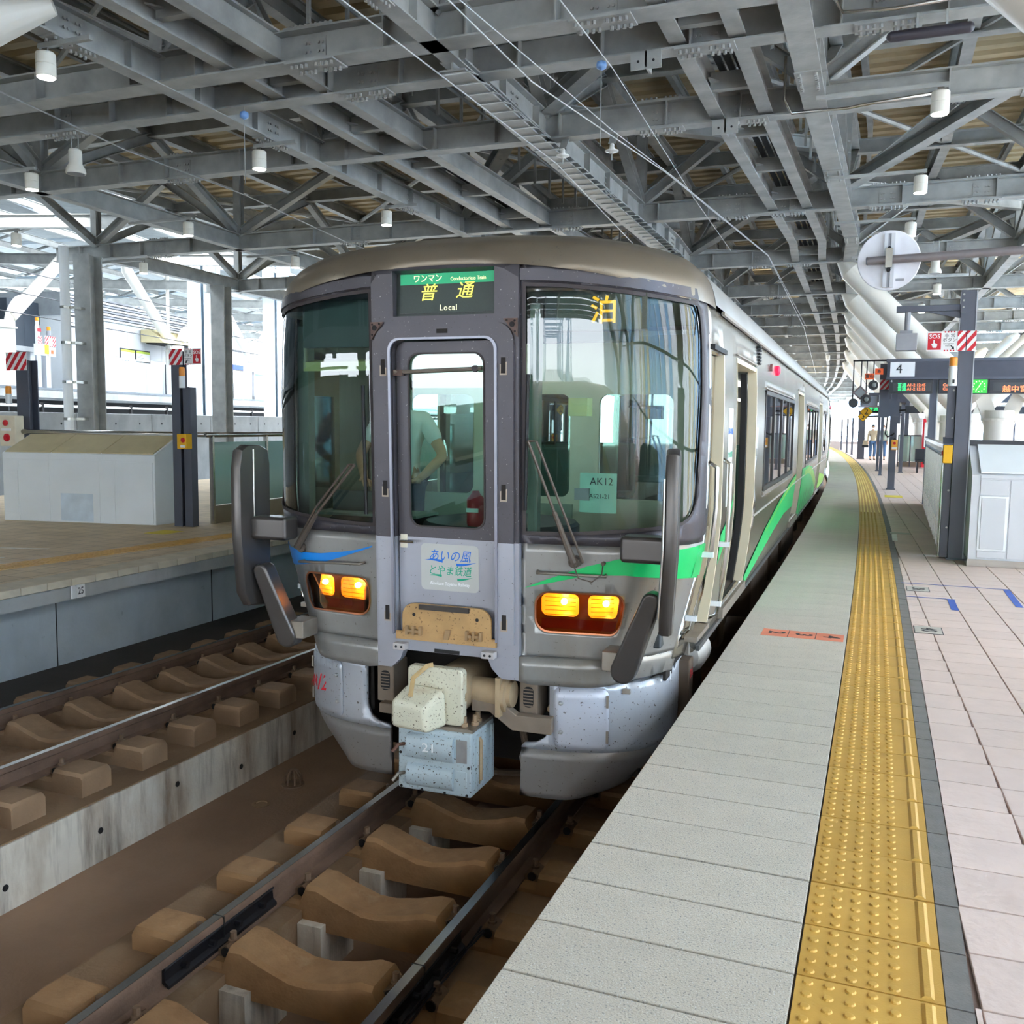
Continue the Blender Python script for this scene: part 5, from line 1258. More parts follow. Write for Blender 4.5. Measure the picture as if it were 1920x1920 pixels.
under_m = M('dusty_underframe', C(96,80,66), .85, .1, .2, 4, .2, 40); under_d = M('dark_underframe', C(38,34,32), .9, 0, .2, 4)
jp_m = M('pale_blue_coupler_paint', C(190,204,210), .5, .1, .06, 5, specks=[(C(70,60,52),70,.63,.69)], stain=[(C(158,118,72),1.6,.62,.8,.7,(1,1,1))])
cv_m = M('cream_coupler_cover', C(214,208,184), .55, 0, .06, 5, specks=[(C(96,82,64),80,.62,.68)], stain=[(C(166,124,70),2.6,.56,.72,.75,None)])
tan_pl = M('tan_rusty_plate', C(196,156,104), .7, .1, .12, 9, .1, 60, specks=[(C(120,90,60),70,.64,.7)])
step_m = M('worn_steel', C(150,140,128), .45, .6, .15, 8)

car = thing('train_car', 'silver commuter train car with dark front mask, lit amber headlights and green stripe', 'train', (TX0, 0, 0), TTH, world=False)
def b_(mb, name, mat, par=None, **k): return mb.build(name, mat, par or car, **k)
S_END = FP.s_of_y(.64)
def rec(s): a = abs(s); return 0. if a < .471 else .05*(1-sst((a-.72)/.5))
def zcowl(s): return 3.437-.19*min(1, (abs(s)/1.45))**2
def arcx(n, a, b): return [a+(b-a)*i/n for i in range(n+1)]
# centre frame: lower silver and upper dark halves
hole_low = [(-.335, 1.60), (-.335, 1.195), (.335, 1.195), (.335, 1.60)]
def ctr(s, z, o=0.): return F(s, z, o)
low = [(-.472, .972), (-.375, .972), (-.315, 1.03), (-.29, 1.092), (.272, 1.092), (.30, 1.03), (.36, .972), (.472, .972), (.472, 1.80), (.335, 1.80), (.335, 1.195), (-.335, 1.195), (-.335, 1.80), (-.472, 1.80)]
solid(b_(panel(low, [], lambda s, z: ctr(s, z), .09), 'centre_frame_lower', front_sv), .07)
door_r = rrect(-.335, .335, 1.0, 3.0, .09)
door_r = [(x, max(z, 1.80)) for x, z in door_r]
upl = sorted([p for p in door_r if p[1] > 1.81 and p[0] < 0], key=lambda p: (p[1], p[0])); upr = sorted([p for p in door_r if p[1] > 1.81 and p[0] > 0], key=lambda p: (-p[1], p[0]))
up = [(-.472, 1.80), (-.335, 1.80)]+upl+upr+[(.335, 1.80), (.472, 1.80), (.472, zcowl(.472))]+[(x, zcowl(x)) for x in arcx(8, .4, -.4)]+[(-.472, zcowl(.472))]
sg_h = [(-.325, 3.125), (.325, 3.125), (.325, 3.39), (-.325, 3.39)]
solid(b_(panel(up, [sg_h], lambda s, z: ctr(s, z), .09), 'centre_frame_upper', front_dk), .07)
# raised gangway ring round the door
def ring(o, i, off, th, z0cut=None):
    n = len(o); mb = MB(); vs = []
    for (x, z), (x2, z2) in zip(o, i): vs += [F(x, z, off+th), F(x2, z2, off+th), F(x, z, off-.001), F(x2, z2, off-.001)]
    fs = []
    for k in range(n-1):
        a, c = k*4, k*4+4
        fs += [(a, a+1, c+1, c), (a, c, c+2, a+2), (a+1, a+3, c+3, c+1)]
    fs += [(0, 2, 3, 1), (n*4-4, n*4-3, n*4-1, n*4-2)]
    return mb.add(vs, fs)
def arch(hw, top, r, bot, n=7):
    P = [(-hw, bot+ (top-r-bot)*k/12) for k in range(13)]
    P += [(-hw+r-r*math.cos(a), top-r+r*math.sin(a)) for a in [PI/2*k/n for k in range(1, n+1)]]
    return P+[(-x, z) for x, z in P[::-1]]
for z0, z1, m, nm in ((1.80, None, front_dk, 'gangway_ring_upper'), (1.19, 1.80, front_sv, 'gangway_ring_lower')):
    if z1 is None: b_(ring(arch(.447, 3.075, .11, 1.80), arch(.35, 2.998, .075, 1.80), 0, .022), nm, m, smooth=30)
    else:
        for sg in (-1, 1):
            o_ = [(sg*.447, z) for z in (1.19, 1.4, 1.6, 1.8)]; i_ = [(sg*.35, z) for z in (1.19, 1.4, 1.6, 1.8)]
            b_(ring(o_, i_, 0, .022), nm, m)
b_(ring([(x*1.0, z) for x, z in arch(.35, 2.998, .075, 1.2)], arch(.334, 2.985, .065, 1.2), .022, .012), 'bright_door_edge', M('bright_edge', C(150,150,160), .35, .6), smooth=30)
for z in (2.83, 2.10, 1.325):
    for sg in (-1, 1):
        s_ = b_(MB().obox(F(sg*.387-.014, z-.045, .0225), (.028,0,0), (0,0,.09), (0,-.003,0)), 'latch_slot', M('slot_dark', C(40,34,32), .8) if z == 2.83 and sg == -1 else bpy.data.materials['slot_dark'])
        b_(MB().obox(F(sg*.387-.022, z-.055, .0225), (.044,0,0), (0,0,.11), (0,-.0015,0)), 'chipped_rim', M('chip_rim', C(186,168,150), .7) if z == 2.83 and sg == -1 else bpy.data.materials['chip_rim'], s_)
s_ = b_(MB().obox(F(-.03, 3.02, .0225), (.07,0,0), (0,0,.025), (0,-.004,0)), 'latch_slot', bpy.data.materials['slot_dark'])
for sg in (-1, 1):
    t_ = b_(MB().prism([F(sg*.468, 3.095, .004), F(sg*.385, 3.095, .004), F(sg*.468, 2.99, .004)], (0, -.016, 0)), 'corner_bracket', M('rusty_brown', C(112,90,82), .7, .2, .2, 20) if sg < 0 else bpy.data.materials['rusty_brown'])
    for (px, pz, r_) in ((.44, 3.06, .016), (.455, 3.08, .006), (.408, 3.083, .006), (.457, 3.02, .006)): b_(MB().lathe(F(sg*px, pz, .021), [(r_,0),(r_,-.003)], 10, 'y'), 'hole', bpy.data.materials['slot_dark'], t_)
# end door: slab with window
dwin = rrect(-.25, .25, 1.865, 2.915, .07)
def dslab(z0, z1, holes, top=False):
    o_ = arch(.326, 2.978, .06, z0) if top else [(-.326, z0), (.326, z0), (.326, z1), (-.326, z1)]
    return panel(o_, holes, lambda s, z: F(s, z, -.035), .09)
dr = solid(b_(dslab(1.80, 0, [dwin], True), 'end_door', front_dk), .03)
solid(b_(dslab(1.21, 1.80, []), 'door_lower_panel', front_sv, dr), .03)
solid(b_(panel(dwin, [], lambda s, z: F(s, z, -.05), .2), 'door_window', ws_gl, dr), .006)
b_(ring(dwin+dwin[:1], rrect(-.24, .24, 1.875, 2.905, .065)+rrect(-.24, .24, 1.875, 2.905, .065)[:1], -.036, .006), 'window_seal', rub, dr)
b_(MB().tube([F(-.325, 2.80, .0), F(-.28, 2.80, -.012), F(.2, 2.815, -.012), F(.24, 2.815, -.012)], .012, 8), 'door_wiper', step_m, dr)
b_(MB().cbox(F(-.3, 2.795, -.01), .06, .03, .035), 'wiper_pivot', M('pivot_rust', C(96,76,68), .7), dr); b_(MB().lathe(F(.2, 2.815, -.02), [(.02,0),(.02,-.02),(.004,-.022)], 10, 'y'), 'wiper_tip', rub, dr)
b_(MB().obox(F(-.315, 1.73, -.036), (.045,0,0), (0,0,.085), (0,-.012,0)), 'handle_plate', cream_box, dr, bevel=.004); b_(MB().tube([F(-.295, 1.775, -.02), F(-.29, 1.775, .02), F(-.20, 1.775, .02)], .009, 8), 'handle_lever', M('chrome', C(220,220,220), .12, 1.), dr)
# operator's sticker with its lettering
st_ = b_(MB().prism([F(x, z, -.0345) for x, z in rrect(-.178, .205, 1.478, 1.765, .03)], (0, -.0015, 0)), 'operator_sticker', M('sticker_grey', C(196,196,190), .5, 0, .03, 4), dr)
sblue = M('sticker_blue', C(22,112,214), .5); sgr = M('sticker_green', C(0,166,128), .5)
dy = F(0, 1.62, -.037)
sp = lambda x, z: F(x, z, -.0322)
text('あいの風', sblue, dr, sp(.012, 1.69), (1,0,0), (0,-.036,1), .078, 'sticker_lettering', shear=.25, depth=.001, bold=.004, sx_=.9)
text('とやま鉄道', sgr, dr, sp(.012, 1.60), (1,0,0), (0,-.036,1), .066, 'sticker_lettering', shear=.2, depth=.001, bold=.004, sx_=.88)
text('Ainokase Toyama Railway', white_s, dr, sp(.012, 1.521), (1,0,0), (0,-.036,1), .03, 'sticker_lettering', shear=.1, depth=.001, bold=.012, sx_=.84)
for zc_, x0_, x1_, m_, w2 in ((1.655, -.155, .19, sblue, 1.), (1.562, -.125, .165, sgr, .9)):
    topl = []; botl = []
    for i in range(17):
        t = i/16; x = x0_+(x1_-x0_)*t; zb = zc_+.012*math.sin(t*2*PI+.6)*w2; th = .018*math.sin(PI*t)**.8
        topl.append(sp(x, zb+th*.5)); botl.append(sp(x, zb-th*.5))
    mb = MB(); vs = []
    for a, c in zip(topl, botl): vs += [a, c]
    mb.add(vs, [(2*i, 2*i+1, 2*i+3, 2*i+2) for i in range(16)]); b_(mb, 'wave_mark', m_, dr)
# folded tread plate with hinges
pl = [(-.288, 1.21), (.305, 1.21), (.305, 1.31)]+[(.305-.085*(1-math.cos(a)), 1.31+.085*math.sin(a)) for a in [PI/2*k/6 for k in range(1, 7)]]+[(-.2, 1.395)]+[(-.203-.085*math.sin(a), 1.31+.085*math.cos(a)) for a in [PI/2*k/6 for k in range(1, 7)]]
tp = b_(MB().prism([F(x, z, .0) for x, z in pl], (0, -.02, 0)), 'tread_plate', tan_pl, None, bevel=.003, seg=1)
b_(MB().box(-.33, .335, .04, .062, 1.165, 1.215), 'tread_ledge', tan_pl, tp); 
b_(MB().obox(F(-.165, 1.363, .02), (.33,0,0), (0,0,.03), (0,-.02,0)), 'dark_bar', M('dark_steel', C(70,64,60), .5, .4), tp)
for x in (-.205, .215): b_(MB().lathe(F(x, 1.325, .022), [(.011,0),(.011,-.002)], 10, 'y'), 'hole', black_m, tp)
for x in (-.21, .19):
    h = MB()
    for dx in (-.045, .0, .045): h.obox(F(x+dx, 1.2, .02), (.016,0,0), (0,0,.055), (0,-.03,0))
    h.obox(F(x-.045, 1.215, .03), (.1,0,0), (0,0,.018), (0,-.015,0)); b_(h, 'hinge', M('hinge_tan', C(170,138,100), .7, .2) if x < 0 else bpy.data.materials['hinge_tan'], tp)
b_(MB().obox(F(.0, 1.19, .02), (.03,0,.0), (.015,0,.06), (0,-.025,0)), 'latch', bpy.data.materials['hinge_tan'], tp)
for x in (-.294, .294):
    q = b_(MB().cbox(F(x, 1.122, .03), .082, .06, .042), 'lug_block', M('lug_pale', C(196,188,184), .6, .1, .1, 20) if x < 0 else bpy.data.materials['lug_pale'], None, bevel=.004)
    for dx in (-.018, .018): b_(MB().lathe(F(x+dx, 1.122, .0605), [(.008,0),(.008,-.002)], 8, 'y'), 'hole', black_m, q)
b_(MB().obox(F(-.078, 1.095, .003), (.168,0,0), (0,0,.022), (0,-.004,0)), 'number_plate', black_m)
# LED service sign
sd = MB(); sd.box(-.325, .325, .04, .10, 3.12, 3.395); sign = b_(sd, 'service_sign', M('sign_black', C(38,46,42), .35, 0, .1, 60))
zz = lambda x, z: (x, .036+.012*(3.38-z)/.25, z)
def srect(x0, x1, z0, z1, m, nm, o=.0): return b_(MB().prism([(x0, .037-o, z0), (x1, .037-o, z0), (x1, .037-o, z1), (x0, .037-o, z1)], (0, .004, 0)), nm, m, sign)
srect(-.30, .31, 3.145, 3.375, M('sign_field', C(46,58,52), .35, 0, .06, 90), 'sign_field')
srect(-.295, .308, 3.312, 3.374, M('sign_green', (.02,.36,.16), .4, emit=0.0528), 'green_header', .003)
syl = M('sign_yellow', (1.,.92,.12), .5, emit=0.158); spl = M('sign_pale_yellow', (.95,.95,.55), .5, emit=0.0924)
T_ = lambda body, x, z, sz, m, **k: text(body, m, sign, (x, .030, z), (1,0,0), (0,0,1), sz, 'sign_lettering', depth=.002, **k)
T_('ワンマン', -.115, 3.343, .05, spl, bold=.008, sx_=.95); T_('Conductorless Train', .145, 3.337, .03, spl, sx_=.9)
T_('普', -.115, 3.257, .105, syl, shear=.25, bold=.0, sx_=1.05); T_('通', .12, 3.264, .105, syl, shear=.25, bold=.0, sx_=1.05); T_('Local', .02, 3.172, .047, spl, bold=.01, space=1.15)
def gridglass(wp, sg):
    # an even grid, so that mirrored lines stay smooth; its margin hides inside the surround
    xs = [p[0] for p in wp]; zs = [p[1] for p in wp]; st = .03; mb = MB(); idx = {}; nx = int((max(xs)-min(xs)+.06)/st)+1; nz = int((max(zs)-min(zs)+.06)/st)+1
    x0, z0 = min(xs)-.03, min(zs)-.03; vs = []; ns = []; fs = []
    def vid(i, j):
        if (i, j) not in idx:
            s, z = x0+st*i, z0+st*j; f = lambda s, z: F(s, z, -rec(s)*.55-.012); idx[(i, j)] = len(vs); vs.append(f(s, z))
            a = Vector(f(s+.004, z))-Vector(f(s-.004, z)); b = Vector(f(s, z+.004))-Vector(f(s, z-.004)); ns.append(a.cross(b).normalized())
        return idx[(i, j)]
    for i in range(nx):
        for j in range(nz):
            c = (x0+st*(i+.5), z0+st*(j+.5))
            if any(inside((c[0]+dx, c[1]+dz), wp) for dx, dz in ((0,0),(.028,0),(-.028,0),(0,.028),(0,-.028))): fs.append((vid(i, j), vid(i+1, j), vid(i+1, j+1), vid(i, j+1)))
    mb.add(vs, fs); mb.n = ns; return mb
# nose panels, window surrounds and bumper, left and right
hl = lambda sg: [(sg*x, z) for x, z in rrect(.563, 1.163, 1.268, 1.518, .085)]
for sg, side in ((1, 'right'), (-1, 'left')):
    mp = lambda s, z, o=0.: F(s, z, -rec(s)+o)
    S = S_END*sg
    nose = b_(panel([(.472*sg, 1.115), (S, 1.115), (S, 1.80), (.472*sg, 1.80)], [hl(sg)], mp, .055), 'nose_panel', nose_sv, None, smooth=True); solid(nose, .012)
    b_(MB().obox(F(.468*sg, 1.115, -.055), (.008*sg, 0, 0), (0, .055, 0), (0, -.0247, .685)), 'recess_edge', front_sv)
    # window surround
    s1 = FP.s_of_y(.47); W0 = .487
    wz = lambda s: 1.852+.06*sst2(.6, s1, abs(s)); wt = lambda s: 3.297-.085*sst2(.45, s1, abs(s))
    wp = [(W0, wz(W0))]+[(s, wz(s)) for s in arcx(8, .6, s1-.2)]+[(s1-.2+.2*math.sin(a), wz(s1)+.24-.24*math.cos(a)) for a in [PI/2*k/6 for k in range(1, 7)]]+[(s1+.035, 2.6), (s1+.045, 3.1)]+[(s1-.03+.07*math.cos(a), wt(s1)-.07+.07*math.sin(a)) for a in [PI/2*k/4 for k in range(0, 5)]]+[(s, wt(s)) for s in arcx(8, s1-.15, .6)]+[(W0, wt(W0))]
    wp = [(x*sg, z) for x, z in wp]
    outp = [(.472, 1.80)]+[(s, 1.80) for s in arcx(10, .6, S_END)]+[(s, zcowl(s)) for s in arcx(12, S_END, .5)]+[(.472, zcowl(.472))]
    outp = [(x*sg, z) for x, z in outp]
    def mpw(s, z): return F(s, z, -rec(s)*.55)
    wsr = b_(panel(outp, [wp], mpw, .08), 'window_surround', front_dk, None, smooth=True); solid(wsr, .02)
    gl_ = b_(gridglass(wp, sg), 'windscreen', ws_gl, None, smooth=True)
    mb = MB(); vs = []; n_ = len(wp)
    ctr_ = (sum(p[0] for p in wp)/n_, sum(p[1] for p in wp)/n_)
    dn = []
    for i in range(n_):
        a, c = wp[i], wp[(i+1) % n_]; k_ = max(1, int(math.hypot(c[0]-a[0], c[1]-a[1])/.08))
        dn += [(a[0]+(c[0]-a[0])*j/k_, a[1]+(c[1]-a[1])*j/k_) for j in range(k_)]
    for (x, z) in dn:
        ix = x-.022*(1 if x > ctr_[0]+.4 else -1 if x < ctr_[0]-.4 else 0); iz = z-.022*(1 if z > ctr_[1]+.5 else -1 if z < ctr_[1]-.5 else 0)
        vs += [F(x, z, -rec(x)*.55+.004), F(ix, iz, -rec(ix)*.55+.002)]
    n_ = len(dn); mb.add(vs, [(2*i, 2*((i+1) % n_), 2*((i+1) % n_)+1, 2*i+1) for i in range(n_)]); b_(mb, 'window_rubber', rub, wsr)
    # upper trim frame over the windscreen
    tr = [(s, wt(s)+.012) for s in arcx(14, .475, s1)]; tr2 = [(s, wt(s)+.075) for s in arcx(14, .475, s1)]
    mb = MB(); vs = []
    for (a, za), (c, zc2) in zip(tr, tr2): vs += [F(a*sg, za, -rec(a)*.55+.014), F(c*sg, zc2, -rec(a)*.55+.014), F(a*sg, za, -.06), F(c*sg, zc2, -.06)]
    mb.add(vs, [f for i in range(14) for f in ((4*i, 4*i+1, 4*i+5, 4*i+4), (4*i, 4*i+4, 4*i+6, 4*i+2), (4*i+1, 4*i+3, 4*i+7, 4*i+5))]+[(0,2,3,1)]); b_(mb, 'visor_trim', front_dk, wsr, smooth=30)
    # bumper band below the recess
    bz = [(.472*sg, .968)]+[(s*sg, .955+.03*sst2(.8, 1.9, s)) for s in arcx(12, .55, S_END)]+[(s*sg, 1.118) for s in arcx(12, S_END, .55)]+[(.472*sg, 1.118)]
    bp_ = b_(panel(bz, [], lambda s, z: F(s, z, 0), .07), 'front_bumper', nose_sv, None, smooth=30); solid(bp_, .07)
    # headlight
    h = hl(sg); hu = b_(panel(h, [], lambda s, z: F(s, z, -rec(s)-.09), .05), 'headlight', M('headlight_back', C(120,70,34), .5, .3, .2, 14) if sg > 0 else bpy.data.materials['headlight_back'])
    hh = h+h[:1]; mb = MB(); vs = []
    for x, z in hh: vs += [F(x, z, -rec(x)+.006), F(x, z, -rec(x)-.095)]
    mb.add(vs, [(2*i, 2*i+1, 2*i+3, 2*i+2) for i in range(len(hh)-1)]); b_(mb, 'lamp_housing_wall', refl, hu, smooth=40)
    i_ = [(sg*x, z) for x, z in rrect(.573, 1.153, 1.278, 1.508, .078)]
    mb = MB(); vs = []
    for (x, z), (x2, z2) in zip(hh, i_+i_[:1]): vs += [F(x, z, -rec(x)+.007), F(x2, z2, -rec(x2)+.005)]
    mb.add(vs, [(2*i, 2*i+1, 2*i+3, 2*i+2) for i in range(len(hh)-1)]); b_(mb, 'bezel', M('copper_bezel', C(190,120,84), .3, .7, .1, 8) if sg > 0 else bpy.data.materials['copper_bezel'], hu, smooth=40)
    solid(b_(panel(h, [], lambda s, z: F(s, z, -rec(s)+.001), .1), 'cover_lens', amber_gl, hu), .004)
    for k_, (s0, s1_, _s) in enumerate(((.60, .825, True), (.885, 1.12, True))):
        o_ = [(sg*x, z) for x, z in rrect(s0, s1_, 1.365, 1.50, .035)]; c_ = (sg*(s0+s1_)/2, 1.432)
        mb = MB(); rings = []
        for f_, dep in ((1., -.03), (.75, -.052), (.45, -.066), (.12, -.07)): rings.append([F(c_[0]+(x-c_[0])*f_, c_[1]+(z-c_[1])*f_, -rec(x)+dep) for x, z in o_])
        n_ = len(o_); mb.add([p for r in rings for p in r], [(a*n_+i, a*n_+(i+1) % n_, (a+1)*n_+(i+1) % n_, (a+1)*n_+i) for a in range(3) for i in range(n_)]+[tuple(range(3*n_, 4*n_))])
        cup = b_(mb, 'reflector', amber, hu, smooth=True)
        p = Vector(F(c_[0]+.02, c_[1]+.02, -rec(c_[0])-.05)); b_(MB().lathe(p, [(.002,-.034),(.016,-.026),(.02,-.012),(.018,0),(.004,.012)], 10, 'y'), 'bulb', bulb, hu, smooth=True)
        for q in range(5):
            zz_ = 1.375+.026*q; b_(MB().sweep([(-.002,-.0015),(.002,-.0015),(.002,.0015),(-.002,.0015)], [F(sg*(s0+.02+(s1_-s0-.04)*i/5), zz_, -rec(s0)-.024) for i in range(6)]), 'lens_rib', refl, hu)
    o_ = [(sg*x, z) for x, z in ((.60, 1.288), (1.12, 1.288), (1.13, 1.35), (.60, 1.35))]
    b_(panel(o_, [], lambda s, z: F(s, z, -rec(s)-.03), .1), 'red_tail_lens', redl, hu)
    # handrail bar
    hb = ((.581, 1.636), (.998, 1.632)) if sg > 0 else ((.604, 1.612), (1.13, 1.588))
    pts = [F(sg*hb[0][0], hb[0][1], -rec(.58)), F(sg*hb[0][0], hb[0][1]-.004, -rec(.58)+.05)]+[F(sg*(hb[0][0]+(hb[1][0]-hb[0][0])*t), hb[0][1]+(hb[1][1]-hb[0][1])*t-.004, -rec(hb[0][0]+(hb[1][0]-hb[0][0])*t)+.05) for t in (.25,.5,.75,1)]+[F(sg*hb[1][0], hb[1][1], -rec(1.))]
    b_(MB().tube(pts, .009, 8), 'handrail', step_m, None, smooth=True)
    # wiper: arm, second rod, blade, pivot
    if sg > 0: P0, P1 = (.80, 1.705), (.535, 2.40)
    else: P0, P1 = (1.14, 1.672), (.60, 2.235)
    pv = b_(MB().lathe(F(sg*P0[0], P0[1], .0), [(.035,.05),(.035,-.01),(.03,-.02),(.002,-.022)], 12, 'y'), 'wiper_pivot', M('wiper_grime', C(100,88,78), .6, .3, .15, 9) if sg > 0 else bpy.data.materials['wiper_grime'])
    wm = bpy.data.materials['wiper_grime']
    def wl_(t, o, dx=0.): s = P0[0]+(P1[0]-P0[0])*t+dx; return F(sg*s, P0[1]+(P1[1]-P0[1])*t, o)
    b_(MB().tube([wl_(0, .035), wl_(.42, .045)], .022, 8, r2=.014), 'wiper_arm', wm, pv, smooth=40); b_(MB().tube([wl_(.40, .045), wl_(1.0, .03)], .009, 6), 'wiper_arm_tip', wm, pv)
    b_(MB().tube([wl_(.0, .03, .055), wl_(.5, .035, .05), wl_(1.0, .03, .045), wl_(1.0, .03, 0)], .008, 6), 'wiper_rod', wm, pv)
    bl = (.515, .53) if sg > 0 else (.53, .535)
    b_(MB().tube([F(sg*bl[0], 2.0 if sg > 0 else 1.93, .012), F(sg*bl[1], 2.78 if sg > 0 else 2.72, .012)], .011, 6), 'wiper_blade', black_m, pv)
    # mirror housing: a fin running fore and aft, on two brackets
    zt, zb_ = (2.375, 1.33) if sg > 0 else (2.345, 1.285)
    prof = []
    for y_, z_ in ((-.10, zb_+.10), (-.115, zb_+.5), (-.115, zt-.15), (-.09, zt-.03), (-.03, zt), (.10, zt-.005), (.165, zt-.03), (.185, zt-.12), (.185, zb_+.45), (.15, zb_+.05), (.12, zb_), (-.05, zb_+.02)): prof.append((y_, z_))
    xb = 1.372 if sg > 0 else 1.385
    mb = MB(); n_ = len(prof); cyc = (sum(p[0] for p in prof)/n_, sum(p[1] for p in prof)/n_); vs = []
    for dx, k_ in ((-.036, .93), (-.02, 1.), (.02, 1.), (.036, .93)):
        vs += [(sg*(xb+dx-.13*(y_-.03)*(1 if sg > 0 else .6)-.02*sst2(1.8, zb_, z_)), cyc[0]+(y_-cyc[0])*(k_ if dx else 1), cyc[1]+(z_-cyc[1])*(1-(1-k_)*.25)) for y_, z_ in prof]
    mb.add(vs, [(a*n_+i, a*n_+(i+1) % n_, (a+1)*n_+(i+1) % n_, (a+1)*n_+i) for a in range(3) for i in range(n_)]+[tuple(range(n_)), tuple(range(3*n_, 4*n_))])
    mir = b_(mb, 'mirror', M('mirror_grey_metal', C(92,87,84), .3, .6, .08, 4) if sg > 0 else bpy.data.materials['mirror_grey_metal'], None, smooth=35)
    b_(MB().tube([(sg*(xb+.018)-.03*(sg < 0), .02, zb_+.03), (sg*(xb-.036)+.0, .02, zb_+.3), (sg*(xb-.036), .02, zt-.03)] if sg < 0 else [(sg*(xb-.04), -.10, zb_+.12), (sg*(xb-.02), -.118, zb_+.5), (sg*(xb-.02), -.118, zt-.16)], .007, 6), 'bright_ridge', stain_st, mir)
    b_(MB().box(min(sg*1.09, sg*1.36), max(sg*1.09, sg*1.36), -.02, .14, 1.735, 1.885), 'upper_bracket', bpy.data.materials['mirror_grey_metal'], mir, bevel=.025, seg=3)
    # paddle shaped lower arm
    pa, pb = Vector((sg*1.275, .02, 1.53)), Vector((sg*1.115, .06, 1.11)); d = (pb-pa).normalized(); nrm = Vector((d.z, 0, -d.x))
    out = [];
    for i in range(9): a = PI*i/8; out.append(pa-d*.05*math.sin(a)+nrm*.052*math.cos(a))
    for i in range(9): a = PI*i/8; out.append(pb+d*.075*math.sin(a)-nrm*.072*math.cos(a))
    ar_ = b_(MB().prism([p+Vector((0,-.06,0)) for p in out], (0, .12, 0)), 'lower_arm', bpy.data.materials['mirror_grey_metal'], mir, bevel=.018, seg=3)
    b_(MB().box(min(sg*.99, sg*1.12), max(sg*.99, sg*1.12), .02, .2, 1.10, 1.215), 'arm_mount', step_m, mir, bevel=.008)
# stripes on the nose (flat vinyl)
def decal(pts, m, nm, sgn=1, o=.007, stp=.04):
    mpd = lambda s, z: F(s, z, -rec(s)+o)
    return b_(panel(pts, [], mpd, stp), nm, m, None, smooth=True)
decal([(.495, 1.532), (.65, 1.595), (.872, 1.676), (1.05, 1.722), (1.25, 1.765), (S_END-.01, 1.79), (S_END-.01, 1.575), (1.5, 1.60), (1.124, 1.632), (.95, 1.628), (.808, 1.606), (.62, 1.56)], green_d, 'green_stripe')
decal([(-.53, 1.727), (-.66, 1.69), (-.783, 1.668), (-.95, 1.647), (-1.125, 1.642), (-1.381, 1.66), (-S_END+.01, 1.68), (-S_END+.01, 1.52), (-1.344, 1.535), (-1.069, 1.570), (-.9, 1.60), (-.784, 1.634), (-.66, 1.675), (-.53, 1.718)], blue_d, 'blue_stripe')
# washer nozzle on the right
b_(MB().tube([F(.80,1.69,.03), F(.83,1.62,.06), F(.91,1.60,.06), F(.97,1.64,.03), F(.975,1.70,-.02)], .004, 6).lathe(F(.975,1.70,0), [(.012,.02),(.012,-.01),(.002,-.012)], 8, 'y'), 'washer_nozzle', wm)

# roof with its brown cowl at the front
ROOFH = [(0,0.),(.004,.035),(.012,.075),(.025,.115),(.05,.165),(.1,.22),(.2,.28),(.4,.345),(.7,.39),(1.0,.41)]
def roofp(bx, by, zb, sx__, sy__, t):
    x = bx+(sx__-bx)*t; y = by+(sy__-by)*t; return (x, y, zb+tab(ROOFH, t)*(3.71-zb)/.41)
ss = arcx(40, -S_END-.28, S_END+.28); ts = [0,.004,.008,.014,.022,.035,.05,.07,.1,.13,.18,.25,.33,.42,.53,.65,.82,1.]
vs = []
for s in ss:
    p = F(s, zcowl(s), .014)
    vs.append(F(s, zcowl(s)-.025, .008)); 
    for t in ts: vs.append(roofp(p[0], p[1], zcowl(s), 0, 1.5 if p[1] < .9 else max(1.5, p[1]), t))
n_ = len(ts)+1
cow = b_(MB().add(vs, [(a*n_+i, a*n_+i+1, (a+1)*n_+i+1, (a+1)*n_+i) for a in range(len(ss)-1) for i in range(n_-1)]), 'roof_cowl', cowl_m, None, smooth=50)
y0r = F(S_END+.28, 3.2)[1]
vs = []
ring_ = [(-1.44*(1-t), 3.245+tab(ROOFH, t)*(3.71-3.245)/.41) for t in ts]; ring_ = ring_+[(-x, z) for x, z in ring_[::-1][1:]]
mb = MB()
for y_ in (y0r-.02, 6, 12, 19.9): vs += [(x, y_, z) for x, z in ring_]
n_ = len(ring_); mb.add(vs, [(a*n_+i, a*n_+i+1, (a+1)*n_+i+1, (a+1)*n_+i) for a in range(3) for i in range(n_-1)]); roof = b_(mb, 'roof', roof_m, None, smooth=50)
b_(MB().lathe((-.12, 2.3, 3.6), [(.36,0),(.34,.08),(.26,.16),(.12,.205),(.002,.21)], 24), 'roof_dome', roof_m, None, smooth=True)
for y_ in (5.5, 11.5, 16.5): b_(MB().box(-.85, .85, y_-1.1, y_+1.1, 3.55, 3.78), 'roof_unit', roof_m, None, bevel=.08)
# side walls
WZ = lambda z: tab(WS_, z)
_sy = {}
def sside(y, z, off=0.):
    if y < 1.3:
        s = FP.s_of_y(min(max(y, .3), 1.29)); return (F(s, z, off)[0]+0, y, z)
    return (WZ(z)+off, y, z)
DOORS = [(1.82, 3.12), (8.5, 9.8), (15.1, 16.4)]; WINS = [(3.88, 7.62), (10.55, 14.4), (17.2, 18.4)]
dh = [[(a, 1.17), (b, 1.17)]+[(b-.06+.06*math.cos(t), 2.92+.06*math.sin(t)) for t in [PI/2*k/3 for k in range(4)]]+[(a+.06-.06*math.sin(t), 2.92+.06*math.cos(t)) for t in [PI/2*k/3 for k in range(4)]] for a, b in DOORS]
wh = [rrect(a, b, 1.90, 2.83, .05, 3) for a, b in WINS]
ch = [(.67, 1.18), (1.14, 1.18), (1.14, 2.95), (.67, 2.95)]
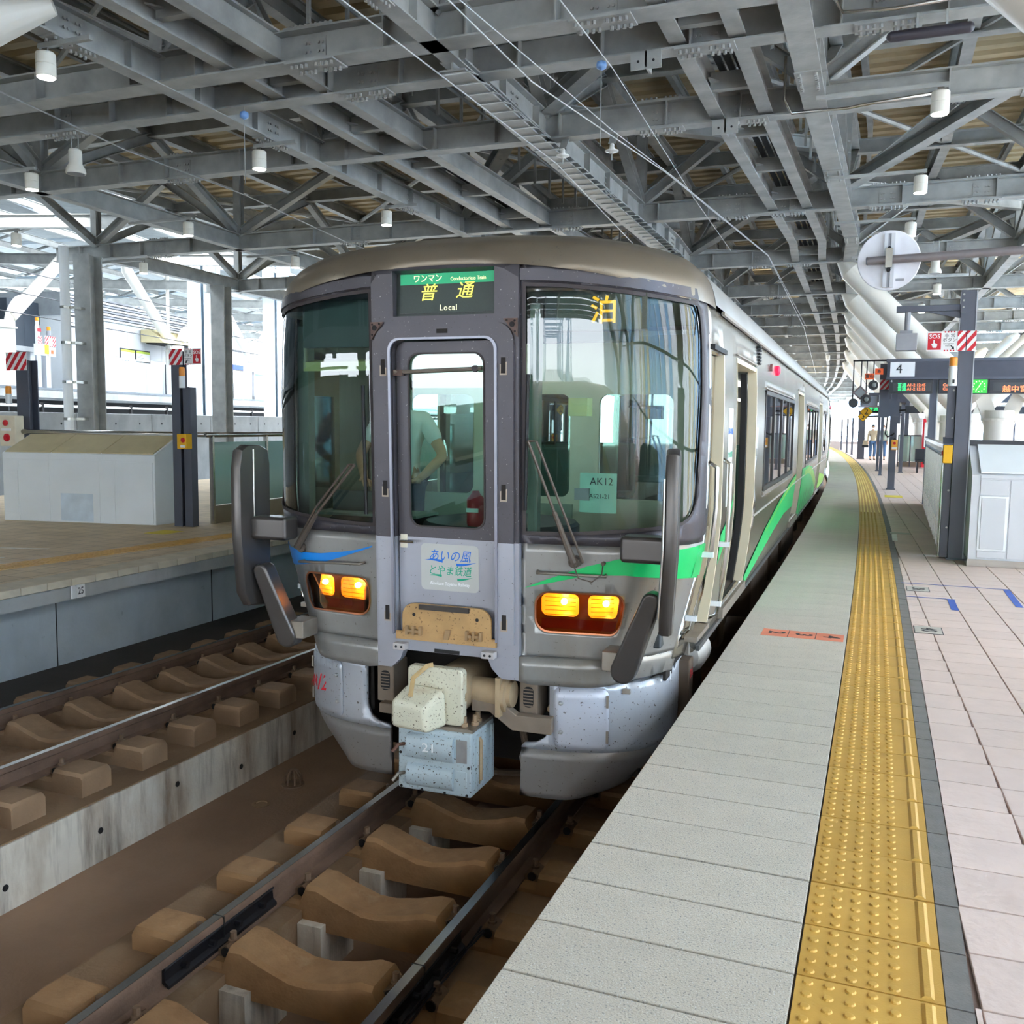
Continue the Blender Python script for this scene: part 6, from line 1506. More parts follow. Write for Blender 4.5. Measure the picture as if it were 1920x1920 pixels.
for sg in (1, -1):
    mb = panel([(.62, 1.06), (19.9, 1.06), (19.9, 3.25), (.62, 3.25)], [ch]+dh+wh, lambda y, z: (lambda p: (sg*p[0], p[1], p[2]))(sside(y, z)), .22)
    sw_ = b_(mb, 'side_wall', body_ss, None, smooth=30); solid(sw_, .06, (sg, 0, 0))
    sw_['side'] = sg
# ------------------------------------------------------------------ train side fittings, interior, underframe
jamb = M('cream_door_jamb', C(226,214,184), .45, 0, .04, 4); door_ss = M('door_leaf_steel', C(150,148,140), .35, .8, .08, 3)
blk = M('black_window_frame', C(46,42,42), .4, .2, .1, 6)
for sg in (1, -1):
    def sb(y0, y1, z0, z1, o0, o1, name, m, par=None, **k):
        xm = max(WZ(z0), WZ((z0+z1)/2), WZ(z1)) if z1-z0 < .5 else None
        if xm: return b_(MB().box(min(sg*(xm+o0), sg*(xm+o1)), max(sg*(xm+o0), sg*(xm+o1)), y0, y1, z0, z1), name, m, par, **k)
        zs = [z0+(z1-z0)*i/10 for i in range(11)]; mb = MB(); vs = []
        for z in zs:
            w = sside(y0, z)[0] if y0 < 1.3 else WZ(z); w2 = sside(y1, z)[0] if y1 < 1.3 else WZ(z)
            vs += [(sg*(w+o0), y0, z), (sg*(w+o1), y0, z), (sg*(w2+o1), y1, z), (sg*(w2+o0), y1, z)]
        fs = [f for i in range(10) for f in ((4*i, 4*i+1, 4*i+5, 4*i+4), (4*i+1, 4*i+2, 4*i+6, 4*i+5), (4*i+2, 4*i+3, 4*i+7, 4*i+6), (4*i+3, 4*i, 4*i+4, 4*i+7))]+[(0,1,2,3), (40,43,42,41)]
        return b_(mb.add(vs, fs), name, m, par, **k)
    for (a, c) in DOORS:
        f_ = sb(c-.03, c, 1.17, 2.98, -.07, .004, 'door_jamb', jamb); sb(a, a+.012, 1.17, 2.98, -.07, .003, 'door_jamb', jamb, f_)
        sb(c-.10, c, 1.19, 2.93, -.115, -.075, 'door_leaf', door_ss, f_); sb(c-.13, c-.10, 1.19, 2.93, -.118, -.068, 'rubber_edge', black_m, f_)
        sb(a+.02, a+.07, 1.19, 2.93, -.115, -.075, 'door_leaf', door_ss, f_)
        sb(a-.04, c+.04, 1.095, 1.17, -.02, .025, 'door_sill', step_m, f_); sb(a, c, 2.95, 2.985, -.15, .0, 'door_head', jamb, f_)
        sb(a-.02, c+.02, 3.0, 3.012, -.0, .012, 'rain_gutter', step_m, f_)
    for wi, (a, c) in enumerate(WINS):
        nb = 4 if c-a > 2 else 1
        mb = MB(); x0, x1 = sg*(1.475-.02), sg*(1.475+.006)
        xa, xb = min(x0, x1), max(x0, x1)
        mb.box(xa, xb, a, a+.045, 1.9, 2.83).box(xa, xb, c-.045, c, 1.9, 2.83).box(xa, xb, a, c, 1.9, 1.94).box(xa, xb, a, c, 2.79, 2.83)
        wf = b_(mb, 'window_frame', blk)
        for i in range(1, nb): b_(MB().box(xa, xb, a+(c-a)*i/nb-.035, a+(c-a)*i/nb+.035, 1.92, 2.81), 'mullion', blk, wf)
        for i in range(nb): b_(MB().box(min(sg*1.462, sg*1.468), max(sg*1.462, sg*1.468), a+(c-a)*i/nb+.04, a+(c-a)*(i+1)/nb-.04, 1.93, 2.80), 'window_pane', win_gl, wf)
        sb(a-.03, c+.03, 2.84, 2.855, 0, .014, 'window_ledge', step_m, wf); sb(a-.02, c+.02, 1.86, 1.895, 0, .01, 'window_sill', step_m, wf)
    # crew door with handrails
    cd = sb(.68, 1.13, 1.2, 1.85, -.10, -.06, 'crew_door', M('crew_door_brown', C(150,136,112), .4, .4, .08, 4) if sg > 0 else bpy.data.materials['crew_door_brown'])
    sb(.68, 1.13, 2.68, 2.94, -.10, -.06, 'door_top', bpy.data.materials['crew_door_brown'], cd); sb(.68, .75, 1.85, 2.68, -.10, -.06, 'door_stile', bpy.data.materials['crew_door_brown'], cd); sb(1.06, 1.13, 1.85, 2.68, -.10, -.06, 'door_stile', bpy.data.materials['crew_door_brown'], cd)
    sb(.75, 1.06, 1.85, 2.68, -.085, -.078, 'door_window', win_gl, cd)
    sb(1.12, 1.15, 1.2, 2.96, -.06, .006, 'door_jamb', jamb, cd); sb(.64, 1.17, 2.955, 2.985, -.06, .02, 'rain_gutter', black_m, cd); sb(.66, 1.15, 1.165, 1.195, -.06, .02, 'door_step', step_m, cd)
    for y_ in (.64, 1.185):
        pr = [(sg*(sside(y_, z)[0]+.05), y_, z) for z in (1.25, 1.5, 1.75, 2.0, 2.25)]
        hr = b_(MB().tube([(sg*sside(y_, 1.22)[0], y_, 1.22)]+pr+[(sg*sside(y_, 2.28)[0], y_, 2.28)], .014, 8), 'door_handrail', stain_st, cd, smooth=True)
        for z in (1.32, 1.72): b_(MB().box(min(sg*sside(y_, z)[0], sg*(sside(y_, z)[0]+.07)), max(sg*sside(y_, z)[0], sg*(sside(y_, z)[0]+.07)), y_-.016, y_+.016, z-.016, z+.016), 'white_clamp', white_p, hr)
    # louvre, side lamps, body lines
    b = MB()
    for i in range(6): b.box(min(sg*1.44, sg*1.472), max(sg*1.44, sg*1.472), 3.28, 3.42, 3.03+.028*i, 3.045+.028*i)
    b_(b, 'vent_slots', black_m)
    lm_ = b_(MB().lathe((sg*1.452, 5.05, 3.07), [(.05,-.0*sg),(.05,.03*sg),(.03,.045*sg),(.002,.048*sg)], 12, 'x'), 'side_lamp', M('side_lamp_red', (.9,.02,.08), .4, emit=0.132) if sg > 0 else bpy.data.materials['side_lamp_red'])
    b_(MB().lathe((sg*1.458, 4.35, 3.06), [(.035,0),(.035,.025*sg),(.002,.03*sg)], 12, 'x'), 'side_lamp', M('side_lamp_dim', C(170,110,105), .4) if sg > 0 else bpy.data.materials['side_lamp_dim'])
    sb(3.2, 19.8, 1.72, 1.735, 0, .008, 'body_bead', M('bead_white', C(226,222,214), .3, .6) if sg > 0 else bpy.data.materials['bead_white']); sb(1.2, 19.85, 3.215, 3.235, 0, .02, 'gutter_bead', step_m); sb(.9, 19.85, 1.055, 1.09, -.01, .012, 'sill_bead', M('dark_sill', C(84,84,86), .5, .3) if sg > 0 else bpy.data.materials['dark_sill'])
# green sweep along the side (flat vinyl on the right and the left)
yel_g = M('yellow_green_vinyl', C(150,205,70), .35); dk_g = M('deep_green_vinyl', C(20,150,84), .35)
for sg in (1, -1):
    def sdec(pts, m, o, nm='side_stripe'):
        return b_(panel(pts, [], lambda y, z: (sg*(sside(y, z)[0]+o), y, z), .18), nm, m, None, smooth=True)
    if sg > 0:
        sdec([(.55, 1.79), (.66, 1.785), (.66, 1.59), (.55, 1.59)], green_d, .006)
        sdec([(1.19, 1.78), (1.5, 1.86), (1.74, 2.0), (1.78, 2.02), (1.6, 1.82), (1.4, 1.68), (1.19, 1.58)], green_d, .006)
    sdec([(3.15, 1.2), (3.6, 1.3), (4.6, 1.48), (6.0, 1.66), (7.4, 1.78), (8.44, 1.85), (8.44, 1.12), (6.2, 1.16), (4.6, 1.14), (3.15, 1.10)][0:6]+[(8.44, 1.40), (7.0, 1.42), (5.6, 1.33), (4.4, 1.22), (3.3, 1.12)], green_d, .006)
    sdec([(4.6, 1.452), (6.0, 1.628), (7.4, 1.748), (8.44, 1.815), (8.44, 1.77), (7.4, 1.71), (6.0, 1.6), (4.6, 1.43)], yel_g, .009)
    sdec([(9.86, 1.12), (9.86, 1.855), (11.4, 1.855), (12.8, 1.78), (13.9, 1.62), (15.04, 1.4), (15.04, 1.12)], green_d, .006)
    sdec([(10.6, 1.8), (11.8, 1.82), (13.0, 1.72), (14.2, 1.55), (15.04, 1.38), (15.04, 1.25), (13.8, 1.46), (12.4, 1.66), (11.4, 1.72), (10.6, 1.72)], yel_g, .009)
    for i in range(7): sdec([(10.2+.6*i, 1.10), (10.75+.6*i, 1.10), (10.62+.6*i, 1.42+.05*(i % 3))], dk_g, .009)
    sdec([(16.46, 1.12), (16.46, 1.5), (19.8, 1.3), (19.8, 1.12)], yel_g, .006)
# company mark, small, beside the first door
mk = b_(MB().box(1.469, 1.478, 1.38, 1.62, 1.95, 2.62), 'side_sticker', M('pale_sticker', C(206,206,200), .4))
text('あいの風', sblue, mk, (1.4795, 1.5, 2.46), (0,1,0), (0,0,1), .055, 'sticker_lettering', depth=.001); text('とやま鉄道', sgr, mk, (1.4795, 1.5, 2.3), (0,1,0), (0,0,1), .044, 'sticker_lettering', depth=.001)
b_(MB().box(1.478, 1.4795, 1.41, 1.59, 2.17, 2.19), 'white_line', white_s, mk)
# interior
intr = b_(MB().box(-1.36, 1.36, .75, 19.8, 1.06, 1.16), 'floor', M('car_floor', C(120,112,104), .6))
b_(MB().box(-1.36, 1.36, 1.75, 19.8, 3.14, 3.18), 'car_ceiling', white_p, intr)
for x in (-.55, .55): b_(MB().box(x-.06, x+.06, 2.0, 19.5, 3.10, 3.14), 'saloon_light', M('saloon_tube', (1,.98,.92), .5, emit=0.33) if x < 0 else bpy.data.materials['saloon_tube'], intr)
b_(MB().box(-1.38, 1.38, 19.8, 19.88, 1.06, 3.5), 'end_wall', int_w)
b_(MB().box(-1.42, 1.42, 19.88, 19.9, 1.0, 3.4), 'end_sheet', body_ss)
for i in range(6):
    for sx3 in (-1.0, 1.0):
        y_ = 4.1+ (i*1.0 if i < 4 else 6.9+(i-4)*1.0)
        st3 = b_(MB().box(sx3-.42, sx3+.42, y_, y_+.42, 1.5, 1.6), 'seat', M('seat_green', C(74,104,92), .8) if i == 0 and sx3 < 0 else bpy.data.materials['seat_green'], intr, bevel=.03)
        b_(MB().box(sx3-.42, sx3+.42, y_+.40, y_+.50, 1.55, 2.25), 'backrest', bpy.data.materials['seat_green'], intr, bevel=.03)
# partition behind the cab with windows, cab fittings
pw = [rrect(-.28, .28, 1.95, 2.72, .07), rrect(.5, 1.05, 1.95, 2.72, .07), rrect(-1.05, -.5, 1.95, 2.72, .07)]
part_ = b_(panel([(-1.40, 1.16), (1.40, 1.16), (1.40, 3.14), (-1.40, 3.14)], pw, lambda x, z: (x, 1.66, z), .2), 'cab_partition', int_w); solid(part_, .05)
for p in pw:
    b_(panel(p, [], lambda x, z: (x, 1.68, z), .3), 'partition_window', win_gl, part_)
b_(MB().box(-.31, .31, 1.64, 1.66, 1.16, 1.9), 'partition_door', int_g, part_); b_(MB().tube([(-.2, 1.6, 1.3), (-.2, 1.58, 1.35), (-.2, 1.58, 2.0), (-.2, 1.62, 2.05)], .012, 6), 'pole', M('yellow_pole', C(214,196,96), .4), part_)
b_(MB().box(-1.37, 1.37, .4, 1.66, 3.20, 3.23), 'cab_ceiling', int_g)
b_(MB().box(-1.15, 1.1, .30, .36, 2.98, 3.28), 'header_box', M('header_teal', C(44,66,64), .5))
dsk = b_(MB().prism([(-1.22, .44, 1.74), (-1.22, .85, 1.86), (-1.22, .85, 1.16), (-1.22, .44, 1.16)], (.82, 0, 0)), 'driver_desk', int_d, None, bevel=.015)
b_(MB().box(-1.2, -.42, .5, .85, 1.862, 1.88), 'desk_top', int_g, dsk); b_(MB().box(-1.15, -.55, .66, .70, 1.88, 2.02), 'instrument_panel', int_d, dsk)
b_(MB().prism([(.40, .42, 1.70), (.40, .8, 1.80), (.40, .8, 1.16), (.40, .42, 1.16)], (.85, 0, 0)), 'right_desk', int_d, None, bevel=.015)
b_(MB().lathe((.1, .72, 1.5), [(.52,0),(.52,.34),(.50,.36),(.002,.37)], 24), 'console_drum', M('console_dark', C(52,60,72), .5), None, smooth=40)
ext = b_(MB().lathe((.09, .30, 1.86), [(.05,0),(.055,.02),(.055,.17),(.03,.2),(.02,.22)], 14), 'extinguisher', red_m, None, smooth=40); b_(MB().box(.05, .13, .243, .25, 1.95, 1.975), 'white_label', white_s, ext)
b_(MB().tube([(.06, .55, 2.1), (.06, .55, 2.45), (.10, .55, 2.52), (.16, .55, 2.48), (.17, .55, 2.40)], .016, 8), 'lever', black_m); b_(MB().box(.16, .22, .52, .58, 1.9, 2.42), 'lever_post', int_d)
vis_ = b_(MB().obox((-1.18, .35, 2.83), (.62,0,0), (0,.25,.03), (0,0,.06)), 'sun_visor', M('visor_yellow_green', C(212,214,150), .6)); b_(MB().tube([(-1.17, .36, 2.85), (-1.17, .36, 3.05)], .012, 6).tube([(-.6, .4, 2.87), (-.6, .4, 3.05)], .012, 6), 'visor_arms', int_w, vis_)
b_(MB().box(-1.36, -1.28, .56, .64, 1.3, 3.15), 'corner_pillar', int_g); b_(MB().box(.62, .74, .5, .62, 2.55, 2.66), 'hanging_tag', M('tag_yellow', C(206,204,150), .6))
b_(MB().box(-.7, .7, .9, 1.1, 3.17, 3.2), 'cab_fill_light', M('cab_fill_glow', (1,.98,.9), .5, emit=0.462)); b_(MB().box(.47, .53, .2, .26, 1.16, 3.2), 'inner_pillar', int_g); b_(MB().box(-.53, -.47, .2, .26, 1.16, 3.2), 'inner_pillar', int_g)  # the glowing ceiling panel is an added fill light to brighten the cab
cur = MB(); P = []
for i in range(25): P.append((1.30-.012*(i % 2), .55+.045*i))
cur.add([(x, y, z) for x, y in P for z in (1.5, 3.1)], [(2*i, 2*i+1, 2*i+3, 2*i+2) for i in range(24)])
# destination display behind the right windscreen
ds = b_(MB().box(.575, 1.17, .17, .26, 3.035, 3.235), 'destination_display', M('led_panel_olive', C(78,82,70), .5, 0, .12, 140))
b_(MB().box(.575, .645, .165, .17, 3.035, 3.235), 'dark_end', led_dark, ds)
text('泊', M('led_amber', (1., .45, .01), .5, emit=0.158), ds, (.925, .163, 3.136), (1,0,0), (0,0,1), .165, 'led_lettering', depth=.003, bold=.012)
tag_ = b_(MB().box(.80, 1.02, .17, .176, 1.99, 2.22), 'unit_card', M('pale_green_card', C(166,214,196), .5)); text('AK12', ink, tag_, (.93, .167, 2.17), (1,0,0), (0,0,1), .06, 'lettering', depth=.001); text('A521-21', ink, tag_, (.92, .167, 2.085), (1,0,0), (0,0,1), .036, 'lettering', depth=.001); b_(MB().box(.77, .86, .16, .168, 2.06, 2.13), 'grey_square', grey_box, tag_)
# skirt
SKP = Plan([(0,.17),(.44,.18),(.62,.19),(.80,.215),(.95,.265),(1.08,.345),(1.18,.46),(1.235,.62),(1.25,.8),(1.25,1.1),(1.25,1.5)])
def SK(s, z, off=0.):
    x, y, nx, ny = SKP.at(s); sg_ = -1 if s < 0 else 1; i_ = .30*sst((.62-z)/.55)**1.3; ax = abs(x)
    ax -= i_*sst((ax-.6)/.6)+.03*sst((z-.62)/.3)*0; return (sg_*ax+nx*off, y+.10*(.95-z)*.3+ny*off, z)
for sg in (1, -1):
    SE = SKP.L[-1]-.35
    upk = [(.628, .95), (.628, .66), (.60, .60), (.545, .565), (.47, .555), (.452, .535), (.452, .525), (SE, .525), (SE, .96)]
    zb = lambda s: .215+.04*sst((s-.8)/.8)
    lok = [(.452, .525), (.44, .215)]+[(s, zb(s)) for s in arcx(8, .6, SE)]+[(SE, .525)]
    us = solid(b_(panel([(x*sg, z) for x, z in upk], [], SK, .07), 'skirt_upper', skirt_m, None, smooth=30), .03); ls = solid(b_(panel([(x*sg, z) for x, z in lok], [], SK, .07), 'skirt_lower', skirt_lo, None, smooth=30), .03)
    hx = rrect(.655, .985, .545, .93, .05) if sg > 0 else rrect(.82, 1.22, .545, .935, .05)
    ht = b_(panel([(x*sg, z) for x, z in hx], [], lambda s, z: SK(s, z, .012), .07), 'skirt_hatch', M('white_hatch_paint', C(204,206,216), .4, .2, .05, 3, specks=[(C(84,74,70),60,.66,.72)]) if sg > 0 else skirt_m, us, smooth=30); solid(ht, .012)
    kx = .70 if sg > 0 else .865
    for z in (.65, .83): b_(MB().lathe(SK(sg*kx, z, .012), [(.014,.004),(.014,-.004),(.008,-.016),(.002,-.017)], 10, 'y'), 'latch_bolt', bolt_m, ht)
    ex = .975 if sg > 0 else 1.215
    for z in (.60, .82): b_(MB().cbox(SK(sg*ex, z+.03, .018), .014, .012, .075), 'hinge', step_m, ht)
    b_(panel([(x*sg, z) for x, z in ((.628,.95),(.628,.62),(.60,.62),(.60,.95))], [], lambda s, z: tuple(Vector(SK(s, z))+Vector((0,.06,0))), .08), 'skirt_return', under_d, us)
    if sg > 0: b_(MB().cbox(SK(1.09, .91, .015), .045, .02, .03), 'small_lug', step_m, us); text('21', white_s, us, Vector(SK(1.50, .93, .006)), (math.cos(1.0), math.sin(1.0), 0), (0,0,1), .075, 'numeral', depth=.001)
    else:
        text('12', red_m, ht, Vector(SK(-1.02, .745, .018))+Vector((0,-.004,0)), (1,-.22,.02), (.22,0,1), .16, 'chalk_lettering', depth=.001, sx_=.6, bold=.01); text('AK', red_m, ht, Vector(SK(-1.14, .735, .018))+Vector((0,-.006,0)), (1,-.45,.02), (.22,0,1), .12, 'chalk_lettering', depth=.001, sx_=.45)
# coupler, its cover and the jumper box
cp = b_(MB().lathe((.02, -.02, .86), [(.15,.0),(.15,.55),(.12,.6),(.10,1.2)], 16, 'y'), 'coupler', M('coupler_tan', C(176,152,120), .75, .1, .15, 6, .2, 40), None, smooth=40)
b_(MB().lathe((.26, .16, .86), [(.085,-.14),(.085,.08),(.115,.085),(.115,.12),(.08,.125),(.08,.15)], 18, 'x'), 'air_cylinder', bpy.data.materials['coupler_tan'], cp, smooth=40); b_(MB().box(.33, .36, .05, .28, .74, .98), 'flange', bpy.data.materials['coupler_tan'], cp)
plt = b_(MB().prism([(x, -.06, z) for x, z in rrect(-.20, .165, .69, 1.035, .03)], (0, .07, 0)), 'cover_plate', cv_m, cp, bevel=.012, seg=3)
mb = MB(); v = [(-.225,-.24,.70),(.02,-.24,.68),(.075,-.06,.685),(-.21,-.06,.69),(-.225,-.24,.865),(.0,-.24,.83),(.06,-.06,.92),(-.20,-.06,.93)]
cb_ = b_(mb.add(v, [(0,3,2,1),(4,5,6,7),(0,1,5,4),(1,2,6,5),(2,3,7,6),(3,0,4,7)]), 'cover_block', cv_m, cp, bevel=.03, seg=3)
b_(MB().sweep([(-.014,-.003),(.014,-.003),(.014,.003),(-.014,.003)], [(-.11,-.2,.885), (-.115,-.15,.985), (-.06,-.075,1.045), (-.03,-.055,1.05)], up=(0,1,0)), 'lifting_strap', M('strap_tan', C(190,160,112), .7, .1, .1, 12), cp)
jb = b_(MB().box(-.242, .242, -.10, .26, .275, .665), 'jumper_box', jp_m, None, bevel=.012, seg=3)
for z0, z1 in ((.475, .635), (.305, .445)):
    n_ = 8; mb = MB(); vs = []
    for i in range(n_+1): a = PI*i/n_; vs += [(-.175, -.10-.035*math.sin(a), z0+(z1-z0)*(1-math.cos(a))/2), (.13, -.10-.035*math.sin(a), z0+(z1-z0)*(1-math.cos(a))/2)]
    mb.add(vs, [(2*i, 2*i+1, 2*i+3, 2*i+2) for i in range(n_)]+[tuple(range(0, 2*n_+1, 2)), tuple(range(1, 2*n_+2, 2))]); b_(mb, 'rounded_cover', jp_m, jb, smooth=40)
    b_(MB().box(.145, .215, -.106, -.1, z0+.01, z1-.01), 'side_plate', M('plate_grey', C(150,146,144), .6, .1, .1, 20) if z0 > .4 else jp_m, jb, bevel=.003, seg=1)
    b_(MB().tube([(-.20, -.1, (z0+z1)/2), (-.215, -.155, (z0+z1)/2+.01), (-.24, -.18, (z0+z1)/2-.03)], .011, 6), 'pull_lever', M('lever_rust', C(120,84,70), .6, .3) if z0 > .4 else step_m, jb)
text('21', white_s, jb, (-.02, -.138, .56), (1,0,0), (0,0,1), .075, 'numeral', depth=.003, sx_=1.25)
for x, z in ((-.22,.29),(-.08,.285),(.07,.285),(.215,.29),(.225,.46),(-.225,.5)): b_(MB().lathe((x, -.1, z), [(.009,0),(.009,-.003)], 8, 'y'), 'hole', black_m, jb)
for y_ in (-.04, .1, .2): b_(MB().box(.242, .254, y_, y_+.035, .30, .64), 'side_rib', jp_m, jb)
b_(MB().tube([(.249, -.0, .34), (.262, .0, .36), (.262, .0, .60), (.249, .0, .62)], .012, 6), 'side_lever', bpy.data.materials['coupler_tan'], jb); b_(MB().box(-.24, .24, -.08, .25, .665, .685), 'box_lid', step_m, jb)
bl_ = MB()
for x, y_ in ((.16,-.02),(.21,.03),(.2,.1)): bl_.lathe((x, y_, .685), [(.025,0),(.025,.02),(.016,.022),(.016,.06),(.004,.062)], 8)
b_(bl_, 'lid_bolts', M('bolt_tan', C(166,140,112), .6, .3), jb)
for sg in (1, -1):
    x = .49*sg
    lb = b_(MB().box(x-.06, x+.06, .20, .40, .70, .955), 'louvre_box', M('dust_grey', C(140,124,108), .8, .1, .1, 8) if sg > 0 else bpy.data.materials['dust_grey'], None, bevel=.01)
    b_(MB().prism([(x+a, .198, z) for a, z in rrect(-.033, .033, .775, .905, .03)], (0,.004,0)), 'louvre_opening', black_m, lb)
    for i in range(6): b_(MB().obox((x-.03, .192, .787+.02*i), (.06,0,0), (0,.012,-.008), (0,0,.006)), 'louvre_slat', bpy.data.materials['dust_grey'], lb)
b_(MB().sweep([(-.035,-.05),(.035,-.05),(.035,.05),(-.035,.05)], [(.16, .12, .80), (.29, .13, .80), (.43, .14, .70), (.66, .16, .695)], up=(0,0,1)), 'step_bar', bpy.data.materials['dust_grey'], None, bevel=.006)
b_(MB().box(-.50, -.25, .13, .22, .645, .71), 'step_bar', bpy.data.materials['dust_grey'], None, bevel=.008)
b_(MB().tube([(.62, .25, .76), (.66, .22, .83), (.68, .25, .9)], .026, 8), 'hose_end', bpy.data.materials['coupler_tan'])
b_(MB().tube([(-.3, .3, .62), (-.36, .25, .5), (-.40, .3, .38), (-.2, .5, .3)], .022, 8), 'air_hose', black_m); b_(MB().tube([(.42, .3, .6), (.46, .28, .45), (.44, .35, .3), (.2, .45, .24), (0, .4, .25)], .022, 8), 'air_hose', under_m)
b_(MB().box(-1.1, 1.1, .55, .62, .3, 1.0), 'bulkhead', under_d)
# underframe and bogies
b_(MB().box(-1.25, 1.25, .6, 19.8, .92, 1.06), 'underframe', under_d)
for x0, x1, y0, y1, z0 in ((.75,1.22,5.6,7.6,.35),(.75,1.22,8.0,9.2,.4),(.75,1.2,10.0,12.6,.38),(-1.22,-.75,5.6,9.0,.35),(-1.2,-.75,9.6,12.6,.38)): b_(MB().box(x0, x1, y0, y1, z0, .92), 'equipment_box', under_m, None, bevel=.02)
b_(MB().lathe((1.2, 1.75, .85), [(.002,-.22),(.10,-.2),(.14,-.12),(.14,.12),(.10,.2),(.002,.22)], 16, 'y'), 'air_tank', M('pale_tank', C(196,190,182), .5), None, smooth=40)
b_(MB().box(1.2, 1.32, 1.05, 1.2, .45, .95), 'step_iron', under_m, None, bevel=.01); text('BA', red_m, car, (1.322, 1.12, .85), (0,1,0), (0,0,1), .09, 'chalk_lettering', depth=.001)
b_(MB().box(1.15, 1.22, 2.15, 2.22, .2, 1.0), 'hanger_bar', under_m)
for yb in (3.3, 16.6):
    bg_ = b_(MB().box(-1.05, -.9, yb-1.6, yb+1.6, .42, .62).box(.9, 1.05, yb-1.6, yb+1.6, .42, .62).box(-1.05, 1.05, yb-.25, yb+.25, .5, .7), 'bogie', under_m)
    for yy in (-1.05, 1.05):
        for sg in (1, -1): b_(MB().lathe((sg*.566, yb+yy, .43), [(.46,-.075*sg),(.43,-.05*sg),(.43,.06*sg),(.1,.06*sg)][::1], 26, 'x'), 'wheel', M('wheel_steel', C(90,80,72), .5, .5) if 'wheel_steel' not in bpy.data.materials else bpy.data.materials['wheel_steel'], bg_, smooth=40)
        b_(MB().tube([(-.9, yb+yy, .43), (.9, yb+yy, .43)], .08, 10), 'axle', under_d, bg_)
        for sg in (1, -1): b_(MB().cbox((sg*.98, yb+yy, .45), .2, .36, .3), 'axle_box', under_m, bg_, bevel=.03)
# following car: same sides and roof, plain ends
car2 = thing('train_car', 'second silver car of the train, far along the platform behind the first car', 'train', (cx(23.0)+.02-.0, 20.35, 0), .043, world=False)
car2.location.x = TX0-math.sin(TTH)*20.35+.0
names2 = ('side_wall', 'roof', 'door_jamb', 'window_frame', 'side_stripe', 'underframe', 'bogie', 'equipment_box', 'gutter_bead', 'sill_bead', 'body_bead', 'end_wall', 'end_sheet', 'floor', 'roof_unit', 'side_lamp')
for ch in list(car.children):
    if ch.name.split('.')[0] in names2:
        c_ = ch.copy(); COL.objects.link(c_); c_.parent = car2
        for g in list(ch.children):
            d_ = g.copy(); COL.objects.link(d_); d_.parent = c_
e2 = b_(MB().box(-1.36, 1.36, .62, .7, 1.06, 3.3).prism([(-1.36,.62,3.2),(1.36,.62,3.2),(.9,.62,3.5),(0,.62,3.6),(-.9,.62,3.5)], (0,.08,0)), 'front_end_wall', white_p, car2); b_(MB().box(-.5, .5, .2, .62, 1.1, 3.0), 'gangway_bellows', M('bellows_grey', C(90,90,92), .8), car2)
b_(MB().box(-.5, .5, 19.9, 20.2, 1.1, 3.0), 'gangway_bellows', bpy.data.materials['bellows_grey'])
# ------------------------------------------------------------------ overhead wires
wire_m = M('overhead_wire', C(176,178,178), .4, .6); wire_d = M('dark_wire', C(60,60,64), .5, .4)
def wire(lab, pts, r=.008, m=wire_m): return tag(MB().tube(pts, r, 6).build('overhead_wire', m), lab, 'wire')
wire('bright contact wire running over the train roof, left one of the pair', [(-1.9,-10,5.98),(-1.87,2.03,5.98),(-1.74,7.2,5.96),(-2.21,13.8,5.98),(-2.1,30,5.95)])
wire('bright contact wire running over the train roof, right one of the pair', [(-1.2,-10,5.98),(-1.04,2.3,5.98),(-1.03,4.3,5.98),(-.74,6.33,5.98),(-.47,8.2,5.98),(.15,15.2,5.98),(-.2,30,5.95),(-1.6,60,5.9)])
wire('thinner messenger wire just beside the right contact wire', [(-1.1,-10,6.0),(-.95,2.36,5.98),(-.84,3.84,5.98),(-.68,6.1,5.98),(-.43,8.4,5.98),(.16,15.1,5.98),(-.1,30,5.95)], .006)
wire('thin wire carrying the blue insulator above the train, right of the contact wires', [(-.1,-6,5.98),(-.17,2.64,5.98),(-.3,4.72,6.17),(-.38,9.73,5.98),(-.49,14.4,5.98)], .006)
wire('thin wire crossing the upper left beams toward the train roof', [(-6.2,-8,6.0),(-6.51,2.68,5.98),(-6.86,4.9,5.98),(-6.9,7.4,5.98),(-7.4,11.1,5.98),(-7.9,30,5.95)], .009)
for lab, pts in (('dark thin wire crossing the left columns, upper one', [sw(2.0,-14,5.9),sw(2.0,8,5.75),sw(2.0,30,5.6)]), ('dark thin wire crossing the left columns, middle one', [sw(2.0,-14,5.35),sw(2.0,8,5.2),sw(2.0,30,5.1)]), ('dark thin wire crossing the left columns, lower one', [sw(2.0,-14,6.5),sw(2.0,10,6.3),sw(2.0,30,6.2)])):
    wire(lab, pts, .014, wire_d)
ins_m = M('insulator_white', C(232,230,224), .25); ins_b = M('insulator_blue', C(120,160,214), .3)
for lab, p, m in (('white disc insulator hanging from a beam above the train, left one', (-1.654, 7.2, 6.06), ins_m), ('white disc insulator hanging from a beam above the train, right one', (-.979, 7.2, 6.06), ins_m)):
    t = thing('insulator', lab, 'insulator', p)
    MB().lathe(p, [(.015,-.04),(.03,-.03),(.085,-.012),(.09,0),(.035,.012),(.04,.03),(.03,.05),(.034,.07),(.02,.09)], 16).build('porcelain_body', m, t, smooth=40)
    MB().obox((p[0]-.05, p[1]-.01, p[2]+.09), (.1,0,0), (0,.02,0), (0,.12,6.3-p[2]-.09)).build('hanger_bracket', steel, t)
    MB().tube([(p[0], p[1], p[2]-.04), (p[0], p[1], p[2]-.12)], .012, 6).build('hook', steel, t)
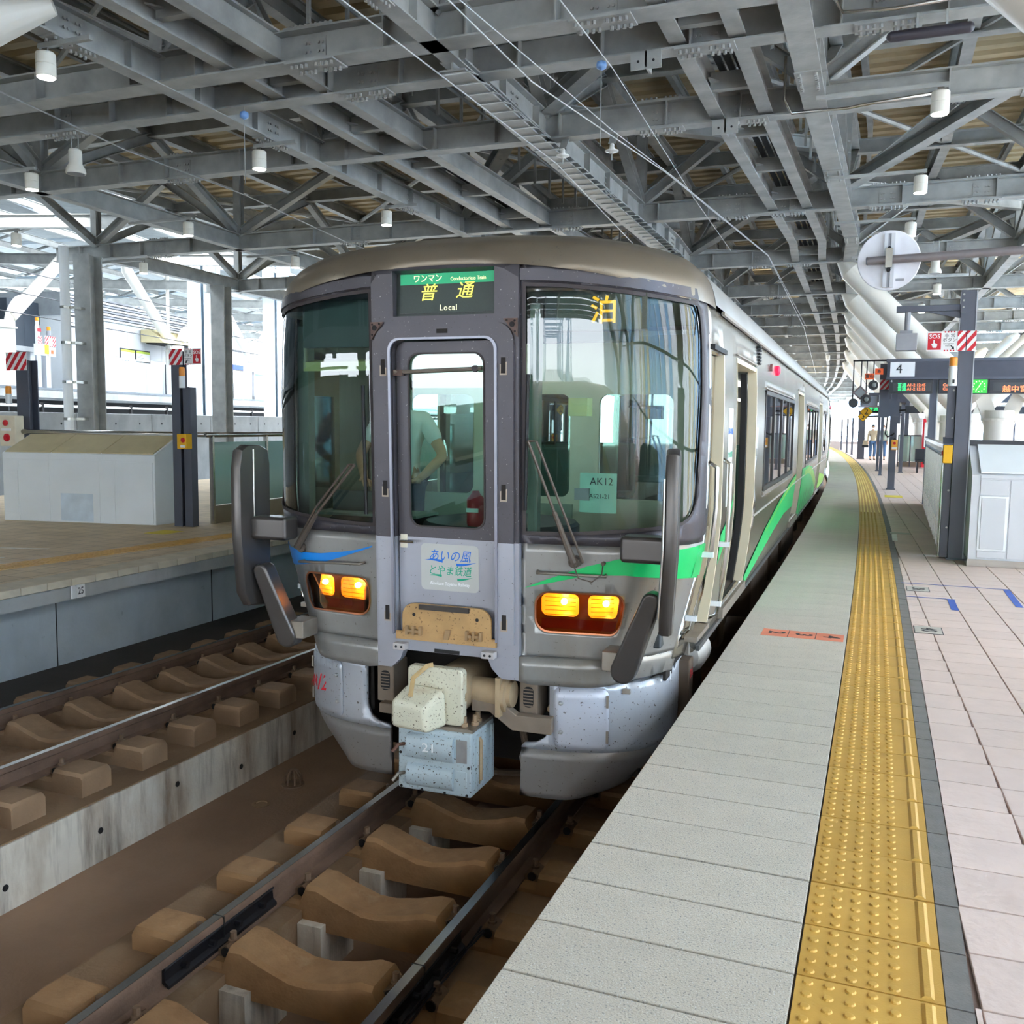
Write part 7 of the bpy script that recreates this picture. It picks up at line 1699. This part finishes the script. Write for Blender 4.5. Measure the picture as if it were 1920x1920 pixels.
for lab, p, z1 in (('blue insulator on the thin wire above the train', (-.424, 4.75, 6.22), 6.3), ('blue insulator on the thin wire at upper left', (-4.94, 4.78, 6.2), 6.3)):
    t = thing('insulator', lab, 'insulator', p)
    MB().lathe(p, [(.01,-.05),(.05,-.03),(.055,0),(.05,.03),(.01,.05)], 14).build('blue_body', ins_b, t, smooth=True); MB().tube([(p[0], p[1], p[2]+.05), (p[0], p[1], z1)], .005, 5).build('suspension_wire', steel, t)
    MB().tube([(p[0], p[1], p[2]-.05), (p[0], p[1], p[2]-.82)], .005, 5).build('drop_wire', steel, t)
for lab, x, y in (('steel bracket plate under the beam near the blue insulator', .05, 4.86), ('steel bracket plate under the next beam near the insulators', .48, 7.3)):
    t = thing('beam_bracket', lab, 'bracket', (x, y, 6.12)); MB().box(x-.16, x+.16, y-.13, y-.115, 6.12, 6.3).build('plate', steel, t); MB().box(x-.01, x+.01, y-.13, y+.1, 6.14, 6.3).build('rib', steel, t); MB().lathe((x-.08, y-.13, 6.2), [(.014,0),(.014,-.004)], 8, 'y').lathe((x+.08, y-.13, 6.2), [(.014,0),(.014,-.004)], 8, 'y').build('hole', black_m, t)
# conduit pipes bent along the beams at right
for lab, pts in (('thin grey conduit bending round the beam beside the upper right girder', [(1.95,4.55,6.9),(1.88,4.55,6.75),(1.86,4.6,6.5),(1.95,4.62,6.36),(2.4,4.64,6.34),(3.6,4.66,6.4)]), ('thin grey conduit following the second cross beam at right', [(1.2,7.0,6.9),(1.2,7.0,6.4),(1.28,7.12,6.27),(1.9,7.15,6.27),(2.2,7.15,6.3),(2.9,7.15,6.34)])):
    t = thing('conduit', lab, 'pipe', pts[0]); MB().tube(pts, .018, 8).build('conduit_tube', stain_st, t, smooth=True)

# ------------------------------------------------------------------ people
def skin(name, nodes, edges, mat, par, lvl=1):
    me = bpy.data.meshes.new(name); me.from_pydata([n[:3] for n in nodes], edges, [])
    o = bpy.data.objects.new(name, me); COL.objects.link(o); o.parent = par
    md = o.modifiers.new('skin', 'SKIN'); md.use_smooth_shade = True
    for i, n in enumerate(nodes):
        r = n[3]; sv = me.skin_vertices[0].data[i]; sv.radius = r if isinstance(r, tuple) else (r, r); sv.use_root = i == 0
    sb_ = o.modifiers.new('sub', 'SUBSURF'); sb_.levels = lvl; sb_.render_levels = lvl
    me.materials.append(mat); return o
skin_m = M('skin_tone', C(206,160,128), .55, 0, .05, 12)
def person(label, loc, rz, cols, pose, name='person', stoop=0., hair_m=None, mask=False):
    t = thing(name, label, 'person', loc, rz, world=False)
    sh, tr, shoe, hr = cols
    H = 1.66
    def J(x, y, z): return (x, y+(stoop*max(0, z-.95)), z)
    hip = {s: J(s*.085, 0, .86) for s in (-1, 1)}
    B = [(*J(0,0,.93),(.13,.10)), (*J(0,-.005,1.10),(.115,.085)), (*J(0,0,1.27),(.14,.10)), (*J(0,.005,1.36),(.12,.085)), (*J(0,-.005,1.43),.05), (*J(0,-.03,1.52),(.07,.085)), (*J(0,-.025,1.60),(.074,.09)), (*J(0,-.01,1.655),(.045,.055))]
    E_ = [(0,1),(1,2),(2,3),(3,4),(4,5),(5,6),(6,7)]
    arms = {}
    for s in (-1, 1):
        sh_, el, wr, fd = pose['arm'][s]
        i0 = len(B); B += [(*J(s*.17,.0,1.36),.055), (*el,.042), (*[(el[k]+wr[k])/2 for k in range(3)],.038), (*wr,.027)]; E_ += [(2,i0),(i0,i0+1),(i0+1,i0+2),(i0+2,i0+3)]
        w = Vector(wr); d = Vector(fd).normalized(); sd = d.cross(Vector((0,0,1))).normalized() if abs(d.z) < .95 else Vector((1,0,0)); dn = d.cross(sd)
        pm = w+d*.055; B.append((*pm,(.036,.016))); E_.append((i0+3, len(B)-1)); pi = len(B)-1
        for k, (off, ln) in enumerate(((-.030,.070),(-.010,.080),(.010,.076),(.030,.060))):
            a = pm+d*.035+sd*off; b = a+d*ln*.5+dn*.006; c = b+d*ln*.35+dn*.022
            j = len(B); B += [(*a,.0095),(*b,.0085),(*c,.007)]; E_ += [(pi,j),(j,j+1),(j+1,j+2)]
        j = len(B); th = w+d*.03-sd*s*.035; B += [(*th,.011),(*(th+d*.035-sd*s*.012),.009)]; E_ += [(i0+3,j),(j,j+1)]
        arms[s] = (J(s*.17,.0,1.36), el, wr)
    legs = {}
    for s in (-1, 1):
        kn, an, to = pose['leg'][s]
        i0 = len(B); B += [(*hip[s],.085), (*kn,.058), (*[(kn[k]*.55+an[k]*.45) for k in range(3)],.055), (*an,.038), (*to,(.04,.03))]; E_ += [(0,i0),(i0,i0+1),(i0+1,i0+2),(i0+2,i0+3),(i0+3,i0+4)]
        legs[s] = (hip[s], kn, an, to)
    skin('body', B, E_, skin_m, t, 2)
    # clothing follows the same joints a little thicker
    S = [(*J(0,0,.86),(.155,.125)), (*J(0,0,1.0),(.145,.115)), (*J(0,-.005,1.12),(.135,.105)), (*J(0,0,1.27),(.16,.12)), (*J(0,.005,1.37),(.125,.09)), (*J(0,0,1.41),.065)]; SE_ = [(0,1),(1,2),(2,3),(3,4),(4,5)]
    for s in (-1, 1):
        a, el, wr = arms[s]; i0 = len(S); k = pose.get('sleeve', .55); A, El, Wr = Vector(a), Vector(el), Vector(wr)
        if k <= .6: e1 = A.lerp(El, k/.6*.75); S += [(*A,.072), (*e1,.062)]; SE_ += [(3,i0),(i0,i0+1)]
        else: S += [(*A,.075), (*El,.06), (*El.lerp(Wr,.9),.045)]; SE_ += [(3,i0),(i0,i0+1),(i0+1,i0+2)]
    skin('shirt' if pose.get('sleeve', .55) <= .6 else 'jacket', S, SE_, sh, t, 2)
    L = [(*J(0,0,.92),(.145,.115))]; LE = []
    for s in (-1, 1):
        h_, kn, an, to = legs[s]; i0 = len(L); L += [(*h_,.098), (*kn,.075), (*(Vector(an)+Vector((0,0,.05))),.062)]; LE += [(0,i0),(i0,i0+1),(i0+1,i0+2)]
    skin('trousers', L, LE, tr, t, 2)
    for s in (-1, 1):
        an, to = Vector(legs[s][2]), Vector(legs[s][3]); skin('shoe', [(*an,.045), (*(an+Vector((0,-.02,-.045))),.048), (*to,(.045,.035))], [(0,1),(1,2)], shoe, t, 2)
    hd = Vector(J(0,-.025,1.585)); 
    mb = MB(); n1, n2 = 14, 9; vs = []
    for i in range(n2):
        a = PI/2*i/(n2-1)*1.12
        for j in range(n1):
            b = 2*PI*j/n1; front = max(0, -math.sin(b)); zz_ = math.cos(a)*.098; r_ = math.sin(a)
            if front > .3 and i > n2-4: zz_ += .05*front
            vs.append(hd+Vector((r_*.084*math.cos(b), .012+r_*.1*math.sin(b)*(1-.1*front), zz_+.012)))
    mb.add(vs, [(i*n1+j, i*n1+(j+1) % n1, (i+1)*n1+(j+1) % n1, (i+1)*n1+j) for i in range(n2-1) for j in range(n1)]); solid(mb.build('hair', hr, t, smooth=True), .012, (0,0,1))
    for s in (-1, 1):
        MB().lathe(hd+Vector((s*.032, -.085, -.01)), [(.011,.004),(.008,-.006),(.002,-.008)], 8, 'y').build('eye', ink, t); MB().lathe(hd+Vector((s*.078, .01, -.015)), [(.004,0),(.018,.006*s),(.02,.012*s),(.004,.014*s)], 8, 'x').build('ear', skin_m, t, smooth=True)
    MB().prism([hd+Vector((-.012,-.085,-.035)), hd+Vector((.012,-.085,-.035)), hd+Vector((0,-.118,-.035))], (0,.012,.045)).build('nose', skin_m, t)
    if mask: MB().prism([hd+Vector(p) for p in ((-.06,-.06,-.025),(-.03,-.112,-.025),(.03,-.112,-.025),(.06,-.06,-.025),(.04,-.07,-.025))], (0,.006,-.075)).build('face_mask', white_s, t)
    else: MB().cbox(hd+Vector((0,-.09,-.065)), .04, .01, .008).build('mouth', M('lip', C(160,90,80), .6) if 'lip' not in bpy.data.materials else bpy.data.materials['lip'], t)
    return t
white_shirt = M('white_uniform_shirt', C(232,236,232), .75, 0, .04, 8); navy = M('navy_trousers', C(40,46,62), .8); blk_s = M('black_shoe', C(26,26,28), .4); hair_b = M('black_hair', C(30,26,26), .6); hair_r = M('brown_hair', C(116,66,44), .6)
stand = {1: ((.09,-.02,.47),(.09,.02,.085),(.09,-.15,.035)), -1: ((-.09,-.02,.47),(-.09,.02,.085),(-.09,-.15,.035))}
drv = person('train driver in white short-sleeved uniform shirt standing in the cab behind the windscreen', (TX0-.86, 1.12, 1.16), TTH+.15, (white_shirt, navy, blk_s, hair_b),
    {'arm': {1: (None, (.33,-.06,1.10), (.20,-.24,.93), (-.5,-.8,-.1)), -1: (None, (-.32,-.03,1.10), (-.20,-.26,.93), (.5,-.8,-.1))}, 'leg': stand, 'sleeve': .55})
tan_j = M('beige_jacket', C(178,162,134), .8, 0, .1, 6); grn_j = M('sage_jacket', C(150,164,150), .8, 0, .1, 6); jean = M('blue_jeans', C(76,106,142), .85, 0, .1, 10)
pa_ = person('waiting passenger in beige jacket and blue jeans with face mask, left of the two', (2.16, 43.6, PZ), .25, (tan_j, jean, blk_s, hair_b), {'arm': {1: (None, (.20,.05,1.12), (.20,-.02,.88), (.1,-.2,-1)), -1: (None, (-.21,.02,1.12), (-.24,-.06,.86), (-.1,-.2,-1))}, 'leg': {1: ((.1,-.06,.47),(.1,.05,.085),(.1,-.12,.035)), -1: stand[-1]}, 'sleeve': .9}, mask=True)
pb_ = person('waiting passenger in sage green jacket and jeans with reddish hair, right of the two', (2.62, 43.9, PZ), -.1, (grn_j, jean, blk_s, hair_r), {'arm': {1: (None, (.20,.02,1.12), (.20,-.05,.88), (.1,-.2,-1)), -1: (None, (-.24,.0,1.12), (-.22,-.14,.92), (0,-.6,-.8))}, 'leg': stand, 'sleeve': .9}, mask=True)
t = thing('shoulder_bag', 'black and beige bag carried by the left waiting passenger', 'bag', (1.84, 43.5, PZ+.62)); MB().box(1.68, 1.98, 43.42, 43.55, PZ+.60, PZ+.72).build('black_base', black_m, t, bevel=.02); MB().prism([(1.70,43.43,PZ+.72),(1.96,43.43,PZ+.72),(1.90,43.43,PZ+.95),(1.76,43.43,PZ+.95)], (0,.11,0)).build('bag_body', tan_j, t, bevel=.01); MB().tube([(1.78,43.48,PZ+.94),(1.82,43.5,PZ+1.1),(1.88,43.48,PZ+.94)], .01, 6).build('bag_strap', black_m, t)

# ------------------------------------------------------------------ far end and the line behind the viewer (seen in the glass)
hz = setting('hills'); hm_ = M('hazy_blue_hills', C(112,134,158), .9, 0, .06, .02)
mb = MB(); n_ = 60; vs = []
for i in range(n_+1):
    x = -320+640*i/n_; h_ = 26+14*math.sin(i*.35)+9*math.sin(i*.9+1)+5*math.sin(i*2.1)
    vs += [(x, 420, -6), (x, 430, h_*.55), (x, 470, h_), (x, 520, h_*.9)]
mb.add(vs, [f for i in range(n_) for f in ((4*i, 4*i+4, 4*i+5, 4*i+1), (4*i+1, 4*i+5, 4*i+6, 4*i+2), (4*i+2, 4*i+6, 4*i+7, 4*i+3))]); mb.build('hill_ridge', hm_, hz, smooth=True)
gr = setting('ground'); MB().box(-400, 400, -300, 600, -7.2, -7).build('ground_sheet', M('distant_ground', C(170,174,176), .9, 0, .1, .05), gr)
far_bld = M('distant_building', C(206,214,222), .8, 0, .05, .1); wn = M('distant_window', C(140,160,178), .3)
for i, (x, y, w, d, h) in enumerate(((-26,150,14,12,9),(-44,170,16,14,13),(-8,190,18,14,7),(16,210,20,16,11),(-70,200,24,16,16))):
    t = thing('distant_building', 'pale building beyond the end of the platform, %s one from the left' % ('second', 'third', 'fourth', 'fifth', 'first')[i][:7], 'building', (x, y, -7))
    MB().box(x-w/2, x+w/2, y, y+d, -7, h-7+4).build('wall', far_bld, t)
    for r in range(3):
        for c in range(4): MB().box(x-w/2+1+c*w/4, x-w/2+2.4+c*w/4, y-.05, y, -3+3*r, -1.4+3*r).build('window', wn, t)
# gantries over the line behind the viewer
gb = setting('line_gantries')
for i in range(7):
    y = -92-22*i
    MB().tube([(-6.5, y, -.5), (-6.5, y, 8.5)], .14, 8).tube([(3.2, y, -.5), (3.2, y, 8.5)], .14, 8).build('gantry_post', steel_far, gb); MB().hbeam((-6.8, y, 7.6), (3.5, y, 7.6), .25, .4, .02).build('gantry_beam', steel_far, gb)
MB().box(-9, 6, -260, -70, -1.2, -.6).build('viaduct_deck', conc, gb)
for s_ in (-.566, .566): MB().box(s_-.03, s_+.03, -250, -70, -.15, 0).build('rail_run', rail_top, gb)
for x in (-6.9, 3.6): MB().box(x-.1, x+.1, -260, -70, -.6, .7).build('parapet', conc, gb)
# a signal mast and guard fence at the far platform end
t = thing('end_fence', 'white guard fence at the far end of the platform', 'fence', (-2.5, 101, PZ)); 
for i in range(9): MB().box(-4.6+.9*i, -4.54+.9*i, 101, 101.06, PZ, PZ+1.5).build('fence_post', white_p, t)
for z in (.5, 1.0, 1.45): MB().box(-4.6, 2.7, 101, 101.05, PZ+z, PZ+z+.06).build('fence_rail', white_p, t)
